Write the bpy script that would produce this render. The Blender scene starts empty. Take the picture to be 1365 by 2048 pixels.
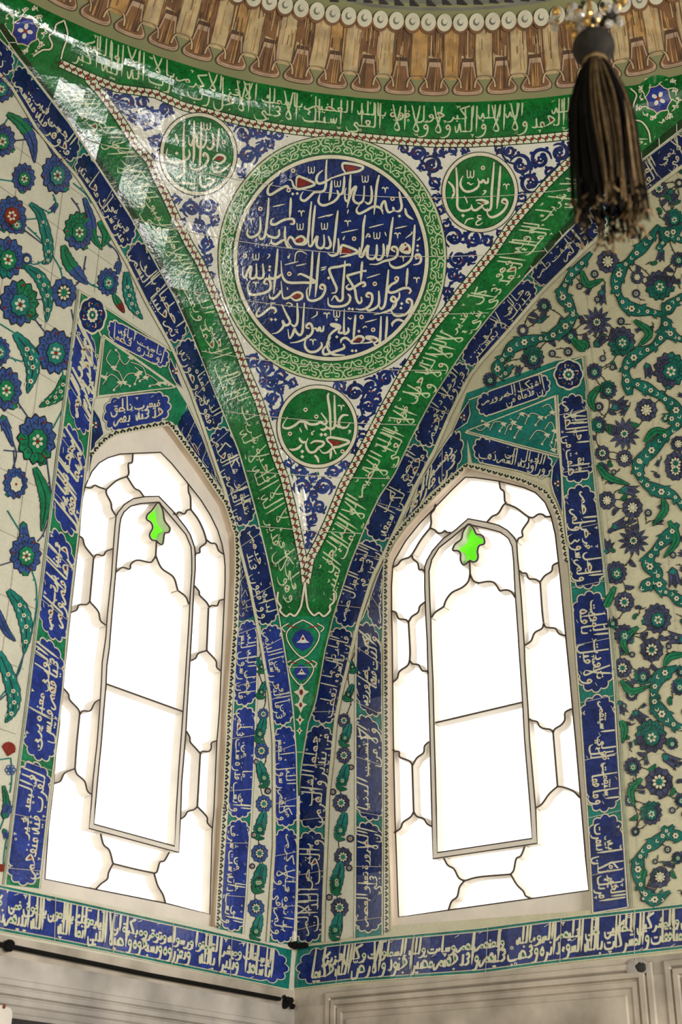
import bpy, math, random
import numpy as np
from mathutils import Vector, Matrix
from mathutils.bvhtree import BVHTree
from mathutils.geometry import tessellate_polygon
rnd = random.Random(7)
scn = bpy.context.scene
COL = scn.collection
# ------------------------------------------------------------------ camera, world, lights, exposure
W, H, F = 1365.0, 2048.0, 2704.0
PITCH, ROLL, YAW = math.radians(27.135), math.radians(.55), math.radians(36.82)
CAM = np.array([5.60495832, -7.04162213, 1.6])
_fw = np.array([-math.sin(YAW)*math.cos(PITCH), math.cos(YAW)*math.cos(PITCH), math.sin(PITCH)])
_rt = np.array([math.cos(YAW), math.sin(YAW), 0.0]); _up = np.cross(_rt, _fw)
RT = _rt*math.cos(ROLL)+_up*math.sin(ROLL); UP = -_rt*math.sin(ROLL)+_up*math.cos(ROLL); FW = _fw
cd = bpy.data.cameras.new('camera'); cam = bpy.data.objects.new('camera', cd); COL.objects.link(cam)
cd.sensor_fit = 'HORIZONTAL'; cd.sensor_width = 36.0; cd.lens = F/W*36.0
cd.clip_end = 200
cam.matrix_world = Matrix(((RT[0], UP[0], -FW[0], CAM[0]), (RT[1], UP[1], -FW[1], CAM[1]), (RT[2], UP[2], -FW[2], CAM[2]), (0, 0, 0, 1)))
cd.dof.use_dof = True; cd.dof.focus_distance = 9.6; cd.dof.aperture_fstop = 4.0
scn.camera = cam
scn.view_settings.view_transform = 'Standard'; scn.view_settings.look = 'None'
scn.view_settings.exposure = 0.0; scn.view_settings.gamma = 1.0; scn.view_settings.use_curve_mapping = False
wd = bpy.data.worlds.new('world'); scn.world = wd; wd.use_nodes = True
bg = wd.node_tree.nodes['Background']; bg.inputs[0].default_value = (.93, .96, 1.0, 1); bg.inputs[1].default_value = .13
def window_light(name, loc, aim, sx, sy, power, col=(1, .97, .93)):
    d = bpy.data.lights.new(name, 'AREA'); d.shape = 'RECTANGLE'; d.size = sx; d.size_y = sy; d.energy = power; d.color = col
    o = bpy.data.objects.new(name, d); COL.objects.link(o); o.location = loc
    o.rotation_euler = (Vector(aim)-Vector(loc)).to_track_quat('-Z', 'Z').to_euler()
    return o
# daylight coming in through the windows of the two walls behind the photographer
window_light('daylight_east_window', (9.1, -3.2, 3.4), (0, -3.0, 4.0), 1.6, 3.0, 470)
window_light('daylight_east_low_window', (9.1, -5.1, 1.65), (0, -5.1, 3.0), .9, 1.5, 130)
window_light('daylight_south_window', (2.6, -9.1, 3.4), (2.2, 0, 3.6), 1.6, 3.0, 120, (1, .90, .72))
window_light('daylight_south_window', (5.4, -9.1, 3.6), (5.0, 0, 3.6), 1.6, 3.0, 40, (1, .90, .72))

# ------------------------------------------------------------------ surfaces of the place
AX = np.array([4.6, -4.6])          # plan centre of the square room, half width 4.6
HALF, ZR = 4.6, 8.5
def rays(p):
    p = np.asarray(p, float)
    d = FW[None]+RT[None]*((p[:, 0:1]-W/2)/F)-UP[None]*((p[:, 1:2]-H/2)/F)
    return d/np.linalg.norm(d, axis=1, keepdims=True)
def on_left(p, off=0.0):
    d = rays(p); t = (off-CAM[0])/d[:, 0]; return CAM+d*t[:, None]
def on_right(p, off=0.0):
    d = rays(p); t = (-off-CAM[1])/d[:, 1]; return CAM+d*t[:, None]
ARCH_L = [(31, 108), (139, 247), (264, 438), (311, 525), (352, 599), (388, 679), (429, 782), (477, 900), (509, 1010), (536, 1120), (558, 1230), (576, 1340), (587, 1421), (593, 1505), (595, 1593)]
ARCH_R = [(1365, 262), (1282, 324), (1200, 400), (1147, 452), (1085, 517), (1048, 557), (993, 616), (938, 685), (902, 740), (864, 800), (826, 871), (789, 950), (760, 992), (734, 1046), (701, 1127), (668, 1230), (650, 1303), (633, 1400), (617, 1446), (602, 1538), (597, 1593)]
qL = on_left(ARCH_L); qR = on_right(ARCH_R)
zL = np.r_[ZR, qL[:, 2], 3.4]; tL = np.r_[HALF, np.maximum(-qL[:, 1], .012), .008]
zRr = np.r_[ZR, qR[:, 2], 3.4]; tR = np.r_[HALF, np.maximum(qR[:, 0], .012), .008]
def t_left(z): return np.interp(z, zL[::-1], tL[::-1])
def t_right(z): return np.interp(z, zRr[::-1], tR[::-1])
def pend(u, z):                     # u 0 = left wall arch, 1 = right wall arch
    tl, tr = float(t_left(z)), float(t_right(z))
    a0 = math.atan2(-tl-AX[1], 0-AX[0]); a1 = math.atan2(0-AX[1], tr-AX[0])
    if a0 < 0: a0 += 2*math.pi
    r0 = math.hypot(AX[0], tl+AX[1]); r1 = math.hypot(tr-AX[0], AX[1])
    a = a0+(a1-a0)*u; r = r0+(r1-r0)*u
    return (AX[0]+r*math.cos(a), AX[1]+r*math.sin(a), z)
NU, NZ = 72, 150
gv, gf = [], []
zz = np.linspace(0, 1, NZ+1)**1.0*(ZR-3.4)+3.4
for k in range(NZ+1):
    for i in range(NU+1): gv.append(pend(i/NU, zz[k]))
for k in range(NZ):
    for i in range(NU):
        a = k*(NU+1)+i; gf.append((a, a+1, a+NU+2, a+NU+1))
PROFILE = [(4.6, 8.5), (4.36, 8.715), (4.12, 8.93), (4.06, 9.0), (4.0, 9.25), (3.85, 9.75), (3.45, 10.5), (2.7, 11.2), (1.6, 11.7), (.02, 11.9)]
ND = 192
dv, df = [], []
for (r, z) in PROFILE:
    for i in range(ND): dv.append((AX[0]+r*math.cos(2*math.pi*i/ND), AX[1]+r*math.sin(2*math.pi*i/ND), z))
for k in range(len(PROFILE)-1):
    for i in range(ND):
        j = (i+1) % ND; df.append((k*ND+i, k*ND+j, (k+1)*ND+j, (k+1)*ND+i))
n0 = len(gv)
BVH = BVHTree.FromPolygons([Vector(v) for v in gv+dv], [tuple(f) for f in gf]+[tuple(n0+i for i in f) for f in df])
CAMV = Vector(CAM)
LAY = .0016
def on_pend(p, layer=0):
    out = []; lay = np.broadcast_to(np.asarray(layer, float), (len(p),))
    for d, ly in zip(rays(p), lay):
        d = Vector(d); loc, nor, _, _ = BVH.ray_cast(CAMV, d)
        if loc is None: loc = CAMV+d*10.0; nor = -d
        if nor.dot(d) > 0: nor = -nor
        out.append(loc+nor*(LAY*ly))
    return np.array(out)
def surf(s, p, layer):
    p = np.asarray(p, float)
    if s == 'L': return on_left(p, LAY*layer)
    if s == 'R': return on_right(p, LAY*layer)
    if s == 'P': return on_pend(p, layer)
    return s(p, layer)              # any other surface
def off(side, depth):               # plane parallel to a wall, depth metres into the room
    g = on_left if side == 'L' else on_right
    return lambda p, layer: g(p, depth+LAY*layer)
# ------------------------------------------------------------------ materials
MATS = {}
def nd(t, kind, **kw):
    n = t.nodes.new(kind)
    for k, v in kw.items(): setattr(n, k, v)
    return n
def glaze(name, col, var=.25, rough=.15, tile=True, bump=.2, spec=.5):
    m = bpy.data.materials.new(name); m.use_nodes = True; t = m.node_tree; b = t.nodes['Principled BSDF']
    L = t.links.new
    geo = nd(t, 'ShaderNodeNewGeometry')
    n1 = nd(t, 'ShaderNodeTexNoise'); n1.inputs['Scale'].default_value = 9; n1.inputs['Detail'].default_value = 5
    n2 = nd(t, 'ShaderNodeTexNoise'); n2.inputs['Scale'].default_value = 55; n2.inputs['Detail'].default_value = 3
    L(geo.outputs['Position'], n1.inputs['Vector']); L(geo.outputs['Position'], n2.inputs['Vector'])
    ad = nd(t, 'ShaderNodeMath', operation='ADD'); L(n1.outputs[0], ad.inputs[0]); L(n2.outputs[0], ad.inputs[1])
    mr = nd(t, 'ShaderNodeMapRange'); mr.inputs['From Min'].default_value = .75; mr.inputs['From Max'].default_value = 1.25
    mr.inputs['To Min'].default_value = 1-var; mr.inputs['To Max'].default_value = 1+var; L(ad.outputs[0], mr.inputs['Value'])
    hv = nd(t, 'ShaderNodeHueSaturation'); hv.inputs['Color'].default_value = (*col, 1); L(mr.outputs[0], hv.inputs['Value'])
    L(hv.outputs[0], b.inputs['Base Color'])
    b.inputs['Roughness'].default_value = rough; b.inputs['Specular IOR Level'].default_value = spec
    n3 = nd(t, 'ShaderNodeTexNoise'); n3.inputs['Scale'].default_value = 38; n3.inputs['Detail'].default_value = 2
    L(geo.outputs['Position'], n3.inputs['Vector'])
    bm = nd(t, 'ShaderNodeBump'); bm.inputs['Strength'].default_value = bump; bm.inputs['Distance'].default_value = .006
    L(n3.outputs[0], bm.inputs['Height'])
    if tile:                        # every tile sits at its own slight tilt
        sx = nd(t, 'ShaderNodeSeparateXYZ'); L(geo.outputs['Position'], sx.inputs[0])
        def mth(op, a, bb=None):
            n = nd(t, 'ShaderNodeMath', operation=op)
            for i, v in enumerate((a, bb)):
                if v is None: continue
                if isinstance(v, (int, float)): n.inputs[i].default_value = v
                else: L(v, n.inputs[i])
            return n.outputs[0]
        dx = mth('SUBTRACT', sx.outputs[0], 4.6); dy = mth('ADD', sx.outputs[1], 4.6)
        ang = mth('ARCTAN2', dy, dx); u = mth('MULTIPLY', ang, 5.2/.2); v = mth('MULTIPLY', sx.outputs[2], 1/.385)
        fu = mth('FLOOR', u); fv = mth('FLOOR', v)
        cv = nd(t, 'ShaderNodeCombineXYZ'); L(fu, cv.inputs[0]); L(fv, cv.inputs[1])
        wn = nd(t, 'ShaderNodeTexWhiteNoise', noise_dimensions='2D'); L(cv.outputs[0], wn.inputs['Vector'])
        sc = nd(t, 'ShaderNodeSeparateColor'); L(wn.outputs['Color'], sc.inputs[0])
        ru = mth('SUBTRACT', sc.outputs[0], .5); rv = mth('SUBTRACT', sc.outputs[1], .5)
        # tilt the normal by a small random vector per tile
        tv = nd(t, 'ShaderNodeCombineXYZ'); L(ru, tv.inputs[0]); L(mth('MULTIPLY', ru, -1.0), tv.inputs[1]); L(rv, tv.inputs[2])
        vs = nd(t, 'ShaderNodeVectorMath', operation='SCALE'); L(tv.outputs[0], vs.inputs[0]); vs.inputs['Scale'].default_value = .17
        va = nd(t, 'ShaderNodeVectorMath', operation='ADD'); L(bm.outputs[0], va.inputs[0]); L(vs.outputs[0], va.inputs[1])
        vn = nd(t, 'ShaderNodeVectorMath', operation='NORMALIZE'); L(va.outputs[0], vn.inputs[0])
        L(vn.outputs[0], b.inputs['Normal'])
    else: L(bm.outputs[0], b.inputs['Normal'])
    MATS[name] = m; return m
def plain(name, col, rough=.6, var=.12, scale=6., bump=.15, metal=0., emit=0., spec=.5, col2=None):
    m = bpy.data.materials.new(name); m.use_nodes = True; t = m.node_tree; b = t.nodes['Principled BSDF']; L = t.links.new
    geo = nd(t, 'ShaderNodeNewGeometry'); n1 = nd(t, 'ShaderNodeTexNoise'); n1.inputs['Scale'].default_value = scale; n1.inputs['Detail'].default_value = 7
    L(geo.outputs['Position'], n1.inputs['Vector'])
    cr = nd(t, 'ShaderNodeValToRGB'); c2 = col2 or tuple(c*(1-var) for c in col)
    cr.color_ramp.elements[0].position = .35; cr.color_ramp.elements[0].color = (*c2, 1)
    cr.color_ramp.elements[1].position = .62; cr.color_ramp.elements[1].color = (*tuple(min(1, c*(1+var*.5)) for c in col), 1)
    L(n1.outputs[0], cr.inputs[0]); L(cr.outputs[0], b.inputs['Base Color'])
    b.inputs['Roughness'].default_value = rough; b.inputs['Metallic'].default_value = metal; b.inputs['Specular IOR Level'].default_value = spec
    if bump:
        n2 = nd(t, 'ShaderNodeTexNoise'); n2.inputs['Scale'].default_value = scale*6; L(geo.outputs['Position'], n2.inputs['Vector'])
        bm = nd(t, 'ShaderNodeBump'); bm.inputs['Strength'].default_value = bump; bm.inputs['Distance'].default_value = .01
        L(n2.outputs[0], bm.inputs['Height']); L(bm.outputs[0], b.inputs['Normal'])
    if emit:
        b.inputs['Emission Color'].default_value = (*col, 1); b.inputs['Emission Strength'].default_value = emit
    MATS[name] = m; return m
glaze('cobalt', (.016, .034, .21), .4)
glaze('navy', (.006, .017, .095), .5)  # also stands in for cobalt in the shade on the cartouches
glaze('deepteal', (.007, .125, .10), .4)
glaze('ringgreen', (.012, .135, .026), .3)
glaze('palegreen', (.46, .52, .30), .12)
glaze('scrollblue', (.020, .040, .155), .45)
glaze('turquoise', (.009, .165, .135), .3)
glaze('leafgreen', (.008, .165, .07), .35)
glaze('emerald', (.004, .118, .020), .45)
glaze('darkgreen', (.005, .030, .004), .3)
glaze('deepblue', (.009, .021, .13), .45)  # darker copy of cobalt for the dimmer right wall
glaze('cream', (.60, .575, .41), .10)
glaze('panel_ivory', (.53, .50, .34), .09, rough=.22, tile=False)
glaze('white', (.62, .60, .50), .08)
glaze('panel_cream', (.60, .58, .46), .07, rough=.22, tile=False)
glaze('red', (.20, .020, .012), .3)
glaze('black', (.018, .018, .02), .2)
glaze('brownblack', (.035, .022, .018), .2, rough=.5)
glaze('slate', (.048, .056, .115), .5)
glaze('blueflower', (.035, .075, .24), .35)
glaze('joint', (.50, .46, .36), .2, rough=.6)
glaze('jointdark', (.33, .29, .22), .2, rough=.6)
plain('plaster', (.72, .66, .57), .75, .08, 5)
plain('jamb', (.62, .50, .38), .75, .16, 3)
plain('stone', (.47, .41, .33), .6, .22, 3.0, .3, col2=(.29, .25, .195))
plain('marble', (.45, .41, .36), .45, .3, 2.6, .2, col2=(.27, .245, .22))
plain('lineink', (.045, .030, .022), .8, .2)
plain('pane', (1, 1, 1), .3, 0, emit=1.03)  # glows by itself in place of the bright sky outside
plain('greenpane', (.10, .60, .012), .2, .0, emit=1.0)  # green glass with the same put-in glow
plain('iron', (.006, .0055, .005), .8, .3, 20, spec=.15)
plain('olive', (.20, .20, .08), .7, .12, 2.5)
plain('grey', (.16, .155, .12), .8, .2, 5)
plain('shadeblack', (.02, .018, .016), .8, .2)  # flat black painted in for shade: cornice steps, hole, opening
plain('clothlight', (.46, .34, .17), .75, .25, 12)
plain('clothgold', (.40, .22, .065), .75, .3, 14)
plain('clothbrown', (.17, .075, .024), .75, .35, 12)
plain('clothdark', (.075, .035, .015), .8, .3, 12)
plain('clothpink', (.40, .27, .17), .75, .2, 12)
plain('beadcream', (.55, .51, .37), .7, .12, 9)
plain('floorstone', (.35, .31, .26), .6, .2, 2)
# ------------------------------------------------------------------ mesh building
def catmull(P, n=6, closed=False):
    P = [np.array(p, float) for p in P]
    if len(P) < 3 and not closed: 
        a, b = P; return np.array([a+(b-a)*i/3 for i in range(4)])
    out = []; m = len(P)
    rng = range(m) if closed else range(m-1)
    for i in rng:
        p1, p2 = P[i], P[(i+1) % m]
        p0 = P[i-1] if (i > 0 or closed) else 2*p1-p2
        p3 = P[(i+2) % m] if (i+2 < m or closed) else 2*p2-p1
        for k in range(n):
            t = k/n
            out.append(.5*((2*p1)+(-p0+p2)*t+(2*p0-5*p1+4*p2-p3)*t*t+(-p0+3*p1-3*p2+p3)*t**3))
    if not closed: out.append(P[-1])
    return np.array(out)
class Art:
    """Painted or moulded shapes laid on one real surface; keeps one vertex list per material."""
    def __init__(s, surface): s.s = surface; s.v = []; s.f = []; s.m = []; s.mats = []; s.pend = []
    def _mi(s, mat):
        if mat not in s.mats: s.mats.append(mat)
        return s.mats.index(mat)
    def raw(s, pts3, faces, mat):
        o = len(s.v); s.v.extend([tuple(p) for p in pts3]); mi = s._mi(mat)
        for f in faces: s.f.append(tuple(o+i for i in f)); s.m.append(mi)
    def put(s, pts, faces, mat, layer):   # every shape lies a hair above the one before, so that none are coplanar
        s.k = (getattr(s, 'k', 0)+1) % 9; s.raw(surf(s.s, pts, layer+.07*s.k+np.linspace(0, .06, len(pts))), faces, mat)
    def poly(s, pts, mat, layer):
        pts = [tuple(p) for p in pts]
        tri = tessellate_polygon([[Vector((p[0], p[1], 0)) for p in pts]])
        s.put(pts, [tuple(t) for t in tri], mat, layer)
    def disc(s, c, rx, ry, mat, layer, rot=0., n=14):
        ca, sa = math.cos(rot), math.sin(rot); pts = []
        for i in range(n):
            a = 2*math.pi*i/n; x, y = rx*math.cos(a), ry*math.sin(a); pts.append((c[0]+x*ca-y*sa, c[1]+x*sa+y*ca))
        s.put(pts+[tuple(c)], [(i, (i+1) % n, n) for i in range(n)], mat, layer)
    def ring(s, c, rx, ry, w, mat, layer, n=48, rot=0.):
        pts = []; ca, sa = math.cos(rot), math.sin(rot)
        for i in range(n):
            a = 2*math.pi*i/n
            for k in (-.5, .5):
                x, y = (rx+k*w)*math.cos(a), (ry+k*w)*math.sin(a); pts.append((c[0]+x*ca-y*sa, c[1]+x*sa+y*ca))
        s.put(pts, [(2*i, 2*i+1, (2*i+3) % (2*n), (2*i+2) % (2*n)) for i in range(n)], mat, layer)
    def bigdisc(s, c, rx, ry, mat, layer, n=48, rings=8):
        pts = [tuple(c)]; fs = []
        for k in range(1, rings+1):
            for i in range(n):
                a = 2*math.pi*i/n; pts.append((c[0]+rx*k/rings*math.cos(a), c[1]+ry*k/rings*math.sin(a)))
        for i in range(n): fs.append((0, 1+i, 1+(i+1) % n))
        for k in range(rings-1):
            for i in range(n):
                j = (i+1) % n; fs.append((1+k*n+i, 1+(k+1)*n+i, 1+(k+1)*n+j, 1+k*n+j))
        s.put(pts, fs, mat, layer)
    def stroke(s, P, w, mat, layer, taper=(1., 1.), n=6, closed=False, straight=False, prof=None):
        q = np.array(P, float) if straight else catmull(P, n, closed)
        m = len(q)
        if m < 2: return
        if closed: d = np.roll(q, -1, 0)-np.roll(q, 1, 0)
        else: d = np.gradient(q, axis=0)
        l = np.linalg.norm(d, axis=1, keepdims=True); l[l < 1e-9] = 1; nn = np.c_[-d[:, 1], d[:, 0]]/l
        tt = np.linspace(0, 1, m)
        ww = np.full(m, w, float)
        if not closed: ww = ww*np.minimum(np.minimum(taper[0]+(1-taper[0])*tt*5, taper[1]+(1-taper[1])*(1-tt)*4), 1.0)
        if prof is not None: ww = w*np.array([prof(t) for t in tt])
        a = q+nn*ww[:, None]/2; b = q-nn*ww[:, None]/2
        pts = np.empty((2*m, 2)); pts[0::2] = a; pts[1::2] = b
        fs = [(2*i, 2*i+1, 2*i+3, 2*i+2) for i in range(m-1)]
        if closed: fs.append((2*m-2, 2*m-1, 1, 0))
        s.put(pts, fs, mat, layer)
    def strip(s, A, B, mat, layer, na=24, nb=3):
        A, B = along(A, na), along(B, na); pts = []
        for j in range(nb+1): pts.extend(A+(B-A)*j/nb)
        k = na+1
        s.put(pts, [(j*k+i, j*k+i+1, (j+1)*k+i+1, (j+1)*k+i) for j in range(nb) for i in range(na)], mat, layer)
    def solid(s, P, w0, w1, d0, d1, mat, closed=False, straight=True, n=5, front=None, side='L'):
        """a plaster bar standing off a wall plane: front width w0 px at depth d0, back width w1 px at depth d1"""
        q = np.array(P, float) if straight else catmull(P, n, closed)
        m = len(q); d = (np.roll(q, -1, 0)-np.roll(q, 1, 0)) if closed else np.gradient(q, axis=0)
        l = np.linalg.norm(d, axis=1, keepdims=True); l[l < 1e-9] = 1; nn = np.c_[-d[:, 1], d[:, 0]]/l
        g = on_left if side == 'L' else on_right
        base = np.array(g(q, d0)); ax, bx = g(q+nn*w0/2, d0), g(q-nn*w0/2, d0)
        # back edge straight behind the front one, along the wall normal
        e0, e1 = g(q+nn*w1/2, d0), g(q-nn*w1/2, d0); sh = np.array([d1-d0, 0, 0]) if side == 'L' else np.array([0, d0-d1, 0])
        pts = np.concatenate([ax, bx, e1+sh, e0+sh]); fs = []
        r = range(m) if closed else range(m-1)
        for i in r:
            j = (i+1) % m
            for k in range(4):
                k2 = (k+1) % 4; fs.append((k*m+i, k*m+j, k2*m+j, k2*m+i))
        if not closed: fs += [(0, m, 2*m, 3*m), (m-1, 2*m-1, 3*m-1, 4*m-1)]
        s.raw(pts, fs, mat)
def along(P, n):
    P = np.array(P, float); d = np.r_[0, np.cumsum(np.linalg.norm(np.diff(P, axis=0), axis=1))]
    t = np.linspace(0, d[-1], n+1); return np.c_[np.interp(t, d, P[:, 0]), np.interp(t, d, P[:, 1])]
def finish(name, art, parent=None, smooth=False):
    v = np.array(art.v, float)
    c = (v.max(0)+v.min(0))/2
    if parent is not None: base = np.array(parent.location)+(np.array(parent.parent.location) if parent.parent else 0)
    me = bpy.data.meshes.new(name); me.from_pydata([tuple(p) for p in (v-c)], [], art.f); 
    for m in art.mats: me.materials.append(MATS[m])
    me.polygons.foreach_set('material_index', art.m)
    if smooth: me.polygons.foreach_set('use_smooth', [True]*len(me.polygons))
    me.update()
    o = bpy.data.objects.new(name, me); COL.objects.link(o)
    if parent is not None: o.parent = parent; o.location = c-base
    else: o.location = c
    return o
def tag(o, label, cat, group=None):
    o['label'] = label; o['category'] = cat
    if group: o['group'] = group
    return o
def struct(o): o['kind'] = 'structure'; return o
def Z(x0, y0, s, pts): return [(x0+s*a, y0+s*b) for a, b in pts]
def mesh_faces(v, f, mat):
    a = Art('L'); a.raw(v, f, mat); return a

# ------------------------------------------------------------------ windows: outlines read off the two window walls
K = .1465201
A1 = lambda p: Z(140, 860, K, p); A2 = lambda p: Z(300, 860, K, p); A3 = lambda p: Z(100, 1050, K, p); A4 = lambda p: Z(290, 1050, K, p)
A5 = lambda p: Z(80, 1230, K, p); A6 = lambda p: Z(80, 1420, K, p); A7 = lambda p: Z(270, 1420, K, p); A8 = lambda p: Z(80, 1610, .29304, p); AB = lambda p: Z(0, 900, .3663, p)
C1 = lambda p: Z(770, 920, K, p); C2 = lambda p: Z(950, 920, K, p); C3 = lambda p: Z(770, 1100, K, p); C4 = lambda p: Z(950, 1100, K, p)
C5 = lambda p: Z(770, 1280, K, p); C6 = lambda p: Z(1000, 1280, K, p); C7 = lambda p: Z(770, 1460, K, p); C8 = lambda p: Z(770, 1620, .31502, p); CB = lambda p: Z(865, 1300, .3663, p)
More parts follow.
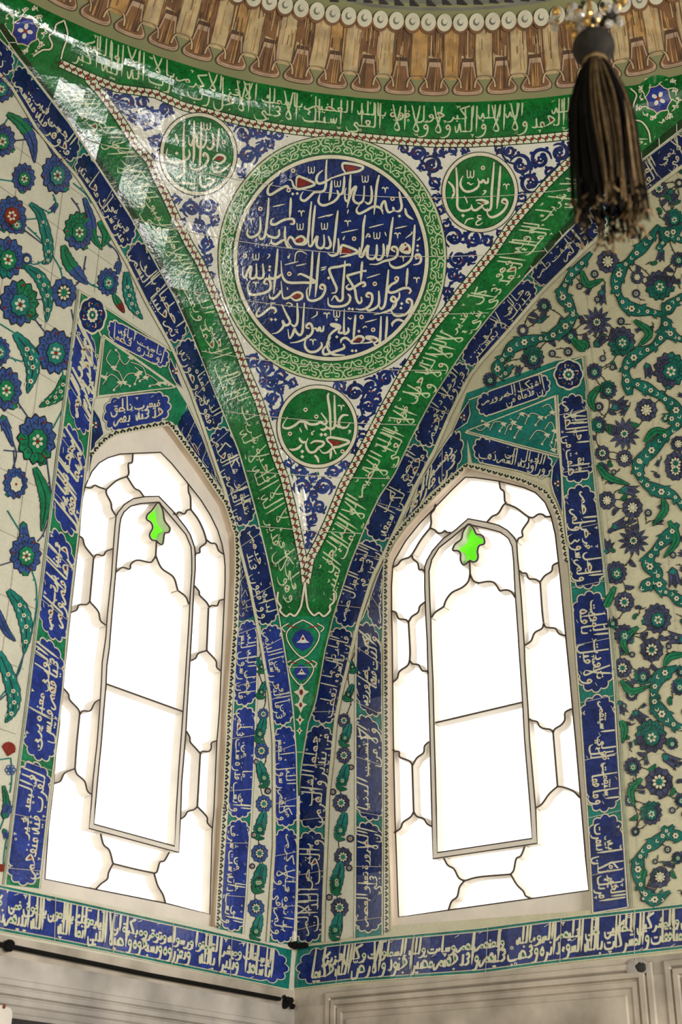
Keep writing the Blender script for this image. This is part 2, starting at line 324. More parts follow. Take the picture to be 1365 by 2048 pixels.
WIN = {
 'L': dict(
  opening=A1([(160, 1000), (200, 770), (230, 600), (290, 400), (370, 270), (480, 140), (600, 60), (750, 20), (1000, -30), (1340, -85)])
   + A2([(480, 220), (680, 500), (880, 790), (1020, 1010), (1100, 1240), (1130, 1365)]) + A4([(1240, 200), (1250, 400), (1250, 700), (1220, 1200)])
   + A7([(1275, 0), (1255, 500), (1230, 1000), (1215, 1365)]) + A8([(1217, 840), (0, 588), (60, 150), (75, 0)]) + A6([(190, 1000), (215, 600), (270, 200)]) + A5([(270, 1365), (310, 1000), (400, 150)]) + A3([(400, 150)]),
  frame=A1([(160, 1000), (205, 780), (300, 570), (400, 450), (520, 380), (680, 330), (860, 320), (1240, 305)]) + A2([(300, 460), (520, 730), (700, 960), (830, 1170), (925, 1365)])
   + A4([(1050, 250), (1080, 400), (1095, 560), (1095, 800), (1085, 1020), (1070, 1365)]) + A7([(1155, 0), (1140, 200), (1120, 430), (1105, 750), (1080, 1365)])
   + A8([(1175, 200), (1160, 745), (860, 670), (380, 575), (35, 505), (60, 150)]) + A6([(190, 1000), (215, 600), (270, 200)]) + A5([(270, 1365), (310, 1000), (400, 150)]) + A3([(400, 150)]),
  outer=A1([(630, 1180), (660, 1120), (740, 1020), (860, 940), (1020, 910), (1215, 905)]) + A2([(320, 1110), (490, 1330)]) + A4([(620, 130), (680, 300), (690, 400), (690, 600), (670, 850), (645, 1365)])
   + A7([(715, 0), (695, 350), (640, 1000), (630, 1365)]) + A8([(950, 325), (335, 160), (350, 0)]) + A6([(725, 950), (780, 450), (815, 0)]) + A5([(840, 900), (850, 650), (900, 300), (920, 0)]) + A3([(840, 700), (870, 250), (890, 0)]),
  inner=A1([(700, 1200), (740, 1120), (830, 1040), (960, 1005), (1205, 985)]) + A2([(170, 1040), (440, 1365)]) + A4([(560, 130), (630, 300), (640, 450), (640, 650), (620, 950), (600, 1365)])
   + A7([(660, 0), (600, 800), (565, 1365)]) + A8([(920, 280), (370, 130), (380, 0)]) + A6([(805, 800), (840, 450), (875, 0)]) + A5([(905, 950), (915, 700), (950, 450), (985, 0)]) + A3([(900, 650), (915, 450), (955, 0)]),
  webs=[A5([(905, 940)])+A7([(655, 20)]),
   A1([(860, 320), (850, 440), (800, 460), (805, 590), (780, 635)]), A1([(780, 635), (640, 690), (500, 810)]), A1([(205, 780), (290, 790), (340, 755), (400, 780), (490, 810)]), A1([(500, 810), (500, 870), (560, 990), (575, 1080), (630, 1170)]),
   A1([(780, 635), (880, 790), (950, 830), (1010, 910)]), A2([(525, 735), (530, 840), (555, 920), (560, 1085)]), A2([(320, 1140), (370, 1150), (400, 1120), (470, 1145), (510, 1095), (560, 1085)]),
   A2([(560, 1085), (660, 1220), (730, 1365)])+A4([(840, 200)]), A4([(840, 200), (830, 250), (755, 310), (750, 375), (700, 385), (690, 420)]), A4([(840, 200), (900, 245), (970, 260), (1010, 350), (1080, 400)]),
   A4([(680, 830), (740, 905), (750, 960), (840, 1050), (880, 1120)]), A4([(880, 1120), (920, 1100), (990, 1100), (1020, 1035), (1080, 1015)]), AB([(1140, 860), (1130, 1095)]), AB([(1130, 1095), (1085, 1110), (1070, 1135), (1045, 1150)]), AB([(1130, 1095), (1180, 1150), (1185, 1185), (1205, 1205)]),
   A7([(705, 290), (750, 370), (760, 440), (830, 520), (895, 595)]), A7([(895, 595), (930, 565), (1010, 565), (1045, 520), (1050, 450), (1120, 420)]), A7([(895, 595), (880, 850), (855, 1310)]),
   A8([(1075, 10), (1055, 30), (1010, 45), (990, 75), (962, 95)]), A8([(1075, 10), (1140, 80), (1145, 120), (1175, 155)]),
   A3([(400, 150), (450, 190), (480, 290), (590, 430)]), A3([(600, 450), (640, 405), (730, 415), (770, 360), (860, 325)]), A3([(598, 440), (545, 1045)]), A3([(545, 1045), (500, 1085), (400, 1090), (365, 1160), (290, 1190)]), A3([(545, 1045), (660, 1180), (690, 1300), (760, 1365)]),
   A5([(320, 1000), (390, 1080), (410, 1160), (520, 1280), (548, 1355)]), A5([(548, 1355), (590, 1310), (690, 1305), (750, 1200), (820, 1155)]), A6([(545, 50), (505, 450), (480, 800)]), A6([(480, 800), (340, 860), (280, 970), (195, 1000)]), A6([(480, 800), (510, 880), (610, 970), (650, 1100), (705, 1150)]),
   A8([(415, 195), (435, 270), (475, 310), (500, 400)]), A8([(500, 400), (640, 435), (780, 465)]), A8([(885, 320), (850, 380), (820, 390), (800, 455), (780, 465)]), A8([(500, 400), (470, 460), (460, 505), (415, 540), (380, 578)]), A8([(780, 465), (805, 550), (840, 610), (858, 670)]),
   A3([(905, 640), (990, 580), (1090, 600), (1110, 530), (1200, 480), (1365, 510)])+A4([(120, 470), (150, 420)]), A4([(150, 420), (160, 210)]), A4([(150, 420), (230, 590), (390, 710), (450, 890)]), A4([(455, 895), (560, 980), (600, 1080)])],
  leaf=AB([(860, 290), (830, 330), (805, 355), (803, 380), (825, 395), (835, 425), (818, 462), (830, 490), (855, 495), (870, 510), (890, 512), (900, 455), (922, 450), (928, 425), (900, 385), (892, 335), (875, 295)])),
 'R': dict(
  opening=C1([(1110, 95)]) + C2([(300, 210), (650, 310), (850, 400), (1010, 510), (1130, 700), (1200, 920), (1250, 1200)]) + C4([(1240, 0), (1300, 800), (1345, 1365)]) + C6([(1060, 800), (1100, 1365)])
   + C8([(1290, 0), (1315, 635), (45, 735), (20, 0)]) + C5([(25, 1365), (15, 0)]) + C3([(8, 1000), (5, 300)]) + C1([(30, 1365), (130, 1160), (300, 920), (500, 700), (750, 450), (1000, 180)]),
  frame=C1([(130, 1365), (250, 1080), (440, 830), (700, 560), (900, 380), (1100, 235)]) + C2([(0, 240), (340, 290), (680, 355), (830, 440), (960, 580), (1040, 760), (1100, 1020), (1140, 1365)]) + C4([(1170, 400), (1210, 850), (1245, 1200)])
   + C6([(905, 0), (960, 550), (1000, 1000), (1035, 1365)]) + C8([(1250, 0), (1275, 300), (1295, 510), (930, 562), (405, 635), (55, 685), (60, 150)]) + C7([(130, 1200), (110, 500), (105, 0)]) + C5([(95, 600), (80, 0)]) + C3([(80, 900), (85, 500), (110, 230)]),
  outer=C1([(580, 1365), (650, 1240), (800, 1070), (960, 960), (1140, 800)]) + C2([(170, 850), (330, 890), (450, 960), (540, 1060), (575, 1120), (590, 1365)]) + C4([(605, 280), (640, 700), (680, 1310)])
   + C6([(345, 300), (390, 950), (410, 1365)]) + C8([(960, 0), (970, 212), (305, 310), (298, 0)]) + C7([(630, 700), (615, 0)]) + C5([(590, 450), (578, 0)]) + C3([(560, 900), (545, 500), (545, 230), (580, 130)]),
  inner=C1([(640, 1365), (740, 1200), (930, 1050), (1060, 940), (1145, 880)]) + C2([(170, 935), (350, 985), (460, 1070), (510, 1180), (530, 1365)]) + C4([(550, 550), (600, 1250)])
   + C6([(255, 0), (290, 500), (315, 900), (340, 1365)]) + C8([(925, 0), (935, 180), (335, 270), (328, 0)]) + C7([(690, 500), (675, 0)]) + C5([(660, 550), (635, 0)]) + C3([(630, 950), (615, 650), (605, 290), (640, 150)]),
  webs=[C5([(690, 1130)])+C6([(310, 850)]),
   C1([(690, 595), (680, 670), (630, 740), (635, 850), (620, 930)]), C1([(620, 930), (680, 955), (730, 1000), (790, 990), (820, 965), (850, 990), (900, 990)]), C1([(620, 930), (500, 1080), (380, 1280)]), C1([(380, 1280), (330, 1330), (230, 1365)])+C3([(175, 200), (110, 235)]),
   C2([(335, 290), (355, 390), (400, 430), (410, 550), (430, 590)]), C2([(430, 590), (390, 620), (320, 730), (240, 770), (170, 845)]), C2([(430, 600), (560, 650), (680, 740), (740, 780)]), C2([(740, 780), (800, 785), (870, 740), (930, 745), (970, 775), (1040, 770)]), C2([(740, 780), (730, 840), (650, 960), (655, 1040), (600, 1070), (580, 1120)]),
   C3([(375, 75), (385, 120), (450, 180), (470, 265), (510, 265), (545, 295)]), C3([(85, 830), (150, 855), (190, 935), (280, 950), (325, 985)]), C3([(550, 710), (480, 770), (455, 850), (370, 910), (325, 985)]), C3([(325, 985), (345, 1365)])+C5([(340, 280)]),
   C4([(610, 280), (650, 315), (705, 320), (740, 390), (830, 400), (895, 440)]), C4([(1145, 170), (1070, 210), (1050, 290), (960, 350), (900, 430)]), C4([(895, 440), (920, 800), (940, 990)]), C4([(940, 1000), (920, 1070), (820, 1130), (770, 1240), (685, 1300)]), C4([(940, 1000), (980, 1055), (1100, 1070), (1150, 1140), (1240, 1170)]),
   C5([(340, 280), (310, 350), (200, 430), (170, 520), (105, 580)]), C5([(340, 280), (380, 325), (460, 340), (510, 415), (570, 425), (595, 455)]),
   C6([(405, 1075), (440, 1100), (510, 1115), (540, 1170), (590, 1205), (690, 1220), (730, 1260)]), C6([(980, 940), (895, 990), (890, 1090), (840, 1160), (760, 1210), (730, 1260)]), C6([(730, 1260)])+CB([(685, 745)]), CB([(685, 745), (720, 750), (770, 770), (805, 805)]), CB([(685, 745), (640, 785), (600, 840), (570, 860)]),
   C7([(110, 260), (140, 290), (195, 300), (205, 370), (330, 420), (380, 480)]), C7([(605, 160), (545, 220), (530, 310), (440, 380), (380, 480)]), C7([(375, 480), (395, 1120)]), C7([(395, 1120), (350, 1190), (250, 1260), (215, 1340)])+C8([(60, 145)]), C7([(395, 1120), (440, 1180), (530, 1210), (580, 1280), (650, 1320)]),
   C8([(375, 305), (400, 350), (440, 375), (470, 430), (505, 450)]), C8([(505, 450), (600, 425), (800, 408)]), C8([(890, 230), (865, 290), (835, 310), (820, 380), (800, 408)]), C8([(505, 450), (475, 490), (460, 550), (425, 580), (405, 635)]), C8([(800, 408), (840, 475), (880, 515), (895, 545), (930, 562)]),
   C3([(640, 920), (690, 850), (805, 775)]), C3([(805, 775), (840, 680), (920, 580), (1060, 510), (1140, 430), (1165, 330)]), C3([(1160, 150), (1165, 330)]), C3([(1165, 330), (1210, 420), (1280, 450)])+C4([(60, 450), (180, 430), (270, 450), (345, 560)]), C4([(345, 560), (430, 545), (500, 570), (555, 650)])],
  leaf=C1([(1145, 880), (1070, 980), (1045, 1080), (960, 1150), (930, 1230), (1000, 1240), (1035, 1280), (1035, 1365)]) + C3([(1070, 200), (1110, 190), (1160, 145), (1210, 165), (1260, 140), (1275, 80)]) + C1([(1265, 1250), (1290, 1170), (1360, 1140), (1350, 1060), (1310, 1020), (1250, 1010), (1210, 930)])),
}
def project(p):
    q = np.array(p)-CAM; k = q@FW; return (W/2+F*(q@RT)/k, H/2-F*(q@UP)/k)
RECESS, GLASS = -.055, -.122
def to2(side, v): return [(-q[1] if side == 'L' else q[0], q[2]) for q in v]
def to3(side, p, d): return [((d, -a, b) if side == 'L' else (a, -d, b)) for a, b in p]
def area2(p): return sum(p[i-1][0]*p[i][1]-p[i][0]*p[i-1][1] for i in range(len(p)))/2
def face_with_hole(art, side, outer, hole, d, mat):
    loops = [outer]+([hole] if hole else [])
    tri = tessellate_polygon([[Vector((a, b, 0)) for a, b in l] for l in loops])
    allp = [p for l in loops for p in l]
    art.raw(to3(side, allp, d), [tuple(t) for t in tri], mat)
def sleeve(art, side, loop, d0, d1, mat):
    n = len(loop); art.raw(to3(side, loop, d0)+to3(side, loop, d1), [(i, (i+1) % n, n+(i+1) % n, n+i) for i in range(n)], mat)
proj = {'L': on_left, 'R': on_right}
def keep_inside(loop, hole_in, gap=.016):
    """move the points of LOOP that come closer than GAP to the outline HOLE_IN back inside it"""
    P = [Vector(p) for p in hole_in]; out = []
    for p in loop:
        p = Vector(p); best = None; ins = False
        for i in range(len(P)):
            a, b = P[i-1], P[i]; d = b-a; t = max(0, min(1, (p-a).dot(d)/max(d.dot(d), 1e-12))); c = a+d*t; l = (p-c).length
            if best is None or l < best[0]: best = (l, c, d)
            if (a.y > p.y) != (b.y > p.y) and p.x < (b.x-a.x)*(p.y-a.y)/(b.y-a.y)+a.x: ins = not ins
        l, c, d = best
        if not ins or l < gap:
            n = Vector((-d.y, d.x)).normalized(); n = n if area2(hole_in) > 0 else -n; p = c+n*gap
        out.append((p.x, p.y))
    return out
OPEN2 = {}
for side in 'LR':
    OPEN2[side] = to2(side, proj[side](WIN[side]['opening'], 0.0))
# ------------------------------------------------------------------ the setting
def slab(name, verts, faces, mat, smooth=False):
    a = Art('L'); a.raw(verts, faces, mat); return struct(finish(name, a, smooth=smooth))
a = Art('L'); face_with_hole(a, 'L', [(0, 2.6), (9.2, 2.6), (9.2, 8.5), (0, 8.5)], OPEN2['L'], 0, 'panel_cream'); struct(finish('wall_left', a))
a = Art('R'); face_with_hole(a, 'R', [(0, 2.6), (9.2, 2.6), (9.2, 8.5), (0, 8.5)], OPEN2['R'], 0, 'panel_ivory'); struct(finish('wall_right', a))
slab('trim_1', gv, gf, 'emerald', True)
slab('ceiling', dv, df, 'olive', True)
slab('floor', [(0, 0, 0), (9.2, 0, 0), (9.2, -9.2, 0), (0, -9.2, 0)], [(0, 1, 2, 3)], 'floorstone')
for side, nm in (('L', 'window_1'), ('R', 'window_2')):
    w = WIN[side]
    fr = Art(side)
    sleeve(fr, side, OPEN2[side], 0, RECESS-.07, 'jamb')
    fl = keep_inside(to2(side, proj[side](w['frame'], RECESS)), OPEN2[side])
    face_with_hole(fr, side, OPEN2[side], fl, RECESS, 'plaster')
    sleeve(fr, side, fl, RECESS, GLASS, 'plaster')
    o = struct(finish(nm, fr))
    tr = Art(side)
    lo, li = to2(side, proj[side](w['outer'], RECESS)), to2(side, proj[side](w['inner'], RECESS))
    face_with_hole(tr, side, lo, li, RECESS, 'plaster'); sleeve(tr, side, lo, RECESS, GLASS, 'plaster'); sleeve(tr, side, li, RECESS, GLASS, 'plaster')
    for k, web in enumerate(w['webs']): tr.solid(catmull(web, 5), 4.5, 6.5, RECESS, GLASS, 'plaster', side=side)
    lf = catmull(w['leaf'], 4, True)
    tr.solid(lf, 4.5, 6.5, RECESS, GLASS, 'plaster', closed=True, side=side)
    t_o = finish('tracery', tr, o)
    ln = Art(off(side, RECESS+.002))
    w['frame'] = [project(q) for q in to3(side, fl, RECESS)]
    for lp in ('frame', 'outer', 'inner'): ln.stroke(w[lp], 2.6, 'lineink', 0, closed=True, straight=True)
    for web in w['webs']: ln.stroke(web, 2.6, 'lineink', 1, n=5)
    ln.stroke(lf, 2.6, 'lineink', 1, closed=True, straight=True)
    finish('ink_outline', ln, t_o)
    gl = Art(side); big = to2(side, proj[side](w['opening'], RECESS)); leaf2 = to2(side, proj[side](w['leaf'], RECESS))
    face_with_hole(gl, side, OPEN2[side], None, GLASS-.003, 'pane'); finish('pane', gl, o)
    gg = Art(side); face_with_hole(gg, side, to2(side, proj[side](lf, RECESS)), None, GLASS+.01, 'greenpane'); finish('green_pane', gg, o)['label'] = 'green glass pane'
# ------------------------------------------------------------------ Arabic lettering, drawn with a broad pen (x grows to the LEFT, baseline y = 0)
DUAL = set('بتثجحخسشصضطظعغفقكلمنهيئى'); RIGHT = set('ادذرزوةأإآؤ')
def shift(st, dx, dy=0): return [(x+dx, y+dy) for x, y in st]
BOWL = [(.28, -.8), (1.0, -1.45), (1.8, -1.0), (2.05, .35)]
KNOT = [(.45, .1), (.2, .7), (.5, 1.15), (.82, .7), (.5, .1)]
def glyph(ch, fm):
    """-> advance, strokes, dots, filled counters"""
    S, D, Fl = [], [], []; con = fm in 'mf'; fin = fm in 'sf'
    if ch in 'أإآ': ad, S, D, Fl = glyph('ا', fm); S.append([(.5, 5.9), (.1, 5.7), (.4, 5.4), (0, 5.2)]); return ad, S, D, Fl
    if ch == 'ا': return (.8, [[(0, 0), (.3, .05), (.42, .6), (.40, 5)]], D, Fl) if con else (.78, [[(.12, 5), (.2, 2.5), (.3, -.1)]], D, Fl)
    if ch in 'بتثنيئ' and not fin:
        S.append([(0, 0), (.3, .02), (.42, .95), (.52, .05), (.98, 0)] if con else [(0, 1.15), (.1, .3), (.35, 0), (.95, 0)])
        D = {'ب': [(.5, -.7)], 'ت': [(.25, 1.7), (.75, 1.7)], 'ث': [(.25, 1.7), (.75, 1.7), (.5, 2.2)], 'ن': [(.45, 1.7)], 'ي': [(.25, -.7), (.75, -.7)], 'ئ': [(.45, 1.8)]}[ch]
        return .98, S, D, Fl
    if ch in 'بتث':
        S.append([(0, 0), (.6, -.15), (2, -.2), (2.7, .05), (2.9, .8)] if con else [(0, .9), (.12, .12), (.8, -.18), (2.1, -.18), (2.7, .1), (2.9, .8)])
        D = {'ب': [(1.5, -.85)], 'ت': [(1.2, .75), (1.75, .75)], 'ث': [(1.2, .75), (1.75, .75), (1.5, 1.25)]}[ch]; return 2.95, S, D, Fl
    if ch == 'ن': return 2.15, [([(0, 0), (.22, .0)] if con else [(0, .6), (.12, -.1)])+BOWL], [(1.0, -.1)], Fl
    if ch in 'يىئ':
        S.append(([(0, 0)] if con else [(.95, 1.1)])+[(.45, .55), (.9, .15), (.45, -.3), (.15, -.85), (.8, -1.45), (2.0, -1.25), (2.5, -.3)])
        if ch == 'ي': D = [(.9, -2.1), (1.45, -2.1)]
        return 2.5, S, D, Fl
    if ch == 'ل':
        if fin: return 2.15, ([[(0, 0), (.35, 0)]] if con else [])+[[(.25, 4.9), (.3, .3), (.42, -.7), (1.1, -1.35), (1.85, -.9), (2.05, .3)]], D, Fl
        return (.98, [[(0, 0), (.45, .02), (.98, 0)], [(.40, 4.8), (.45, .05)]], D, Fl) if con else (.95, [[(.1, 4.8), (.18, 1), (.32, .1), (.95, 0)]], D, Fl)
    if ch == 'ك':
        if fin: return 2.8, ([[(0, 0), (.35, .1)]] if con else [])+[[(.12, 4.6), (.22, .5), (.7, -.1), (2.2, -.1), (2.7, .6)], [(1.6, 1.9), (1.2, 1.6), (1.6, 1.3), (1.2, 1.0)]], D, Fl
        return 1.75, ([[(0, 0), (.6, .05)]] if con else [])+[[(-.2, 4.0), (.0, 3.7), (1.4, 3.0), (1.5, 2.6), (.55, .6), (.7, .08), (1.75, 0)]], D, Fl
    if ch in 'دذ':
        S.append([(0, 0), (.2, .1), (.35, 1.6), (.32, .35), (.6, -.05), (1.25, .1)] if con else [(.35, 1.7), (.08, .7), (.3, .0), (1.15, .1)])
        return 1.3, S, [(.4, 2.3)] if ch == 'ذ' else [], Fl
    if ch in 'رز':
        S.append([(0, 0), (.25, .35), (.35, -.2), (.8, -.9), (1.65, -1.05)] if con else [(.05, .9), (.12, 0), (.5, -.8), (1.5, -1.1)])
        return 1.2, S, [(.4, 1.2)] if ch == 'ز' else [], Fl
    if ch in 'وؤ':
        return 1.4, ([[(0, 0), (.3, .1)]] if con else [])+[[(.15, .65), (.6, .35), (.85, .75), (.5, 1.15), (.15, .75), (.18, .0), (.6, -.8), (1.5, -1.15), (2.1, -1.0)]], D, [(.48, .75)]
    if ch == 'م':
        if fin: return 2.5, [[(0, 0), (.15, .7), (.6, .8), (.7, .25), (.3, .0)], [(.45, .8), (1.2, .45), (1.9, -.25), (2.5, -.4), (2.75, .1), (2.5, .55)]], D, [(.45, .35)]
        return 1.2, [[(0, 0), (.15, .7), (.65, .75), (.65, .15), (.3, -.05), (1.2, 0)]], D, [(.42, .38)]
    if ch in 'هة':
        if ch == 'ة' or fm == 's':
            r = [(.4, 1.35), (.1, .5), (.4, 0), (.9, .3), (.75, .9), (.4, 1.35)]
            return 1.15, ([[(0, 0), (.3, .1)]] if con else [])+[r], [(.2, 2.0), (.7, 2.0)] if ch == 'ة' else [], [(.5, .5)]
        if fm == 'f': return 1.5, [[(0, 0), (.3, .05), (.55, 1.4), (.8, .3), (1.1, -.15), (1.3, .2), (1.4, 1.0)]], D, Fl
        return 1.5, ([[(0, 0), (.3, .05)]] if con else [])+[[(.25, .1), (.15, .8), (.6, 1.35), (1.15, .7), (.8, .1), (.25, .1), (1.5, 0)], [(.6, 1.3), (.5, .6), (1.0, .4)]], D, [(.45, .5), (.8, .75)]
    if ch in 'جحخ':
        dd = {'ج': (.9, -.55), 'خ': (.7, 2.3)}
        if fin: return 1.8, ([[(0, 0), (.3, .5)]] if con else [])+[[(1.4, 1.3), (.2, 1.0), (1.2, .3), (1.55, -.8), (.9, -1.75), (-.2, -1.6)]], [{'ج': (.9, -.5), 'خ': (.7, 2.0)}[ch]] if ch != 'ح' else [], Fl
        S = ([[(0, 0), (.3, .3)]] if con else [])+[[(.8, .55), (1.25, 1.7), (.9, 1.75), (.05, 1.0), (1.1, .35), (2.0, 0)]]
        return 2.0, S, [dd[ch]] if ch in dd else [], [('T', (.35, 1.02), (1.05, 1.5), (.85, .65))]
    if ch in 'سش':
        h = ([(0, 0), (.18, .9)] if con else [(.02, 1.05)])+[(.22, .15), (.5, .12), (.62, .85), (.72, .15), (1.0, .12), (1.12, .8), (1.25, .05)]
        D = [(.35, 1.6), (.85, 1.6), (.6, 2.1)] if ch == 'ش' else []
        return (3.2, [h+shift(BOWL, 1.05)], D, Fl) if fin else (1.95, [h+[(1.95, 0)]], D, Fl)
    if ch in 'صضطظ':
        lp = [(.1, .1), (.7, .85), (1.5, 1.05), (1.9, .5), (1.4, .02), (.1, .1)]; S = [lp]
        if con: S.append([(-.05, 0), (.2, .08)])
        Fl = [('T', (.6, .3), (1.5, .85), (1.5, .25))]
        if ch in 'طظ':
            S += [[(.75, 4.3), (.85, .4)], [(1.3, .05), (2.35, 0)]]; return 2.35, S, [(1.6, 1.8)] if ch == 'ظ' else [], Fl
        D = [(1.0, 1.7)] if ch == 'ض' else []
        if fin: S.append([(1.4, .02), (2.0, .0), (2.15, .7)]+shift(BOWL, 2.05)); return 4.2, S, D, Fl
        S.append([(1.4, .02), (2.1, .0), (2.2, .75), (2.35, .0), (2.95, 0)]); return 2.95, S, D, Fl
    if ch in 'عغ':
        D = [(.6, 2.3)] if ch == 'غ' else []
        if fm == 'i': return 1.85, [[(1.2, 1.45), (.6, 1.75), (.25, 1.2), (.7, .85), (1.1, .95)], [(.6, .85), (.35, .35), (1.0, .0), (1.85, 0)]], D, Fl
        if fm == 'm': return 1.35, [[(0, 0), (.5, .15), (1.0, .95), (.2, 1.0), (.6, .1), (1.35, 0)]], D, [(.6, .65)]
        if fm == 'f': return 1.9, [[(0, 0), (.5, .2), (1.0, .95), (.2, .95), (.5, -.2), (.2, -1.0), (.8, -1.8), (1.9, -1.5)]], D, [(.6, .65)]
        return 2.0, [[(1.2, 1.3), (.6, 1.55), (.25, 1.0), (.8, .65), (.2, -.2), (.3, -1.3), (1.3, -1.75), (2.0, -1.3)]], D, Fl
    if ch in 'فق':
        D = [(.5, 1.9)] if ch == 'ف' else [(.25, 1.9), (.8, 1.9)]
        S = [KNOT]; Fl = [(.5, .65)]
        if con: S.append([(0, 0), (.45, .1)])
        if fin: S.append([(.5, .1), (2.1, -.15), (2.8, .1), (2.95, .75)] if ch == 'ف' else [(.45, .1)]+shift(BOWL, .12)); return 3.0 if ch == 'ف' else 2.3, S, D, Fl
        S.append([(.5, .1), (1.25, 0)]); return 1.25, S, D, Fl
    if ch == 'ﻻ': return 1.9, ([[(0, 0), (.4, .1)]] if con else [])+[[(-.1, 4.9), (.5, 2.2), (1.35, .15)], [(1.6, 4.9), (1.0, 2.2), (.3, .2), (.75, -.2), (1.35, .15)]], D, Fl
    return .8, [[(.6, .9), (.2, .7), (.5, .4), (.0, .1)]], D, Fl
def shape_word(w):
    w = w.replace('لا', 'ﻻ').replace('لأ', 'ﻻ').replace('لإ', 'ﻻ'); x = 0.; S, D, Fl = [], [], []
    joined = False
    for i, ch in enumerate(w):
        nxt = i+1 < len(w) and (w[i+1] in DUAL or w[i+1] in RIGHT or w[i+1] == 'ﻻ')
        out = ch in DUAL and ch != 'ى' and nxt
        fm = ('m' if out else 'f') if joined else ('i' if out else 's')
        ad, s, d, f = glyph(ch, fm)
        S += [shift(q, x) for q in s]; D += [(a+x, b) for a, b in d]
        for q in f: Fl.append(('T',)+tuple((a+x, b) for a, b in q[1:]) if q[0] == 'T' else (q[0]+x, q[1]))
        x += ad+(0 if out else .22); joined = out
    return x, S, D, Fl
class Ribbon:
    """a tile band on a wall between its lower (text foot) and upper edges"""
    def __init__(s, surface, E0, E1, n=160):
        s.s = surface; s.A = along(E0, n); s.B = along(E1, n); s.n = n
        c = (s.A+s.B)/2; s.c = c; s.d = np.r_[0, np.cumsum(np.linalg.norm(np.diff(c, axis=0), axis=1))]; s.len = s.d[-1]
    def at(s, f, y):
        i = np.clip(f, -.05, 1.05)*s.n; k = int(min(max(i, 0), s.n-1e-6)); t = i-k
        a = s.A[k]+(s.A[k+1]-s.A[k])*t; b = s.B[k]+(s.B[k+1]-s.B[k])*t
        return a+(b-a)*y
    def frac(s, p): 
        k = int(np.argmin(((s.c-np.array(p))**2).sum(1))); return k/s.n
    def frac_len(s, f0, f1): return abs(np.interp(f1*s.n, np.arange(s.n+1), s.d)-np.interp(f0*s.n, np.arange(s.n+1), s.d))
    def width(s, f): k = int(min(max(f*s.n, 0), s.n)); return float(np.linalg.norm(s.A[k]-s.B[k]))
def write(art, rib, f0, f1, text, ink, layer, pen=.055, y0=.04, y1=.96, fill='red', tiers=2, marks=1.0, pad=.10, seed=1):
    """lay the words of TEXT right to left on the ribbon between fractions f0 and f1 in one or two stacked lines"""
    R = random.Random(seed); L = rib.frac_len(f0, f1); Hh = rib.width((f0+f1)/2)
    words = [shape_word(w) for w in text.split()]
    ends = [0.]*tiers; place = []
    last = 0.
    for i, w in enumerate(words):
        t = i % tiers
        x = max(ends[t], last+.8 if tiers > 1 else ends[t]); place.append((t, x)); ends[t] = x+w[0]+.5; last = x
    Wd = max(ends)
    x_pad = pad*Hh; hx = (L-2*x_pad)/max(Wd, 1)
    base = [.215, .55] if tiers == 2 else [.27]; uy = [.146, .086] if tiers == 2 else [.135]
    def mp(x, y):
        return rib.at(f0+(f1-f0)*(x_pad+x*hx)/L, min(max(y, y0), y1))
    pw = pen*Hh
    occ = []
    for (t, x0), (ad, S, D, Fl) in zip(place, words):
        for q in S:
            P = [mp(x0+a, base[t]+b*uy[t]) for a, b in q]
            long = abs(q[0][1]-q[-1][1]) > 3.5
            art.stroke(P, pw*(1.05 if long else 1.), ink, layer, taper=(.75, .25) if q[0][1] > q[-1][1] else (.5, .6), n=4 if len(q) > 2 else 3)
        for (a, b) in D:
            c = mp(x0+a, base[t]+b*uy[t]); e = pw*.62; art.put([(c[0]+e, c[1]), (c[0], c[1]+e), (c[0]-e, c[1]), (c[0], c[1]-e)], [(0, 1, 2, 3)], ink, layer)
        if fill:
            for q in Fl:
                if q[0] == 'T': art.put([mp(x0+a, base[t]+b*uy[t]) for a, b in q[1:]], [(0, 1, 2)], fill, layer+1)
                else: c = mp(x0+q[0], base[t]+q[1]*uy[t]); art.disc(c, pw*.5, pw*.5, fill, layer+1, n=7)
    n = int(marks*L/Hh*3.2)
    for k in range(n):
        x = Wd*(k+R.random())/n; y = R.choice([.9, .86, .5, .47, .1]); kind = R.choice('sswvor'); u = .03*Hh
        c = mp(x, y); ex = mp(x+.02, y)-c; l = np.linalg.norm(ex); ex = ex/(l if l else 1); ey = (rib.at((f0+f1)/2, 1)-rib.at((f0+f1)/2, 0)); ey = ey/np.linalg.norm(ey)
        def m(pts): return [c+ex*a*u+ey*b*u for a, b in pts]
        if kind == 's': art.stroke(m([(-1.6, 1.0), (1.6, -.6)]), pw*.5, ink, layer, taper=(.6, .5), straight=True)
        elif kind == 'w': art.stroke(m([(-1.6, 1.2), (-1.3, -.6), (-.1, .6), (0, -.7), (1.3, .5), (1.5, 1.3)]), pw*.42, ink, layer, n=3)
        elif kind in 'vr': art.stroke(m([(-1.3, .5), (-.5, 1.0), (0, -1.4)]), pw*.5, ink, layer, n=3); art.stroke(m([(0, 0), (.6, 1.0), (1.4, .7)]), pw*.5, ink, layer, n=3)
        else: art.ring(c, u*.95, u*.95, pw*.4, ink, layer, n=10)
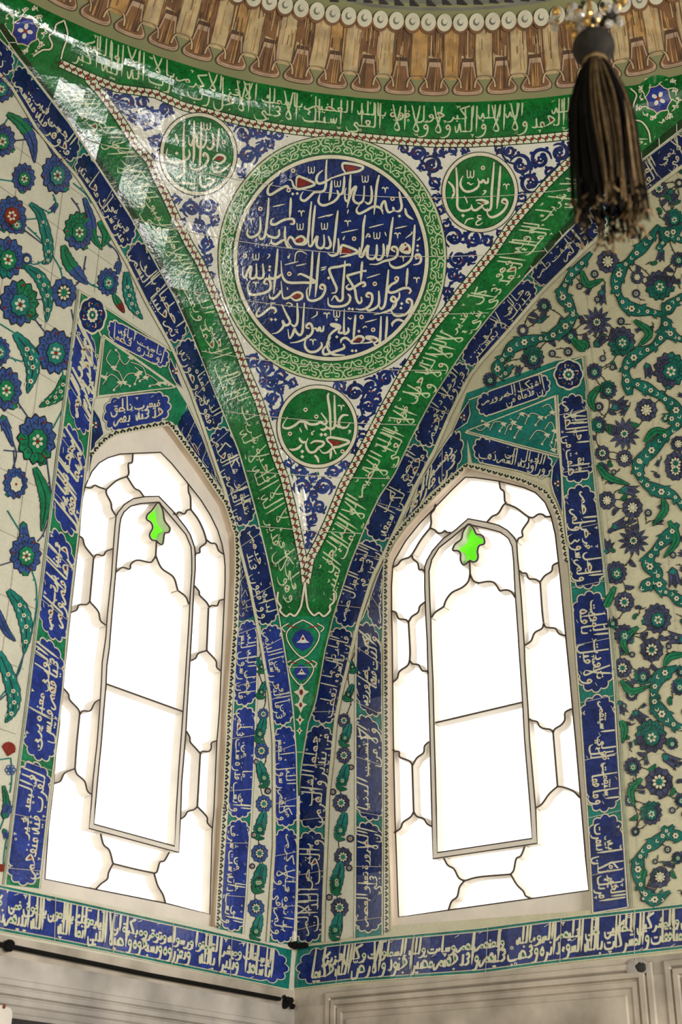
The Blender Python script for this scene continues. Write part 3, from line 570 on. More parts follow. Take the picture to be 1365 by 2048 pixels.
# ------------------------------------------------------------------ the pendentive: rope borders, medallions, inscription bands
ROPE_T = [(121, 126), (176, 152), (234, 176), (311, 187), (366, 212), (430, 229), (503, 247), (584, 260), (668, 269), (782, 280), (865, 286), (940, 286), (1011, 282), (1090, 276), (1154, 269), (1210, 258), (1238, 250)]
ROPE_L = [(176, 157), (205, 190), (227, 220), (249, 253), (271, 289), (300, 322), (315, 359), (330, 388), (352, 436), (377, 487), (399, 523), (421, 571), (447, 633), (472, 688), (494, 747), (518, 802), (536, 860), (553, 915), (569, 955), (587, 1028), (597, 1076), (609, 1134), (612, 1168)]
ROPE_R = [(1228, 257), (1190, 283), (1158, 306), (1121, 341), (1092, 370), (1048, 421), (1019, 455), (986, 505), (949, 549), (920, 585), (887, 629), (863, 657), (840, 695), (800, 761), (767, 820), (741, 871), (718, 915), (686, 973), (661, 1035), (639, 1083), (621, 1116), (614, 1156)]
RING = [(20, -6), (31, 0), (84, 20), (128, 40), (220, 77), (311, 110), (403, 139), (500, 163), (613, 183), (723, 196), (796, 201), (865, 204), (940, 204), (1011, 201), (1090, 195), (1154, 187), (1264, 168), (1365, 148), (1400, 141)]
STRIP_L0 = [(-8, 48), (31, 106), (139, 245), (264, 436), (311, 523), (352, 597), (388, 677), (429, 780), (434, 795)]
STRIP_L1 = [(8, 48), (48, 110), (120, 205), (183, 293), (250, 390), (286, 450), (322, 516), (359, 593), (385, 655), (418, 747), (434, 792)]
STRIP_R0 = [(1372, 252), (1282, 322), (1200, 398), (1130, 468), (1085, 516), (1050, 553)]
STRIP_R1 = [(1372, 233), (1279, 308), (1190, 390), (1121, 461), (1077, 508), (1049, 550)]
def yat(P, x): P = sorted(P); return float(np.interp(x, [p[0] for p in P], [p[1] for p in P]))
def offset(P, d):
    q = np.array(P, float); g = np.gradient(q, axis=0); l = np.linalg.norm(g, axis=1, keepdims=True); return q+np.c_[-g[:, 1], g[:, 0]]/l*d
# arabesque panel inside the ropes
a = Art('P'); xs = np.linspace(172, 1232, 90)
top = [(x, yat(ROPE_T, x)) for x in xs]; bot = [(x, yat(ROPE_L if x < 612.5 else ROPE_R, x)) for x in xs]
k = len(xs); pts = []; nb = 26
for j in range(nb+1): pts += [(top[i][0], top[i][1]+(bot[i][1]-top[i][1])*j/nb) for i in range(k)]
a.put(pts, [(j*k+i, j*k+i+1, (j+1)*k+i+1, (j+1)*k+i) for j in range(nb) for i in range(k-1)], 'white', 1)
def scroll(art, c, r, ang, dr=1, turns=1.15, w=6.0, blue='cobalt', L=2, flower=True):
    P = []
    for i in range(15):
        t = i/14; rr = r*(1-.62*t); q = ang+dr*turns*2*math.pi*t; P.append((c[0]+rr*math.cos(q), c[1]+rr*math.sin(q)))
    art.stroke(P, w, blue, L, taper=(.4, 1), n=2)
    art.disc(P[-1], w*.85, w*.85, blue, L, n=9)
    for i in (2, 5, 8):
        dx, dy = P[i][0]-c[0], P[i][1]-c[1]; l = math.hypot(dx, dy); art.disc((P[i][0]+dx/l*w*.62, P[i][1]+dy/l*w*.62), w*.5, w*.5, blue, L, n=8)
    art.stroke([(P[6][0]*.72+c[0]*.28, P[6][1]*.72+c[1]*.28), (P[8][0]*.72+c[0]*.28, P[8][1]*.72+c[1]*.28)], 1.8, 'red', L+1, straight=True)
    if flower:
        for q in range(5): art.disc((c[0]+4.2*math.cos(q*1.257+ang), c[1]+4.2*math.sin(q*1.257+ang)), 3.4, 3.4, blue, L, n=8)
        art.disc(c, 1.7, 1.7, 'white', L+1, n=7)
SC = [((213, 183), 15, 1, 1), ((252, 207), 18, 2.5, 1), ((296, 240), 21, 4, 1), ((285, 205), 12, 0, -1), ((330, 218), 15, 3, -1), ((312, 285), 15, 1.5, -1), ((345, 205), 9, 1.5, 1), ((232, 195), 9, 4, -1), ((268, 235), 11, 5, 1), ((306, 318), 8, 2, 1), ((395, 222), 10, 0, 1),
      ((487, 268), 18, 3.3, 1), ((523, 262), 16, 0, -1), ((556, 270), 14, 2, 1), ((496, 312), 19, 1, -1), ((520, 297), 12, 4, 1), ((482, 345), 10, 2, -1), ((580, 262), 8, 1, 1), ((540, 290), 9, 3, 1), ((460, 245), 8, 3, 1),
      ((383, 418), 16, 2, 1), ((418, 412), 17, 4, -1), ((400, 450), 14, 0, 1), ((432, 440), 10, 1, 1), ((412, 487), 14, 3, -1), ((417, 520), 11, 1, 1), ((421, 550), 9, 4, -1), ((432, 583), 7, 0, 1), ((350, 400), 10, 1, -1), ((366, 445), 8, 1, 1), ((395, 385), 8, 1, 1),
      ((808, 298), 10, 3, 1), ((836, 308), 15, 1, -1), ((864, 330), 17, 4, 1), ((868, 366), 12, 2, -1), ((880, 300), 12, 0, 1), ((905, 300), 9, 2, -1), ((872, 395), 9, 5, 1), ((848, 335), 9, 2, 1), ((880, 420), 9, 3, -1), ((930, 298), 8, 3, -1), ((1000, 297), 9, 1, 1),
      ((1042, 330), 20, 3.5, 1), ((1082, 318), 20, 0, -1), ((1062, 365), 19, 1, 1), ((1100, 345), 12, 2, -1), ((1120, 305), 17, 4, 1), ((1046, 395), 10, 5, -1), ((1150, 292), 12, 1, 1), ((1020, 302), 11, 4, -1), ((1180, 280), 9, 1, -1), ((1040, 418), 7, 1, 1),
      ((908, 475), 19, 2, 1), ((948, 478), 19, 0, -1), ((975, 483), 11, 3, 1), ((918, 518), 17, 4, -1), ((945, 515), 12, 1, 1), ((905, 550), 12, 3, 1), ((922, 558), 9, 1, -1), ((895, 585), 11, 2, -1), ((897, 610), 7, 0, 1), ((893, 450), 10, 4, 1), ((1000, 468), 8, 2, -1),
      ((508, 720), 13, 1, 1), ((530, 733), 16, 3, -1), ((540, 765), 14, 0, 1), ((562, 752), 12, 2, 1), ((585, 765), 9, 3, -1), ((545, 795), 11, 4, -1), ((551, 828), 9, 1, 1), ((560, 780), 8, 3, 1), ((525, 765), 8, 2, -1),
      ((680, 775), 12, 3, 1), ((710, 785), 18, 1, -1), ((742, 775), 18, 4, 1), ((772, 757), 15, 0, -1), ((738, 812), 16, 2, 1), ((725, 840), 11, 4, -1), ((755, 800), 11, 1, 1), ((795, 745), 8, 3, 1), ((725, 870), 10, 2, -1), ((712, 900), 8, 0, 1), ((812, 728), 7, 2, 1),
      ((578, 928), 9, 2, 1), ((600, 945), 12, 1, -1), ((668, 945), 12, 2, 1), ((690, 928), 8, 4, -1), ((606, 975), 17, 2, 1), ((647, 975), 17, 1, -1), ((613, 1012), 12, 3, -1), ((640, 1012), 12, 0, 1), ((626, 1040), 11, 1, 1), ((622, 1068), 9, 4, -1), ((619, 1092), 7, 2, 1), ((628, 955), 9, 1, 1), ((562, 900), 7, 1, 1), ((630, 992), 7, 1, 1)]
for k, (c, r, an, dr) in enumerate(SC):
    bl = 'scrollblue' if c[0] < 700 else 'navy'; scroll(a, c, r*1.1, an, dr, w=7.6 if r > 14 else 6.2 if r > 10 else 5., blue=bl, flower=r > 13)
    if k and math.dist(c, SC[k-1][0]) < 62:
        p = SC[k-1][0]; m_ = ((c[0]+p[0])/2+(p[1]-c[1])*.2, (c[1]+p[1])/2-(p[0]-c[0])*.2); a.stroke([c, m_, p], 4.2, bl, 2); a.disc(m_, 4.4, 3.6, bl, 2, n=9)
o = tag(finish('scroll_tile_field', a), 'white triangular tile field with blue scrollwork enclosed by three rope borders', 'tile panel')
# green arabesque ring and the large medallion
MC, MR = (662.5, 516), (198, 208)
RC, RR = (665, 517), (226, 243)
a = Art('P')
n = 96; pts = []
for i in range(n):
    q = 2*math.pi*i/n
    for kk in range(4):
        t = kk/3; pts.append(((MC[0]+MR[0]*.97*math.cos(q))*(1-t)+(RC[0]+RR[0]*math.cos(q))*t, (MC[1]+MR[1]*.97*math.sin(q))*(1-t)+(RC[1]+RR[1]*math.sin(q))*t))
a.put(pts, [(4*i+kk, 4*i+kk+1, 4*((i+1) % n)+kk+1, 4*((i+1) % n)+kk) for i in range(n) for kk in range(3)], 'ringgreen', 3)
def rp(q, t): return ((MC[0]+MR[0]*math.cos(q))*(1-t)+(RC[0]+RR[0]*math.cos(q))*t, (MC[1]+MR[1]*math.sin(q))*(1-t)+(RC[1]+RR[1]*math.sin(q))*t)
NR = 30
for i in range(NR):
    q = 2*math.pi*i/NR; h = math.pi/NR
    a.stroke([rp(q-h, .08), rp(q-h*.7, .42), rp(q-h*.15, .52), rp(q, .72), rp(q+h*.15, .52), rp(q+h*.7, .42), rp(q+h, .08)], 2.6, 'palegreen', 4, n=4)
    a.stroke([rp(q, .72), rp(q+h*.3, .95), rp(q+h, 1.0-.06), rp(q+h*1.7, .95), rp(q+2*h, .72)], 2.4, 'palegreen', 4, n=4)
    for sg in (-1, 1):
        a.stroke([rp(q+sg*h*.85, .16), rp(q+sg*h*.35, .12), rp(q+sg*h*.15, .28), rp(q+sg*h*.4, .38), rp(q+sg*h*.52, .26)], 2.3, 'palegreen', 4, n=4, taper=(.6, 1))
        a.stroke([rp(q+h+sg*h*.1, .42), rp(q+h+sg*h*.25, .62), rp(q+h+sg*h*.6, .66), rp(q+h+sg*h*.55, .84), rp(q+h+sg*h*.25, .8)], 2.3, 'palegreen', 4, n=4, taper=(.6, 1))
    a.disc(rp(q+h, .6), 2.0, 2.0, 'palegreen', 4, n=7)
a.ring(RC, RR[0], RR[1], 4, 'palegreen', 4, n=96); a.ring(RC, RR[0]+3, RR[1]+3, 1.6, 'black', 4, n=96)
tag(finish('arabesque_ring', a), 'green ring of cream cloud scrolls circling the large navy medallion', 'tile ring')
def medallion(name, c, r, field, label, red='red', rim=8.5, group=None):
    a = Art('P'); a.bigdisc(c, r[0], r[1], field, 5)
    o = finish(name, a); tag(o, label, 'medallion', group)
    b = Art('P'); b.ring(c, r[0]-rim/2, r[1]-rim/2, rim, 'cream', 6, n=80); b.ring(c, r[0]+.6, r[1]+.6, 1.6, 'black', 7, n=80); b.ring(c, r[0]-rim, r[1]-rim, 1.3, 'black', 7, n=80); finish('rim', b, o)
    return o
def pen_work(o, jobs, ink='cream', edge='black'):
    a = Art('P')
    for f, w, strokes in jobs:
        for q in strokes: a.stroke(f(q), w, ink, 8, taper=(.55, .3), n=6)
    return a
MED = medallion('calligraphy_medallion', MC, (196, 206.5), 'navy', 'large round navy blue medallion filled with five lines of cream Arabic calligraphy')
D1 = lambda p: Z(460, 310, .15018, p); D2 = lambda p: Z(655, 310, .15018, p); D3 = lambda p: Z(460, 490, .15018, p); D4 = lambda p: Z(655, 490, .15018, p); DF = lambda p: Z(430, 450, .3663, p)
WD = 5.1
jobs = [
 (D2, WD, [[(955, 490), (975, 590), (990, 690), (960, 748), (890, 748)], [(890, 745), (872, 690)], [(885, 742), (820, 765), (790, 720), (765, 620), (725, 660), (720, 720), (742, 790)], [(742, 750), (690, 700), (610, 690), (510, 745), (420, 782), (388, 730), (430, 660)], [(1035, 710), (1060, 800), (1145, 862)],
   [(690, 265), (660, 400), (640, 600), (620, 795)], [(580, 410), (592, 520), (580, 620), (540, 650), (495, 620)], [(492, 410), (484, 560), (465, 620), (415, 648), (360, 620), (345, 560), (382, 425), (330, 470), (278, 605), (240, 600), (232, 510), (248, 440)],
   [(310, 260), (300, 400), (290, 560), (262, 705)], [(225, 280), (220, 400), (200, 505), (150, 540)], [(128, 470), (148, 550), (80, 625), (0, 650)],
   [(245, 240), (205, 180), (205, 115), (270, 112), (385, 130), (475, 162), (420, 212), (250, 245), (100, 292), (0, 332)],
   [(1165, 930), (1150, 1150), (1130, 1365)], [(960, 1240), (1010, 1192), (1042, 1235), (985, 1272)], [(1030, 1165), (1092, 1225), (1092, 1300), (1010, 1292), (955, 1245)],
   [(875, 830), (850, 1000), (830, 1180), (800, 1365)], [(745, 1180), (752, 1290), (742, 1365)], [(660, 1190), (655, 1365)], [(545, 1200), (535, 1300), (540, 1365)], [(505, 800), (480, 950), (470, 1150), (445, 1325)], [(545, 1200), (490, 1290), (455, 1365)], [(430, 1230), (425, 1365)],
   [(175, 1330), (185, 1222), (230, 1207), (402, 1287), (255, 1345), (165, 1362)], [(145, 1110), (150, 1250), (130, 1320), (60, 1342), (0, 1310)], [(140, 740), (120, 900), (95, 1130), (75, 1300)]]),
 (D1, WD, [[(1365, 298), (1260, 362), (1180, 380), (1150, 330), (1172, 260), (1240, 200)], [(1290, 60), (1280, 200), (1275, 420), (1230, 490), (1130, 497), (1060, 560), (995, 610), (945, 592), (945, 540), (975, 490)], [(1355, 340), (1340, 500), (1320, 610)], [(1365, 640), (1240, 672), (1180, 625), (1198, 520)],
   [(888, 430), (885, 340), (905, 290), (950, 295), (1130, 385), (1000, 442), (900, 455), (850, 420), (820, 340), (775, 332)], [(785, 490), (775, 430), (735, 422), (640, 472), (540, 530), (500, 500), (520, 420), (575, 365)],
   [(1310, 1080), (1342, 1190), (1310, 1240), (1255, 1235)], [(1250, 1060), (1255, 1180), (1230, 1235), (1180, 1235), (1152, 1190), (1165, 1085), (1120, 1150), (1080, 1212), (1050, 1200), (1050, 1120)], [(1135, 670), (1110, 900), (1090, 1170)], [(1085, 620), (1060, 850), (1045, 1060), (1015, 1170), (930, 1192), (855, 1160)],
   [(850, 1160), (900, 1100), (960, 1085), (1000, 1130), (960, 1180), (880, 1180), (835, 1112), (795, 1095), (770, 1160), (830, 1240)], [(735, 950), (732, 1100), (765, 1215), (825, 1240)], [(735, 1120), (680, 1150), (610, 1187), (555, 1170), (552, 1120)],
   [(810, 570), (805, 700), (795, 850)], [(800, 920), (850, 915), (845, 860), (790, 852), (700, 872), (610, 922), (550, 920), (548, 870), (585, 840)], [(655, 990), (650, 1070), (600, 1102), (520, 1080), (482, 1040)], [(515, 570), (505, 750), (485, 950), (460, 1085), (410, 1120), (378, 1075)], [(400, 820), (405, 950), (390, 1030), (330, 1082), (260, 1092), (225, 1040), (240, 975)]]),
 (D4, WD, [[(1140, 0), (1130, 150), (1085, 230), (990, 290), (900, 305), (840, 270), (822, 215)], [(1182, 195), (1180, 140), (1225, 130), (1248, 185), (1225, 245), (1145, 268)], [(960, 60), (1000, 40), (1030, 0)], [(1092, 0), (1092, 80), (1010, 90), (955, 60)], [(905, 92), (858, 60), (872, 28), (915, 32), (938, 85), (915, 160), (850, 195), (760, 215), (660, 257), (560, 258)],
   [(800, 0), (795, 170)], [(745, 0), (750, 100), (720, 180), (670, 195), (645, 150)], [(655, 0), (650, 120), (620, 180), (560, 182), (527, 130), (545, 10), (500, 70), (468, 150), (435, 155), (425, 60)],
   [(1070, 310), (1060, 450), (1050, 570)], [(1085, 650), (1112, 612), (1080, 575), (1000, 580), (900, 625), (830, 632), (808, 590), (850, 530), (920, 490), (942, 440), (918, 425), (895, 460)],
   [(1092, 772), (1055, 758), (1075, 720), (1122, 742), (1122, 820), (1060, 912), (960, 945), (890, 932), (852, 870), (880, 780)], [(960, 630), (955, 700), (905, 755), (850, 735), (868, 690), (910, 720), (910, 790), (870, 845), (800, 882), (700, 912), (620, 928)],
   [(815, 330), (800, 500), (780, 700), (760, 805), (715, 852), (688, 800)], [(685, 610), (690, 730), (680, 800), (620, 852), (540, 872), (520, 815)], [(562, 695), (520, 680), (542, 640), (592, 662), (592, 750), (540, 832), (450, 862), (372, 850)], [(450, 690), (455, 750), (420, 772), (385, 710), (368, 600), (330, 530), (265, 420), (295, 400), (400, 370), (512, 342), (500, 365)],
   [(270, 650), (302, 690), (290, 755), (230, 805), (120, 822), (20, 800), (8, 700)], [(235, 210), (220, 400), (205, 600), (200, 722), (150, 742), (100, 680), (50, 742)], [(302, 285), (290, 262), (150, 290), (40, 310), (30, 360), (80, 480), (120, 570), (110, 630), (50, 642)], [(465, 220), (455, 330), (445, 490)], [(462, 555), (502, 540), (490, 502), (440, 512), (360, 560), (290, 592), (252, 560), (290, 520)],
   [(795, 950), (790, 1100), (770, 1305)], [(715, 950), (705, 1200), (692, 1325), (645, 1340), (605, 1290)], [(612, 1312), (672, 1270), (620, 1230), (540, 1222), (520, 1240), (602, 1270), (560, 1300), (440, 1312)], [(440, 1312), (482, 1260), (460, 1222), (400, 1222), (330, 1280), (330, 1312), (440, 1312)], [(375, 930), (360, 1100), (345, 1275)], [(325, 1305), (250, 1240), (190, 1258), (178, 1310)],
   [(275, 1100), (280, 1150), (242, 1182), (220, 1150), (225, 850)], [(218, 1172), (140, 1172)], [(140, 1172), (172, 1090), (120, 1060), (45, 1060), (110, 1092), (170, 1088), (60, 1170), (12, 1250), (30, 1365)], [(1045, 1030), (940, 995), (870, 1040), (865, 1090)]]),
 (D3, WD, [[(1240, 592), (1200, 570), (1222, 530), (1262, 550), (1262, 620), (1210, 702), (1110, 742), (1040, 720), (1022, 620), (1042, 560)], [(1190, 100), (1170, 300), (1155, 500), (1135, 695)], [(1100, 90), (1090, 300), (1075, 500), (1055, 685)], [(900, 402), (960, 392), (1135, 492), (950, 502), (800, 502), (730, 470), (690, 380), (680, 210)],
   [(635, 50), (620, 250), (600, 450), (580, 650)], [(690, 380), (650, 422), (590, 447), (530, 440), (520, 390)], [(800, 690), (870, 737), (950, 712), (962, 660), (910, 630), (850, 650), (800, 692), (730, 712), (700, 680), (680, 480)], [(502, 520), (460, 512), (470, 460), (520, 462), (542, 540), (512, 612), (400, 652), (280, 662), (245, 620), (235, 540), (272, 470)],
   [(672, 600), (660, 642), (600, 702), (540, 707), (518, 655)], [(435, 250), (447, 400), (420, 442), (370, 440), (350, 400)], [(350, 250), (350, 400), (320, 442), (268, 430), (282, 290), (240, 342), (200, 432), (170, 402), (165, 300)],
   [(1250, 1075), (1237, 1140), (1205, 1140), (1195, 1100), (1170, 1142), (1140, 1112), (1080, 1122)], [(1062, 1112), (1018, 1100), (1030, 1060), (1072, 1052), (1102, 1120), (1080, 1192), (1000, 1252), (900, 1292), (800, 1307)], [(990, 770), (975, 1000), (965, 1150), (930, 1202), (880, 1160), (860, 1120), (830, 1200), (790, 1242), (770, 1120)], [(895, 770), (902, 950), (890, 1050), (850, 1082), (800, 1040)],
   [(690, 790), (750, 920), (800, 1030), (740, 1072), (700, 1012), (712, 1082), (640, 1162), (560, 1185)], [(585, 912), (612, 880), (590, 842), (530, 842), (430, 922), (370, 952), (352, 910), (402, 830)]]),
 (DF, WD, [[(632, 610), (612, 660), (640, 705), (710, 712)], [(700, 650), (705, 672), (660, 690), (600, 708), (592, 680), (630, 640)], [(580, 640), (582, 665), (550, 692), (510, 690), (490, 655), (503, 600)]]),
]
thin = [(D1, 2.6, [[(570, 690), (730, 655)], [(1170, 840), (1365, 790)]]), (D2, 2.6, [[(550, 970), (750, 920)], [(185, 1035), (410, 990)], [(900, 980), (1065, 945)], [(0, 820), (80, 790)], [(1120, 1020), (1120, 1050), (1040, 1110)], [(1230, 1095), (1225, 1120), (1190, 1140)], [(280, 725), (265, 785)], [(765, 1025), (785, 1085)], [(215, 1100), (210, 1130), (230, 1075)], [(510, 1110), (540, 1050), (570, 1090), (520, 1080)]]),
        (D3, 2.6, [[(730, 265), (915, 220)], [(880, 280), (1020, 250)], [(1210, 310), (1290, 290)], [(1210, 340), (1280, 315)], [(505, 120), (530, 140), (490, 190)], [(770, 150), (780, 175), (800, 110)], [(770, 600), (760, 560)], [(860, 230), (880, 110), (950, 85), (1030, 130)], [(745, 790), (780, 770), (830, 800), (780, 830)], [(1160, 880), (1155, 930), (1080, 980)], [(540, 820), (560, 780), (610, 770)]]),
        (D4, 2.6, [[(525, 440), (705, 385)], [(500, 1030), (660, 990)], [(470, 1110), (500, 1085), (530, 1100)], [(270, 960), (300, 985), (325, 970)]])]
a = pen_work(MED, jobs+thin)
def rmark(art, c, u=1., ink='cream', L=8):
    art.stroke([(c[0]-7*u, c[1]-3.6*u), (c[0]-3*u, c[1]-5.6*u), (c[0], c[1]-.5*u), (c[0]+.3*u, c[1]+6.5*u)], 2.6*u, ink, L, n=4, taper=(1, .4)); art.stroke([(c[0], c[1]-.5*u), (c[0]+3*u, c[1]-5.6*u), (c[0]+7*u, c[1]-3.6*u)], 2.4*u, ink, L, n=4)
def wmark(art, c, u=1., ink='cream', L=8):
    art.stroke([(c[0]-7*u, c[1]-8*u), (c[0]-6*u, c[1]+6*u), (c[0]-1*u, c[1]+5*u), (c[0]-.2*u, c[1]-6*u)], 2.3*u, ink, L, n=4); art.stroke([(c[0]-.2*u, c[1]+2*u), (c[0]+2*u, c[1]+7*u), (c[0]+6*u, c[1]+4*u), (c[0]+6.5*u, c[1]-8*u)], 2.3*u, ink, L, n=4)
def diamond(art, c, e, ink='cream', L=8): art.put([(c[0]+e, c[1]), (c[0], c[1]+e), (c[0]-e, c[1]), (c[0], c[1]-e)], [(0, 1, 2, 3)], ink, L)
def ringdot(art, c, r, L=8): art.disc(c, r, r, 'cream', L, n=12); art.disc(c, r*.5, r*.42, 'red', L+1, n=9)
for f, ps in ((D1, [(280, 880), (950, 780)]), (D2, [(770, 470), (270, 910), (935, 1075)]), (D4, [(1190, 470), (1010, 185)]), (D3, [(342, 530), (1105, 1295), (1290, 940)])):
    for c in f(ps): rmark(a, c, .95)
for f, ps in ((D1, [(1085, 200), (935, 955), (1260, 950)]), (D2, [(505, 320), (660, 1075), (135, 385)]), (D3, [(345, 160)]), (D4, [(125, 920)])):
    for c in f(ps): wmark(a, c, .9)
for f, ps in ((D1, [(835, 520), (895, 515), (430, 1195), (485, 1200)]), (D2, [(960, 815), (1203, 1210), (1200, 1270)]), (D3, [(530, 290), (525, 335), (550, 995), (605, 995), (1315, 440)]), (D4, [(990, 780), (980, 840), (290, 850), (335, 855), (420, 1150), (120, 995), (125, 1225), (15, 440)]), (DF, [(750, 688), (770, 688)])):
    for c in f(ps): diamond(a, c, 3.4)
for f, ps in ((D1, [(840, 207), (403, 718), (780, 470)]), (D2, [(355, 1115), (868, 585)]), (D3, [(790, 385), (200, 148)]), (D4, [(632, 518), (455, 960), (610, 1130), (920, 450), (1200, 160), (1040, 0)])):
    for c in f(ps): ringdot(a, c, 4.6)
for f, ps in ((D2, [[(210, 138), (330, 145), (425, 176), (265, 222)], [(200, 1235), (235, 1235), (352, 1287), (260, 1325), (180, 1322)], [(1050, 1225), (1080, 1275), (1020, 1265)]]), (D1, [[(900, 312), (940, 310), (1085, 382), (950, 428), (890, 425)], [(860, 1135), (930, 1102), (985, 1130), (935, 1168)], [(810, 880), (840, 900), (830, 915), (805, 895)]]),
               (D3, [[(815, 690), (890, 645), (948, 660), (945, 690), (890, 712)], [(475, 475), (515, 495), (485, 500)], [(1210, 545), (1245, 555), (1225, 572)], [(1030, 1080), (1065, 1088), (1045, 1100)], [(560, 865), (600, 885), (585, 900)]]),
               (D4, [[(340, 1287), (400, 1238), (465, 1250), (425, 1290)], [(1055, 600), (1095, 620), (1075, 640)], [(1065, 740), (1100, 755), (1090, 770)], [(530, 660), (570, 672), (550, 690)], [(865, 700), (900, 715), (880, 730)], [(870, 45), (915, 55), (890, 75)], [(1185, 150), (1225, 160), (1205, 180)], [(580, 1255), (640, 1265), (605, 1285)], [(460, 515), (485, 525), (470, 545)]])):
    for p in ps: a.poly(f(p), 'red', 9)
finish('lettering', a, MED)
E1 = lambda p: Z(315, 225, .12088, p); E2 = lambda p: Z(880, 300, .12088, p); E3 = lambda p: Z(550, 770, .12454, p)
def small(c, r, label, jobs, reds, rings, rm, wm, dm, f):
    o = medallion('small_medallion', c, r, 'emerald', label, rim=7.5, group='small green calligraphy medallions')
    a = pen_work(o, jobs)
    for p in reds: a.poly(f(p), 'red', 9)
    for cc in f(rings): ringdot(a, cc, 4.3)
    for cc in f(rm): rmark(a, cc, .95)
    for cc in f(wm): wmark(a, cc, 1.0)
    for cc in f(dm): diamond(a, cc, 4)
    finish('lettering', a, o); return o
small((397, 308), (77, 83), 'small round green medallion with cream script near the upper left end of the rope triangle', [(E1, 5, [[(440, 160), (428, 400), (430, 700), (435, 950), (425, 1005), (380, 1050), (315, 1085), (335, 1140)], [(605, 130), (598, 400), (600, 700), (580, 865)], [(720, 150), (715, 500), (700, 800), (695, 910)], [(905, 340), (925, 500), (900, 590), (850, 602), (808, 560)], [(800, 340), (800, 480), (750, 572), (690, 572), (650, 520), (650, 370), (600, 430), (560, 542), (520, 510), (512, 400)],
  [(1020, 260), (1000, 450), (980, 650)], [(515, 610), (530, 700), (490, 770), (380, 820), (260, 830), (170, 790), (140, 710), (165, 590)], [(800, 735), (755, 712), (780, 670), (830, 722), (830, 800), (750, 902), (640, 952), (560, 922), (518, 850)], [(910, 780), (1000, 700), (1100, 722), (1112, 780), (1030, 842), (935, 812)], [(900, 860), (920, 960), (1000, 992), (1120, 930), (1210, 845)], [(350, 1160), (500, 1175), (645, 1182)], [(705, 980), (700, 1130), (730, 1220), (800, 1222), (935, 1140), (850, 1092), (785, 1112)], [(290, 350), (320, 430), (347, 515)]]),
  (E1, 2.8, [[(225, 930), (270, 920), (320, 930)], [(540, 1050), (560, 1085), (600, 1090)], [(520, 1240), (580, 1260), (640, 1240)]])], [[(950, 780), (1000, 730), (1080, 725), (1090, 765), (1020, 800)], [(765, 715), (800, 735), (780, 748)]], [(1095, 490)], [], [(820, 230)], [(315, 675), (985, 905)], E1)
small((960.6, 384.6), (76, 80), 'small round green medallion with cream script near the upper right end of the rope triangle', [(E2, 5, [[(900, 200), (880, 450), (860, 700), (850, 940), (805, 1000), (740, 985), (700, 930)], [(1005, 265), (985, 550), (965, 800), (945, 975)], [(270, 285), (285, 500), (290, 800), (292, 935), (340, 1000), (440, 1005), (515, 965), (525, 900)], [(525, 925), (545, 985), (600, 997), (680, 945), (745, 880)], [(595, 835), (700, 830), (800, 868), (720, 890), (620, 880)], [(1090, 895), (1030, 862), (1060, 818), (1112, 842), (1115, 902), (1060, 1002), (960, 1082), (850, 1115), (790, 1055), (790, 960)],
  [(800, 460), (797, 530), (760, 545), (720, 500), (690, 535), (650, 522), (625, 470)], [(650, 522), (640, 602), (570, 662), (480, 692), (400, 672), (345, 590), (350, 500), (387, 425)], [(140, 520), (215, 605), (235, 680), (225, 750), (195, 815)]]),
  (E2, 3, [[(690, 1090), (635, 1090), (630, 1130), (685, 1142), (620, 1182), (600, 1230), (650, 1242), (715, 1200)], [(565, 1132), (460, 1152), (408, 1232)], [(403, 768), (440, 822), (457, 892)], [(715, 680), (760, 680), (745, 715), (700, 748)], [(450, 550), (480, 545), (510, 575), (560, 550)]])], [[(655, 872), (755, 880), (715, 905)], [(1040, 848), (1090, 862), (1065, 880)], [(210, 690), (230, 710), (215, 735)]], [(715, 295)], [(1105, 610)], [(510, 400)], [(385, 1088)], E2)
small((635, 853.6), (80.5, 83), 'small round green medallion with cream script low in the narrow end of the rope triangle', [(E3, 5, [[(865, 130), (850, 200), (880, 400), (890, 600), (895, 825)], [(955, 165), (960, 400), (965, 620), (930, 702), (850, 692), (815, 645)], [(1180, 490), (1100, 488), (1045, 540), (1025, 620), (1060, 682), (1150, 682), (1215, 600)], [(975, 640), (1040, 692)], [(740, 450), (830, 580), (800, 632), (730, 602), (660, 632), (560, 632), (500, 600), (400, 590), (330, 642), (230, 692), (150, 692), (128, 640), (205, 515)], [(520, 600), (485, 625), (520, 725)], [(820, 660), (830, 692), (780, 722), (725, 712)],
  [(985, 1115), (905, 960), (840, 890), (860, 850), (960, 852), (1195, 912), (1040, 992), (940, 1010), (850, 1082), (770, 1092), (715, 1035)], [(570, 942), (650, 902), (780, 920), (770, 972), (700, 1012), (640, 1072), (560, 1082), (508, 1010), (500, 940), (532, 855)], [(510, 912), (450, 922), (405, 885), (388, 845)], [(430, 960), (380, 1012), (300, 1042), (225, 1030)], [(905, 1050), (890, 1195)], [(635, 1130), (680, 1180), (705, 1255)]]), (E3, 2.8, [[(395, 690), (430, 770)], [(640, 735), (590, 770), (600, 800), (620, 780)], [(1175, 740), (1215, 740), (1180, 790)]])],
  [[(845, 880), (1110, 918), (1000, 965), (950, 985)], [(640, 930), (700, 945), (670, 960)]], [(665, 510), (240, 785), (490, 400), (1085, 1070)], [(1065, 370)], [], [(440, 1070), (440, 1155), (810, 800), (745, 800)], E3)
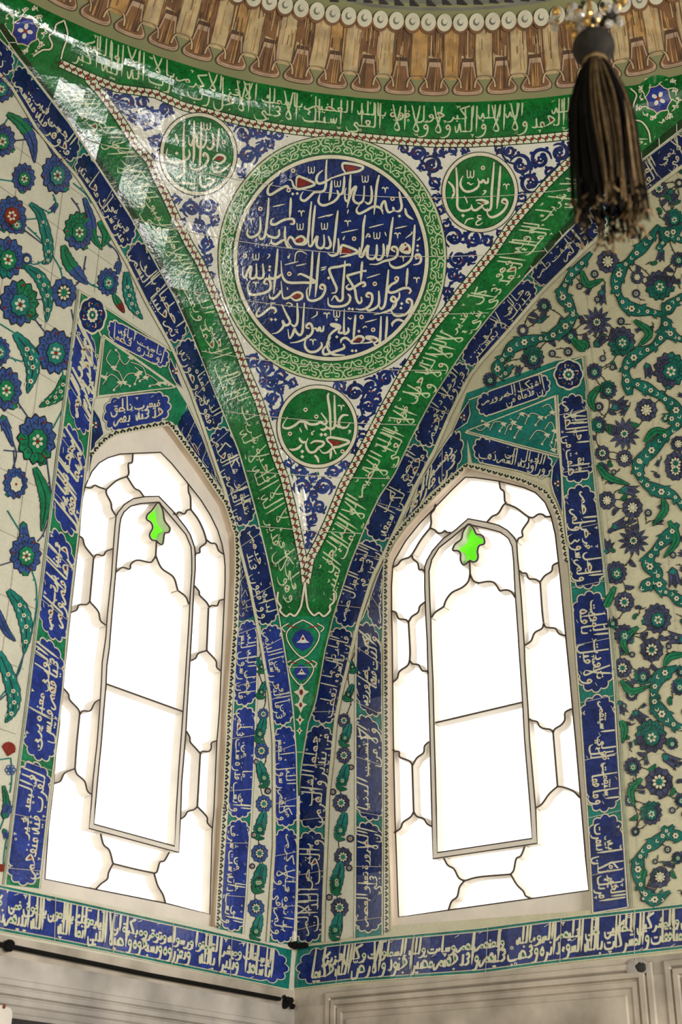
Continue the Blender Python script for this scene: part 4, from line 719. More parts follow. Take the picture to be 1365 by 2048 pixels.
# rope borders
def rope(name, P, label, w=15):
    a = Art('P'); q = along(P, max(int(len(P)*6), 60)); a.stroke(q, w+4, 'darkgreen', 3, straight=True); a.stroke(q, w, 'cream', 4, straight=True)
    d = np.linalg.norm(np.diff(q, axis=0), axis=1).sum(); n = int(d/14.5); c = along(P, n*2); g = np.gradient(c, axis=0); g /= np.linalg.norm(g, axis=1, keepdims=True)
    for i in range(1, 2*n, 2):
        t = g[i]; nn = np.array([-t[1], t[0]]); k = w*.5
        a.stroke([c[i]-nn*k-t*5, c[i]-nn*k*.3-t*4, c[i]+nn*k*.3+t*4, c[i]+nn*k+t*5], 2.0, 'darkgreen', 5, n=3)
    o = Art('P')
    for i in range(0, 2*n+1, 2): o.disc(c[i], 3.5, 3.5, 'red', 5, n=8)
    ob = tag(finish(name, a), label, 'border', 'twisted rope borders on the pendentive'); finish('red_bead', o, ob)['kind'] = 'stuff'
rope('rope_border', ROPE_T, 'cream twisted rope border with red beads below the green inscription along the dome edge')
rope('rope_border', ROPE_L, 'cream twisted rope border with red beads down the left side of the triangle')
rope('rope_border', ROPE_R, 'cream twisted rope border with red beads down the right side of the triangle')
# green inscription bands of the pendentive
GT1 = [p for p in RING if p[0] > 120]
def green_band(E0, E1, text, label, reps_marks=1.0, pen=.047):
    rb = Ribbon('P', E0, E1); a = Art('P'); a.strip(E0, E1, 'emerald', 1, 70, 6)
    o = tag(finish('inscription_band', a), label, 'inscription', 'green inscription bands of the pendentive')
    b = Art('P'); write(b, rb, 0, 1, text, 'palegreen', 3, pen=pen, fill='red', seed=3, marks=reps_marks, pad=.2); finish('lettering', b, o); return o
green_band([(1262, 244), (1210, 252), (1154, 262), (1090, 269), (1011, 275), (940, 279), (865, 279), (782, 273), (668, 262), (584, 253), (503, 240), (430, 222), (366, 205), (311, 180), (234, 169), (176, 145), (128, 121)], [(1262, 171)]+[p for p in RING[::-1] if 130 < p[0] < 1260]+[(128, 42)],
  'سبحان الله والحمد لله ولا اله الا الله والله اكبر ولا حول ولا قوة الا بالله العلي العظيم اسئلك باسمك الاعلى الاعز الاجل الاكرم رب يا رب لا اله الا الله والله اكبر', 'green inscription band with cream script following the dome edge')
GL0 = [(604, 1240), (590, 1228), (576, 1180), (563, 1230)]
green_band([(582, 1232), (558, 1180), (541, 1115), (520, 1030), (497, 950), (470, 872), (440, 800), (420, 742), (388, 652), (362, 590), (325, 514), (288, 448), (252, 388), (186, 290), (124, 203), (80, 150)], [(606, 1195), (600, 1135), (590, 1080), (578, 1025), (560, 955), (527, 862), (508, 802), (484, 747), (462, 690), (438, 636), (411, 574), (389, 527), (366, 491), (342, 440), (320, 391), (304, 362), (290, 326), (250, 275), (200, 200), (150, 158)],
  'وهو على كل شيء قدير لا اله الا الله وحده لا شريك له له الملك وله الحمد يحيي ويميت الله لا اله الا هو الحي القيوم والله اكبر لا اله الا الله محمد رسول الله', 'green inscription band with cream script running up along the left arch')
green_band([(1335, 262), (1280, 305), (1190, 388), (1121, 459), (1077, 506), (1048, 553), (993, 612), (938, 681), (902, 736), (862, 812), (826, 868), (789, 946), (757, 1000), (729, 1060), (698, 1125), (664, 1228)], [(1245, 270), (1200, 290), (1168, 316), (1130, 352), (1100, 380), (1056, 431), (1027, 465), (994, 515), (957, 559), (928, 595), (896, 640), (872, 667), (850, 703), (810, 769), (777, 828), (750, 879), (727, 922), (694, 980), (669, 1042), (646, 1090), (622, 1190)],
  'الله لا اله الا هو وحده لا شريك له له الملك وله الحمد وهو على كل شيء قدير لا اله الا الله ولا حول ولا قوة الا بالله العلي العظيم لا اله الا الله الملك الحق المبين', 'green inscription band with cream script running down along the right arch')
# rosette corners and the tip of the pendentive
def cusp(art, P, w=3.2, L=4): art.stroke(P, w+2, 'darkgreen', L-1, n=6); art.stroke(P, w, 'cream', L, n=6)
def corner_rosette(c, r, rot, label, cusps):
    a = Art('P'); pts = [(c[0]+r*math.cos(q*math.pi/8+rot)*(1 if q % 2 else .86), c[1]+1.1*r*math.sin(q*math.pi/8+rot)*(1 if q % 2 else .86)) for q in range(16)]
    a.bigdisc(c, r*1.9, r*2.0, 'emerald', 2, 24, 3)
    a.poly([(c[0]+(x-c[0])*1.14, c[1]+(y-c[1])*1.14) for x, y in pts], 'cream', 3); a.poly([(c[0]+(x-c[0])*1.05, c[1]+(y-c[1])*1.05) for x, y in pts], 'red', 4); a.poly(pts, 'cobalt', 5)
    for q in range(4):
        an = q*math.pi/2+rot; a.disc((c[0]+r*.38*math.cos(an), c[1]+r*.38*math.sin(an)), r*.24, r*.17, 'white', 6, an, 9)
    a.disc(c, r*.17, r*.17, 'red', 7, n=8)
    for q in range(8):
        an = q*math.pi/4+rot+.3; s = (c[0]+r*1.12*math.cos(an), c[1]+r*1.2*math.sin(an)); e = (c[0]+r*1.65*math.cos(an+.35), c[1]+r*1.75*math.sin(an+.35))
        a.stroke([s, (s[0]*.4+e[0]*.6+3, s[1]*.4+e[1]*.6-3), e], 2.2, 'cream', 3, n=5); a.disc(e, 3.4, 3.4, 'cream', 3, n=9); a.disc(e, 1.5, 1.5, 'red', 4, n=7)
    for q in range(14):
        an = q*math.pi/7+rot; k = 1.55+.35*(q % 3)/2; e = (c[0]+r*k*math.cos(an), c[1]+r*k*1.05*math.sin(an)); t = an+1.9
        a.stroke([(e[0]+9*math.cos(t), e[1]+9*math.sin(t)), e, (e[0]+7*math.cos(t+1.6), e[1]+7*math.sin(t+1.6)), (e[0]+5*math.cos(t+2.6), e[1]+5*math.sin(t+2.6))], 2.4, 'cream', 3, n=4, taper=(.4, 1))
        if q % 2: [a.disc((e[0]+3.2*math.cos(z), e[1]+3.2*math.sin(z)), 2.2, 2.2, 'cream', 3, n=7) for z in (0, 2.1, 4.2)]
    for P in cusps: cusp(a, P)
    return tag(finish('corner_rosette', a), label, 'rosette', 'blue rosettes on green tile')
corner_rosette((50, 62), 25, .2, 'blue rosette with cream tendrils on green tile in the upper left corner beside the dome', [[(128, 42), (112, 50), (108, 64), (98, 72), (104, 88), (100, 98), (84, 100), (66, 112)], [(128, 42), (135, 70), (126, 100), (122, 118)]])
corner_rosette((1318, 198), 24, .5, 'blue rosette with cream tendrils on green tile right of the hanging tassel', [[(1262, 178), (1274, 190), (1270, 204), (1266, 218)], [(1270, 240), (1285, 244), (1298, 262), (1302, 285)]])
a = Art('P'); a.strip([(562, 1232), (573, 1300), (587, 1410), (595, 1500), (596, 1560)], [(662, 1234), (640, 1310), (616, 1440), (602, 1530), (598, 1560)], 'leafgreen', 2, 40, 4)
for y, r in ((1280, 22), (1345, 16)):
    x = 606-(y-1280)*.04
    cusp(a, [(x, y-r*1.8), (x+r*.9, y-r*1.3), (x+r*1.5, y-r*.5), (x+r*1.1, y+r*.6), (x, y+r*1.6), (x-r*1.1, y+r*.6), (x-r*1.5, y-r*.5), (x-r*.9, y-r*1.3), (x, y-r*1.8)], 2.6, 5)
    for s in (-1, 1): cusp(a, [(x+s*r*1.3, y-r*1.5), (x+s*r*1.9, y-r*1.1), (x+s*r*1.6, y-r*.7)], 2.4, 5); a.stroke([(x+s*r*.5, y-r*1.1), (x+s*r*1.5, y-r*1.3)], 2, 'red', 6, straight=True)
    a.poly([(x, y-r), (x+r*.7, y-r*.6), (x+r, y), (x+r*.6, y+r*.7), (x, y+r), (x-r*.6, y+r*.7), (x-r, y), (x-r*.7, y-r*.6)], 'cobalt', 5)
    a.poly([(x, y-r*.5), (x+r*.3, y+.05*r), (x+r*.6, y+r*.25), (x, y+r*.3), (x-r*.6, y+r*.25), (x-r*.3, y+.05*r)], 'white', 6); a.disc((x, y-r*.1), r*.13, r*.13, 'red', 7, n=7)
for y, u in ((1385, 12), (1410, 10), (1440, 7), (1462, 5)):
    x = 603-(y-1385)*.05
    a.poly([(x, y-u*1.6), (x+u*.5, y-u*.4), (x+u*1.3, y-u*.1), (x+u*.5, y+u*.5), (x, y+u*1.7), (x-u*.5, y+u*.5), (x-u*1.3, y-u*.1), (x-u*.5, y-u*.4)], 'cream', 5); a.disc((x, y), u*.32, u*.5, 'red', 6, n=8)
for P in ([(556, 1184), (555, 1202), (562, 1214), (560, 1222), (572, 1233), (580, 1228), (590, 1232), (600, 1218), (604, 1204), (610, 1165)], [(610, 1165), (614, 1206), (618, 1220), (628, 1231), (638, 1226), (648, 1233), (660, 1222), (660, 1212), (668, 1203), (668, 1186)]): cusp(a, P, 4, 5)
for y in (1335, 1425, 1480, 1505): a.stroke([(573+(y-1300)*.1, y), (640-(y-1300)*.17, y)], 1.2, 'joint', 7, straight=True)
tag(finish('pendentive_finial', a), 'green tile tip with blue and cream buds where the pendentive narrows between both arches', 'tile panel')
# plain dark green edging tiles along the arches
for E0, E1, nm in ((STRIP_L0, STRIP_L1, 'left'), (STRIP_R0, STRIP_R1, 'right')):
    a = Art('P'); n = 60; A, B = along(E0, n), along(E1, n)
    a.strip(E0, E1, 'darkgreen', 4, 60, 2)
    for i in range(3, n, 6): a.stroke([A[i], B[i]], 1.6, 'joint', 5, straight=True)
    a.stroke(along(E0, 60), 2.0, 'joint', 5, straight=True)
    tag(finish('edging_strip', a), 'plain dark green edging tiles bending along the %s arch of the pendentive' % nm, 'tile edging', 'dark green edging tiles')
# mortar joints of the pendentive tiles
a = Art('P')
def pend_line(us, zs, mat, wdt):
    P = [Vector(pend(u, z)) for u, z in zip(us, zs)]; v = []; f = []
    for i, p in enumerate(P):
        t = (P[min(i+1, len(P)-1)]-P[max(i-1, 0)]).normalized(); view = (CAMV-p).normalized(); nrm = Vector((AX[0]-p.x, AX[1]-p.y, -1.5)).normalized(); b = t.cross(nrm).normalized()*wdt/2
        q = p+nrm*LAY*10.5; v += [q+b, q-b]
    a.raw(v, [(2*i, 2*i+1, 2*i+3, 2*i+2) for i in range(len(P)-1)], mat)
def uz(px):
    p = on_pend([px])[0]; z = p[2]; lo = [math.atan2(pend(u, z)[1]-AX[1], pend(u, z)[0]-AX[0]) % (2*math.pi) for u in (0, 1)]; an = math.atan2(p[1]-AX[1], p[0]-AX[0]) % (2*math.pi); return (an-lo[0])/(lo[1]-lo[0]), z, an
for y in (388, 507, 622, 735, 845, 955, 1065):
    z = uz((665, y))[1]; pend_line(np.linspace(.01, .99, 60), [z]*60, 'joint', .005)
for x in range(130, 1240, 54):
    an = uz((x, 560 if 330 < x < 980 else max(300, min(500, 500))))[2]
    if not (3.0 < an < 5.5): continue
    us, zs = [], []
    for z in np.linspace(5.2, 8.44, 60):
        lo = [math.atan2(pend(u, z)[1]-AX[1], pend(u, z)[0]-AX[0]) % (2*math.pi) for u in (0, 1)]; u = (an-lo[0])/(lo[1]-lo[0])
        if .01 < u < .99: us.append(u); zs.append(z)
    if len(us) > 3: pend_line(us, zs, 'joint', .0045)
struct(finish('trim_2', a))
# ------------------------------------------------------------------ cartouche bands on the two walls
def cart_outline(L, Hh, e0=True, e1=True, grow=0., lob=5):
    pts = []
    def end(side):
        out = []; d = .40*Hh
        for k in range(lob):
            a0, a1 = [-math.pi/2+math.pi*(k+j)/lob for j in (0, 1)]
            for j in range(6):
                t = j/6; a = a0+(a1-a0)*t; bul = .085*Hh*math.sin(math.pi*t)
                out.append((-(math.cos(a))*(d+bul)+0, .5*Hh+(.5*Hh-.085*Hh+bul)*math.sin(a)*.98))
        return out, d
    o, d = end(0); m = .03*Hh
    left = [(d*1.05+.11*Hh+x, min(max(y, m), Hh-m)) for x, y in o] if e0 else [(1, m)]
    right = [(L-d*1.05-.11*Hh-x, min(max(Hh-y, m), Hh-m)) for x, y in o] if e1 else [(L-1, Hh-m)]
    n = max(int(L/12), 2)
    xl, xr = left[0][0], right[-1][0]
    left_b = left[0][0]; right_b = right[-1][0]
    top = [(left_b+(right[0][0]-left_b)*i/n, Hh-m) for i in range(1, n)]
    bot = [(right_b+(left_b-right_b)*i/n, m) for i in range(1, n)]
    poly = left+[(d+.18*Hh if e0 else 1, Hh-m)]+top+right+[(L-d-.18*Hh if e1 else L-1, m)]+bot
    q = np.array(poly)
    if grow:
        c = np.roll(q, -1, 0)-np.roll(q, 1, 0); l = np.linalg.norm(c, axis=1, keepdims=True); l[l == 0] = 1; nn = np.c_[-c[:, 1], c[:, 0]]/l
        q = q+nn*grow
    return q
ORD = ['lowest', 'second from the bottom', 'third from the bottom', 'fourth from the bottom', 'fifth from the bottom', 'sixth from the bottom', 'seventh from the bottom', 'eighth from the bottom', 'ninth from the bottom', 'topmost']
def cartouche(rib, p0, p1, text, label, field='cobalt', group=None, e0=True, e1=True, tiers=2, pen=.05, seed=1, fill='red', marks=1.):
    f0 = p0 if isinstance(p0, (int, float)) else rib.frac(p0); f1 = p1 if isinstance(p1, (int, float)) else rib.frac(p1)
    L = rib.frac_len(f0, f1); Hh = rib.width((f0+f1)/2)
    def mp(q): return [rib.at(f0+(f1-f0)*x/L, y/Hh) for x, y in q]
    a = Art(rib.s); a.poly(mp(cart_outline(L, Hh, e0, e1)), field, 4)
    o = tag(finish('inscription_cartouche', a), label, 'cartouche', group)
    b = Art(rib.s); b.poly(mp(cart_outline(L, Hh, e0, e1, 3.4)), 'black', 2); b.poly(mp(cart_outline(L, Hh, e0, e1, 2.7)), 'cream', 3); finish('rim', b, o)
    c = Art(rib.s); write(c, rib, f0, f1, text, 'cream', 5, pen=pen, seed=seed, tiers=tiers, fill=fill, pad=.2, marks=marks); finish('lettering', c, o)
    return o
def ground(name, rib, label, mat='turquoise', edges=(True, True), w=2.6, joints=True):
    a = Art(rib.s); a.strip(rib.A, rib.B, mat, 1, 60, 2)
    for E, on in ((rib.A, edges[0]), (rib.B, edges[1])):
        if on: a.stroke(E, w+1.4, 'black', 2, straight=True); a.stroke(E, w, 'cream', 3, straight=True)
    if joints:
        n = int(rib.len/104)
        for i in range(1, n+1):
            f = (i-.35)/max(n, 1)
            if f < 1: a.stroke([rib.at(f, 0), rib.at(f+.004, 1)], 1.1, 'joint', 7, straight=True)
    return tag(finish(name, a), label, 'tile border', 'turquoise tile borders')
# left arch
LA_in = [(-14, 134), (22, 172), (73, 256), (121, 315), (154, 352), (190, 407), (228, 480), (253, 523), (293, 604), (344, 695), (381, 780), (407, 853), (436, 940), (452, 985), (477, 1083), (501, 1178), (523, 1290), (540, 1391), (548, 1483), (549, 1593), (549, 1692), (543, 1780), (536, 1884)]
LA_out = [(-8, 52), (31, 109), (139, 247), (264, 438), (311, 525), (352, 599), (388, 679), (429, 782), (477, 900), (509, 1010), (536, 1120), (558, 1230), (576, 1340), (587, 1421), (593, 1505), (595, 1593), (595, 1703), (593, 1790), (588, 1890)]
def arch_more(side, ts, drop):
    out = []
    for t in ts:
        z = float(np.interp(t, tL[::-1], zL[::-1]) if side == 'L' else np.interp(t, tR[::-1], zRr[::-1]))-drop; out.append(project((0, -t, z) if side == 'L' else (t, 0, z)))
    return out
LA_out = arch_more('L', (4.4, 4.1, 3.8, 3.55), 0)+LA_out[1:]; LA_in = arch_more('L', (4.4, 4.05, 3.7, 3.45), .25)+LA_in[1:]
rb = Ribbon('L', LA_in[::-1], LA_out[::-1])
ground('arch_border', rb, 'turquoise border carrying cartouches along the left arch beside the green pendentive')
cuts = [(563, 1886), (573, 1661), (569, 1450), (536, 1252), (492, 1052), (425, 860), (352, 684), (249, 501), (150, 319), (22, 135)]
TX = ['ولم يدانوه في علم ولا كرم', 'وكلهم من رسول الله ملتمس', 'غرفا من البحر او رشفا من الديم', 'وواقفون لديه عند حدهم', 'من نقطة العلم او من شكلة الحكم', 'فهو الذي تم معناه وصورته', 'ثم اصطفاه حبيبا بارئ النسم', 'منزه عن شريك في محاسنه', 'فجوهر الحسن فيه غير منقسم']
for i in range(9):
    cartouche(rb, cuts[i], cuts[i+1], TX[i], 'navy cartouche with cream script on the left arch border, %s' % ('just above the inscription band' if i == 0 else ORD[i] if i < 8 else 'highest whole one'), 'cobalt' if i < 3 else 'navy', 'cartouches along the left arch', seed=i+11)  # upper ones take the darker blue, shade put into the glaze
cartouche(rb, cuts[9], .985, 'دع ما ادعته النصارى في نبيهم', 'part of a navy cartouche at the very top of the left arch border', 'navy', 'cartouches along the left arch', e1=False, seed=77)
# right arch
RA_out = [(1372, 256), (1282, 324), (1200, 400), (1147, 452), (1085, 517), (1048, 557), (993, 616), (938, 685), (902, 740), (864, 800), (826, 871), (789, 950), (760, 992), (734, 1046), (701, 1127), (668, 1230), (650, 1303), (633, 1400), (617, 1446), (602, 1538), (597, 1593), (595, 1700), (592, 1800), (590, 1890)]
RA_in = [(1378, 322), (1322, 362), (1290, 388), (1230, 443), (1158, 508), (1085, 580), (1070, 597), (1011, 666), (960, 723), (938, 752), (900, 826), (868, 900), (829, 973), (782, 1076), (745, 1156), (716, 1248), (694, 1340), (683, 1384), (672, 1439), (664, 1520), (656, 1593), (652, 1703), (648, 1800), (646, 1884)]
RA_out = arch_more('R', (4.5, 4.2, 3.85, 3.55), 0)+RA_out; RA_in = arch_more('R', (4.5, 4.15, 3.8, 3.45), .25)+RA_in
rb = Ribbon('R', RA_in, RA_out)
arch_ground = ground('arch_border', rb, 'turquoise border carrying cartouches along the right arch beside the green pendentive')
cuts = [(1372, 268), (1208, 428), (1070, 573), (934, 725), (833, 890), (740, 1070), (683, 1253), (642, 1450), (624, 1667), (620, 1886)]
TX = ['يا لائمي في الهوى العذري معذرة', 'مني اليك ولو انصفت لم تلم', 'عدتك حالي لا سري بمستتر', 'عن الوشاة ولا دائي بمنحسم', 'محضتني النصح لكن لست اسمعه', 'ان المحب عن العذال في صمم', 'فان امارتي بالسوء ما اتعظت', 'من جهلها بنذير الشيب والهرم', 'والحب يعترض اللذات بالالم']
b = Art('R'); f1_ = rb.frac((1372, 268)); L_, H_ = rb.frac_len(.02, f1_), rb.width(f1_*.5); b.poly([rb.at(.02+(f1_-.02)*x/L_, y/H_) for x, y in cart_outline(L_, H_, grow=2.7)], 'cream', 3); b.poly([rb.at(.02+(f1_-.02)*x/L_, y/H_) for x, y in cart_outline(L_, H_)], 'navy', 4); write(b, rb, .02, f1_, 'نعم سرى طيف من اهوى فارقني', 'cream', 5, pen=.05, pad=.2); finish('upper_field', b, arch_ground)
NM = ['right of the tassel', 'just below the tassel fringe', 'third from the top', 'fourth from the top', 'fifth from the top', 'sixth from the top', 'third from the bottom', 'second from the bottom', 'standing on the inscription band']
for i in range(9): cartouche(rb, cuts[i], cuts[i+1], TX[i], 'dark navy cartouche with cream script on the right arch border, '+NM[i], 'navy', 'cartouches along the right arch', seed=i+31)
# left window
LW0 = [(161, 584), (121, 890), (115, 900), (57, 1400), (46, 1483), (11, 1769)]; LW1 = [(203, 676), (180, 857), (167, 977), (134, 1266), (126, 1376), (110, 1509), (99, 1593), (79, 1777)]
rb = Ribbon('L', LW1, LW0); ground('window_border', rb, 'green border with cartouches standing along the far side of window with the rosette', 'leafgreen')
cuts = [(180, 655), (158, 857), (131, 1068), (102, 1277), (75, 1522), (47, 1771)]
TX = ['احيا اسمه حين يدعى دارس الرمم', 'لم يمتحنا بما تعيا العقول به', 'حرصا علينا فلم نرتب ولم نهم', 'اعيا الورى فهم معناه فليس يرى', 'للقرب والبعد فيه غير منفحم']
NM = ['directly under the rosette', 'second below the rosette', 'third below the rosette', 'fourth below the rosette', 'at the sill']
for i in range(5): cartouche(rb, cuts[i], cuts[i+1], TX[i], 'bright cobalt cartouche left of the left window, '+NM[i], 'cobalt', 'cartouches beside the left window', seed=i+51)
def rosette_tile(side, c, rx, ry, label, mat):
    a = Art(side); P = lambda k, n=8, ph=0.: [(c[0]+rx*k*(1+.09*abs(math.cos(n/2*(q*math.pi/24))))*math.cos(q*math.pi/24+ph), c[1]+ry*k*(1+.09*abs(math.cos(n/2*(q*math.pi/24))))*math.sin(q*math.pi/24+ph)) for q in range(48)]
    a.poly(P(1.13), 'cream', 4); a.poly(P(1.0), mat, 5)
    for q in range(10):
        an = q*.628; a.disc((c[0]+rx*.36*math.cos(an), c[1]+ry*.36*math.sin(an)), rx*.12, ry*.12, 'cream', 6, n=8)
    for q in range(8):
        an = q*.785+.3; a.stroke([(c[0]+rx*.58*math.cos(an), c[1]+ry*.58*math.sin(an)), (c[0]+rx*.82*math.cos(an+.15), c[1]+ry*.82*math.sin(an+.15)), (c[0]+rx*.70*math.cos(an+.5), c[1]+ry*.70*math.sin(an+.5))], 1.8, 'cream' if q % 2 else 'turquoise', 6, n=4); a.disc((c[0]+rx*.75*math.cos(an+.3), c[1]+ry*.75*math.sin(an+.3)), 2.2, 2.2, 'red', 7, n=7)
    a.disc(c, rx*.2, ry*.2, 'leafgreen', 6, n=10); a.disc(c, rx*.08, ry*.08, 'cream', 7, n=8)
    return tag(finish('rosette_tile', a), label, 'rosette', 'navy rosette tiles')
a = Art('L'); a.poly([(161, 583), (346, 704), (352, 716), (352, 772), (374, 808), (362, 850), (345, 850), (330, 840), (205, 672)], 'leafgreen', 1)
for P in ([(161, 583), (346, 704)], [(207, 670), (352, 774)], [(192, 795), (348, 774)], [(207, 670), (190, 797)], [(161, 583), (157, 620)]): a.stroke(P, 4, 'black', 2, straight=True); a.stroke(P, 2.6, 'cream', 3, straight=True)
tag(finish('window_border', a), 'green tile ground filling the head of the frame above the left window', 'tile border', 'turquoise tile borders')
rosette_tile('L', (185, 630), 24, 32, 'navy rosette tile at the upper corner of the left window frame', 'navy')
rb = Ribbon('L', [(334, 742), (214, 678)], [(344, 702), (216, 632)]); cartouche(rb, 0, 1, 'لو ناسبت قدره آياته عظما', 'slanted cobalt cartouche beside the rosette above the left window', 'cobalt', 'cartouches beside the left window', seed=61, marks=.6)
rb = Ribbon('L', [(343, 846), (288, 850), (228, 863), (206, 878)], [(345, 780), (288, 786), (228, 793), (197, 798)]); cartouche(rb, 0, .97, 'حد فيعرب عنه ناطق بفم', 'cobalt cartouche resting on the point of the left window arch', 'cobalt', 'cartouches beside the left window', seed=62, marks=.6)
def tracery_art(side, field, poly, curls, label, extra=None):
    a = Art(side); a.poly(poly, field, 4)
    n = len(poly)
    for i in range(n): a.stroke([poly[i], poly[(i+1) % n]], 2.2, 'cream', 5, straight=True)
    for P in curls:
        a.stroke(P, 2.1, 'brownblack', 5, n=6); a.stroke([(x, y-1) for x, y in P], 1.5, 'cream', 6, n=6)
        e = P[-1]; a.disc(e, 2.6, 2.6, 'cream', 6, n=8)
        m = P[len(P)//2]; a.poly([(m[0]-7, m[1]), (m[0]-2, m[1]-4), (m[0]+7, m[1]-2), (m[0]+3, m[1]+2), (m[0]+5, m[1]+6), (m[0]-1, m[1]+3)], 'cream', 6)
    return tag(finish('arabesque_tile', a), label, 'tile panel', 'arabesque tiles above the windows')
tracery_art('L', 'leafgreen', [(209, 675), (350, 775), (196, 792)], [[(222, 700), (213, 720), (228, 735), (240, 715), (232, 700)], [(236, 712), (250, 730), (262, 715), (256, 705)], [(205, 770), (222, 750), (240, 765), (228, 780)], [(240, 775), (255, 750), (275, 750), (270, 768)], [(262, 725), (285, 735), (292, 755), (280, 762)], [(290, 748), (305, 755), (318, 768), (300, 772)], [(225, 740), (238, 745), (248, 765), (260, 772)], [(318, 765), (330, 766), (338, 770)], [(215, 745), (210, 755), (204, 752)], [(270, 735), (280, 745), (276, 755)]], 'green triangular tile with cream scrolls between two cartouches above the left window')
def leaf_tile(side, poly, c, label):
    a = Art(side); a.poly(poly, 'navy', 4); n = len(poly); a.stroke(poly, 2.2, 'cream', 5, closed=True, straight=True)
    for q in range(6): a.disc((c[0]+4*math.cos(q*1.05), c[1]+4.6*math.sin(q*1.05)), 2.1, 2.1, 'cream' if q % 2 else 'red', 5, n=7)
    a.stroke([(c[0]-1, c[1]-16), (c[0]+2, c[1]-8), (c[0], c[1])], 1.6, 'turquoise', 5, n=4); a.stroke([(c[0]+2, c[1]+16), (c[0]-2, c[1]+8), (c[0], c[1])], 1.6, 'turquoise', 5, n=4)
    return tag(finish('corner_tile', a), label, 'tile', 'small navy corner tiles with a flower')
leaf_tile('L', [(341, 716), (338, 735), (344, 752), (352, 766), (366, 776), (352, 740)], (350, 742), 'small navy corner tile with a flower squeezed between cartouche and left arch')
leaf_tile('L', [(186, 815), (201, 838), (208, 868), (192, 885), (182, 930), (176, 960), (182, 880)], (190, 850), 'small navy corner tile with a flower at the left shoulder of the left window')
CH_L = A2([(360, 20), (520, 240), (700, 480), (900, 780), (1050, 1000), (1130, 1240), (1160, 1365)]) + A4([(1252, 100), (1265, 360), (1265, 700), (1245, 1100), (1235, 1365)]) + A7([(1290, 0), (1280, 300), (1262, 700), (1245, 1100), (1235, 1365)]) + A8([(1262, 0), (1245, 300), (1225, 640), (1215, 820)])
OUT_L = [(376, 812), (404, 872), (430, 945), (449, 985), (474, 1083), (499, 1180), (513, 1240), (516, 1300), (510, 1483), (503, 1630), (497, 1710), (492, 1800), (486, 1868)]
INN_L = [(352, 850), (386, 905), (436, 968), (462, 1014), (476, 1070), (480, 1156), (475, 1266), (470, 1360), (460, 1556), (447, 1740), (438, 1858)]
rb = Ribbon('L', INN_L[::-1], OUT_L[::-1]); ground('window_border', rb, 'turquoise border with cartouches curving up the corner side of the left window')
cuts = [(462, 1862), (481, 1637), (489, 1414), (492, 1240), (474, 1065), (366, 832)]
TX = ['وانسب الى ذاته ما شئت من شرف', 'وانسب الى قدره ما شئت من عظم', 'فان فضل رسول الله ليس له', 'واحكم بما شئت مدحا فيه', 'فيعرب عنه ناطق']
NM = ['at the sill', 'second above the sill', 'third above the sill', 'fourth above the sill', 'bending over the arch point']
for i in range(5): cartouche(rb, cuts[i], cuts[i+1], TX[i], 'cobalt cartouche between the left window and the corner, '+NM[i], 'cobalt' if i < 3 else 'navy', 'cartouches beside the left window', seed=i+71, pen=.052)  # cobalt low down, its shaded copy navy above
def chain(side, P, label, sp=13., r=4.2, w=9):
    a = Art(side); q = along(P, 160); a.stroke(q, w+2, 'cream', 6, straight=True)
    o = tag(finish('chain_border', a), label, 'border', 'black chain borders round the windows')
    L = np.linalg.norm(np.diff(q, axis=0), axis=1).sum(); n = int(L/sp); c = along(P, n); b = Art(side)
    g = np.gradient(c, axis=0); g /= np.linalg.norm(g, axis=1, keepdims=True)
    for i in range(n+1):
        for k in (-1, 0, 1): b.disc(c[i]+g[i]*k*r*.75+np.array([g[i][1], -g[i][0]])*(r*.45 if k == 0 else -r*.1), r*.62, r*.62, 'black', 7, n=8)
        b.disc(c[i]+np.array([-g[i][1], g[i][0]])*r*.2, r*.3, r*.3, 'cream', 8, n=6)
    finish('bead_chain', b, o)['kind'] = 'stuff'; return o
chain('L', A1([(300, 330), (390, 220), (500, 110), (630, 40), (760, 10)])+[(300, 852), (322, 848), (340, 846)]+CH_L, 'narrow cream border with a black flower chain edging the left window')
# right window
RW_o = [(716, 1250), (712, 1336), (712, 1648), (711, 1800), (710, 1876)]; RW_i = [(767, 1240), (764, 1300), (764, 1376), (766, 1520), (766, 1677), (765, 1870)]
OUT_R = [(934, 842), (918, 846), (878, 905), (838, 970), (792, 1072), (757, 1150), (726, 1236)]+RW_o; INN_R = [(936, 926), (862, 986), (800, 1058), (771, 1105), (764, 1156), (765, 1200)]+RW_i
rb = Ribbon('R', INN_R, OUT_R); ground('window_border', rb, 'turquoise border with cartouches curving down the corner side of the right window')
cuts = [(925, 880), (812, 1030), (742, 1246), (738, 1431), (738, 1642), (738, 1866)]
TX = ['عن نفسه فاراها ايما', 'فاراها ايما شمم', 'واكدت زهده فيها ضرورته', 'ولا اكتسبت من الدنيا', 'ان الضرورة لا تعدو على العصم']
NM = ['at the arch point', 'on the arch shoulder', 'third from the sill', 'second above the sill', 'at the sill']
for i in range(5): cartouche(rb, cuts[i], cuts[i+1], TX[i], 'dark navy cartouche between the corner and the right window, '+NM[i], 'navy', 'cartouches beside the right window', seed=i+81, pen=.052)
CH_R = C2([(1250, 1365), (1210, 1100), (1160, 800), (1080, 600), (980, 440), (820, 350), (650, 275), (400, 205), (150, 135), (0, 95)])+C1([(1110, 70), (960, 210), (700, 440), (500, 640), (300, 840), (130, 1050), (60, 1170), (15, 1365)])+[(771, 1156), (771, 1266), (772, 1400), (773, 1600), (773, 1740), (773, 1860)]
chain('R', CH_R, 'narrow cream border with a black flower chain edging the right window', sp=12., r=3.7, w=8)
a = Art('R'); a.poly([(934, 786), (1112, 722), (1166, 714), (1176, 800), (1122, 800), (1128, 985), (1110, 965), (1100, 955), (945, 925), (932, 862), (926, 850), (905, 870)], 'turquoise', 1)
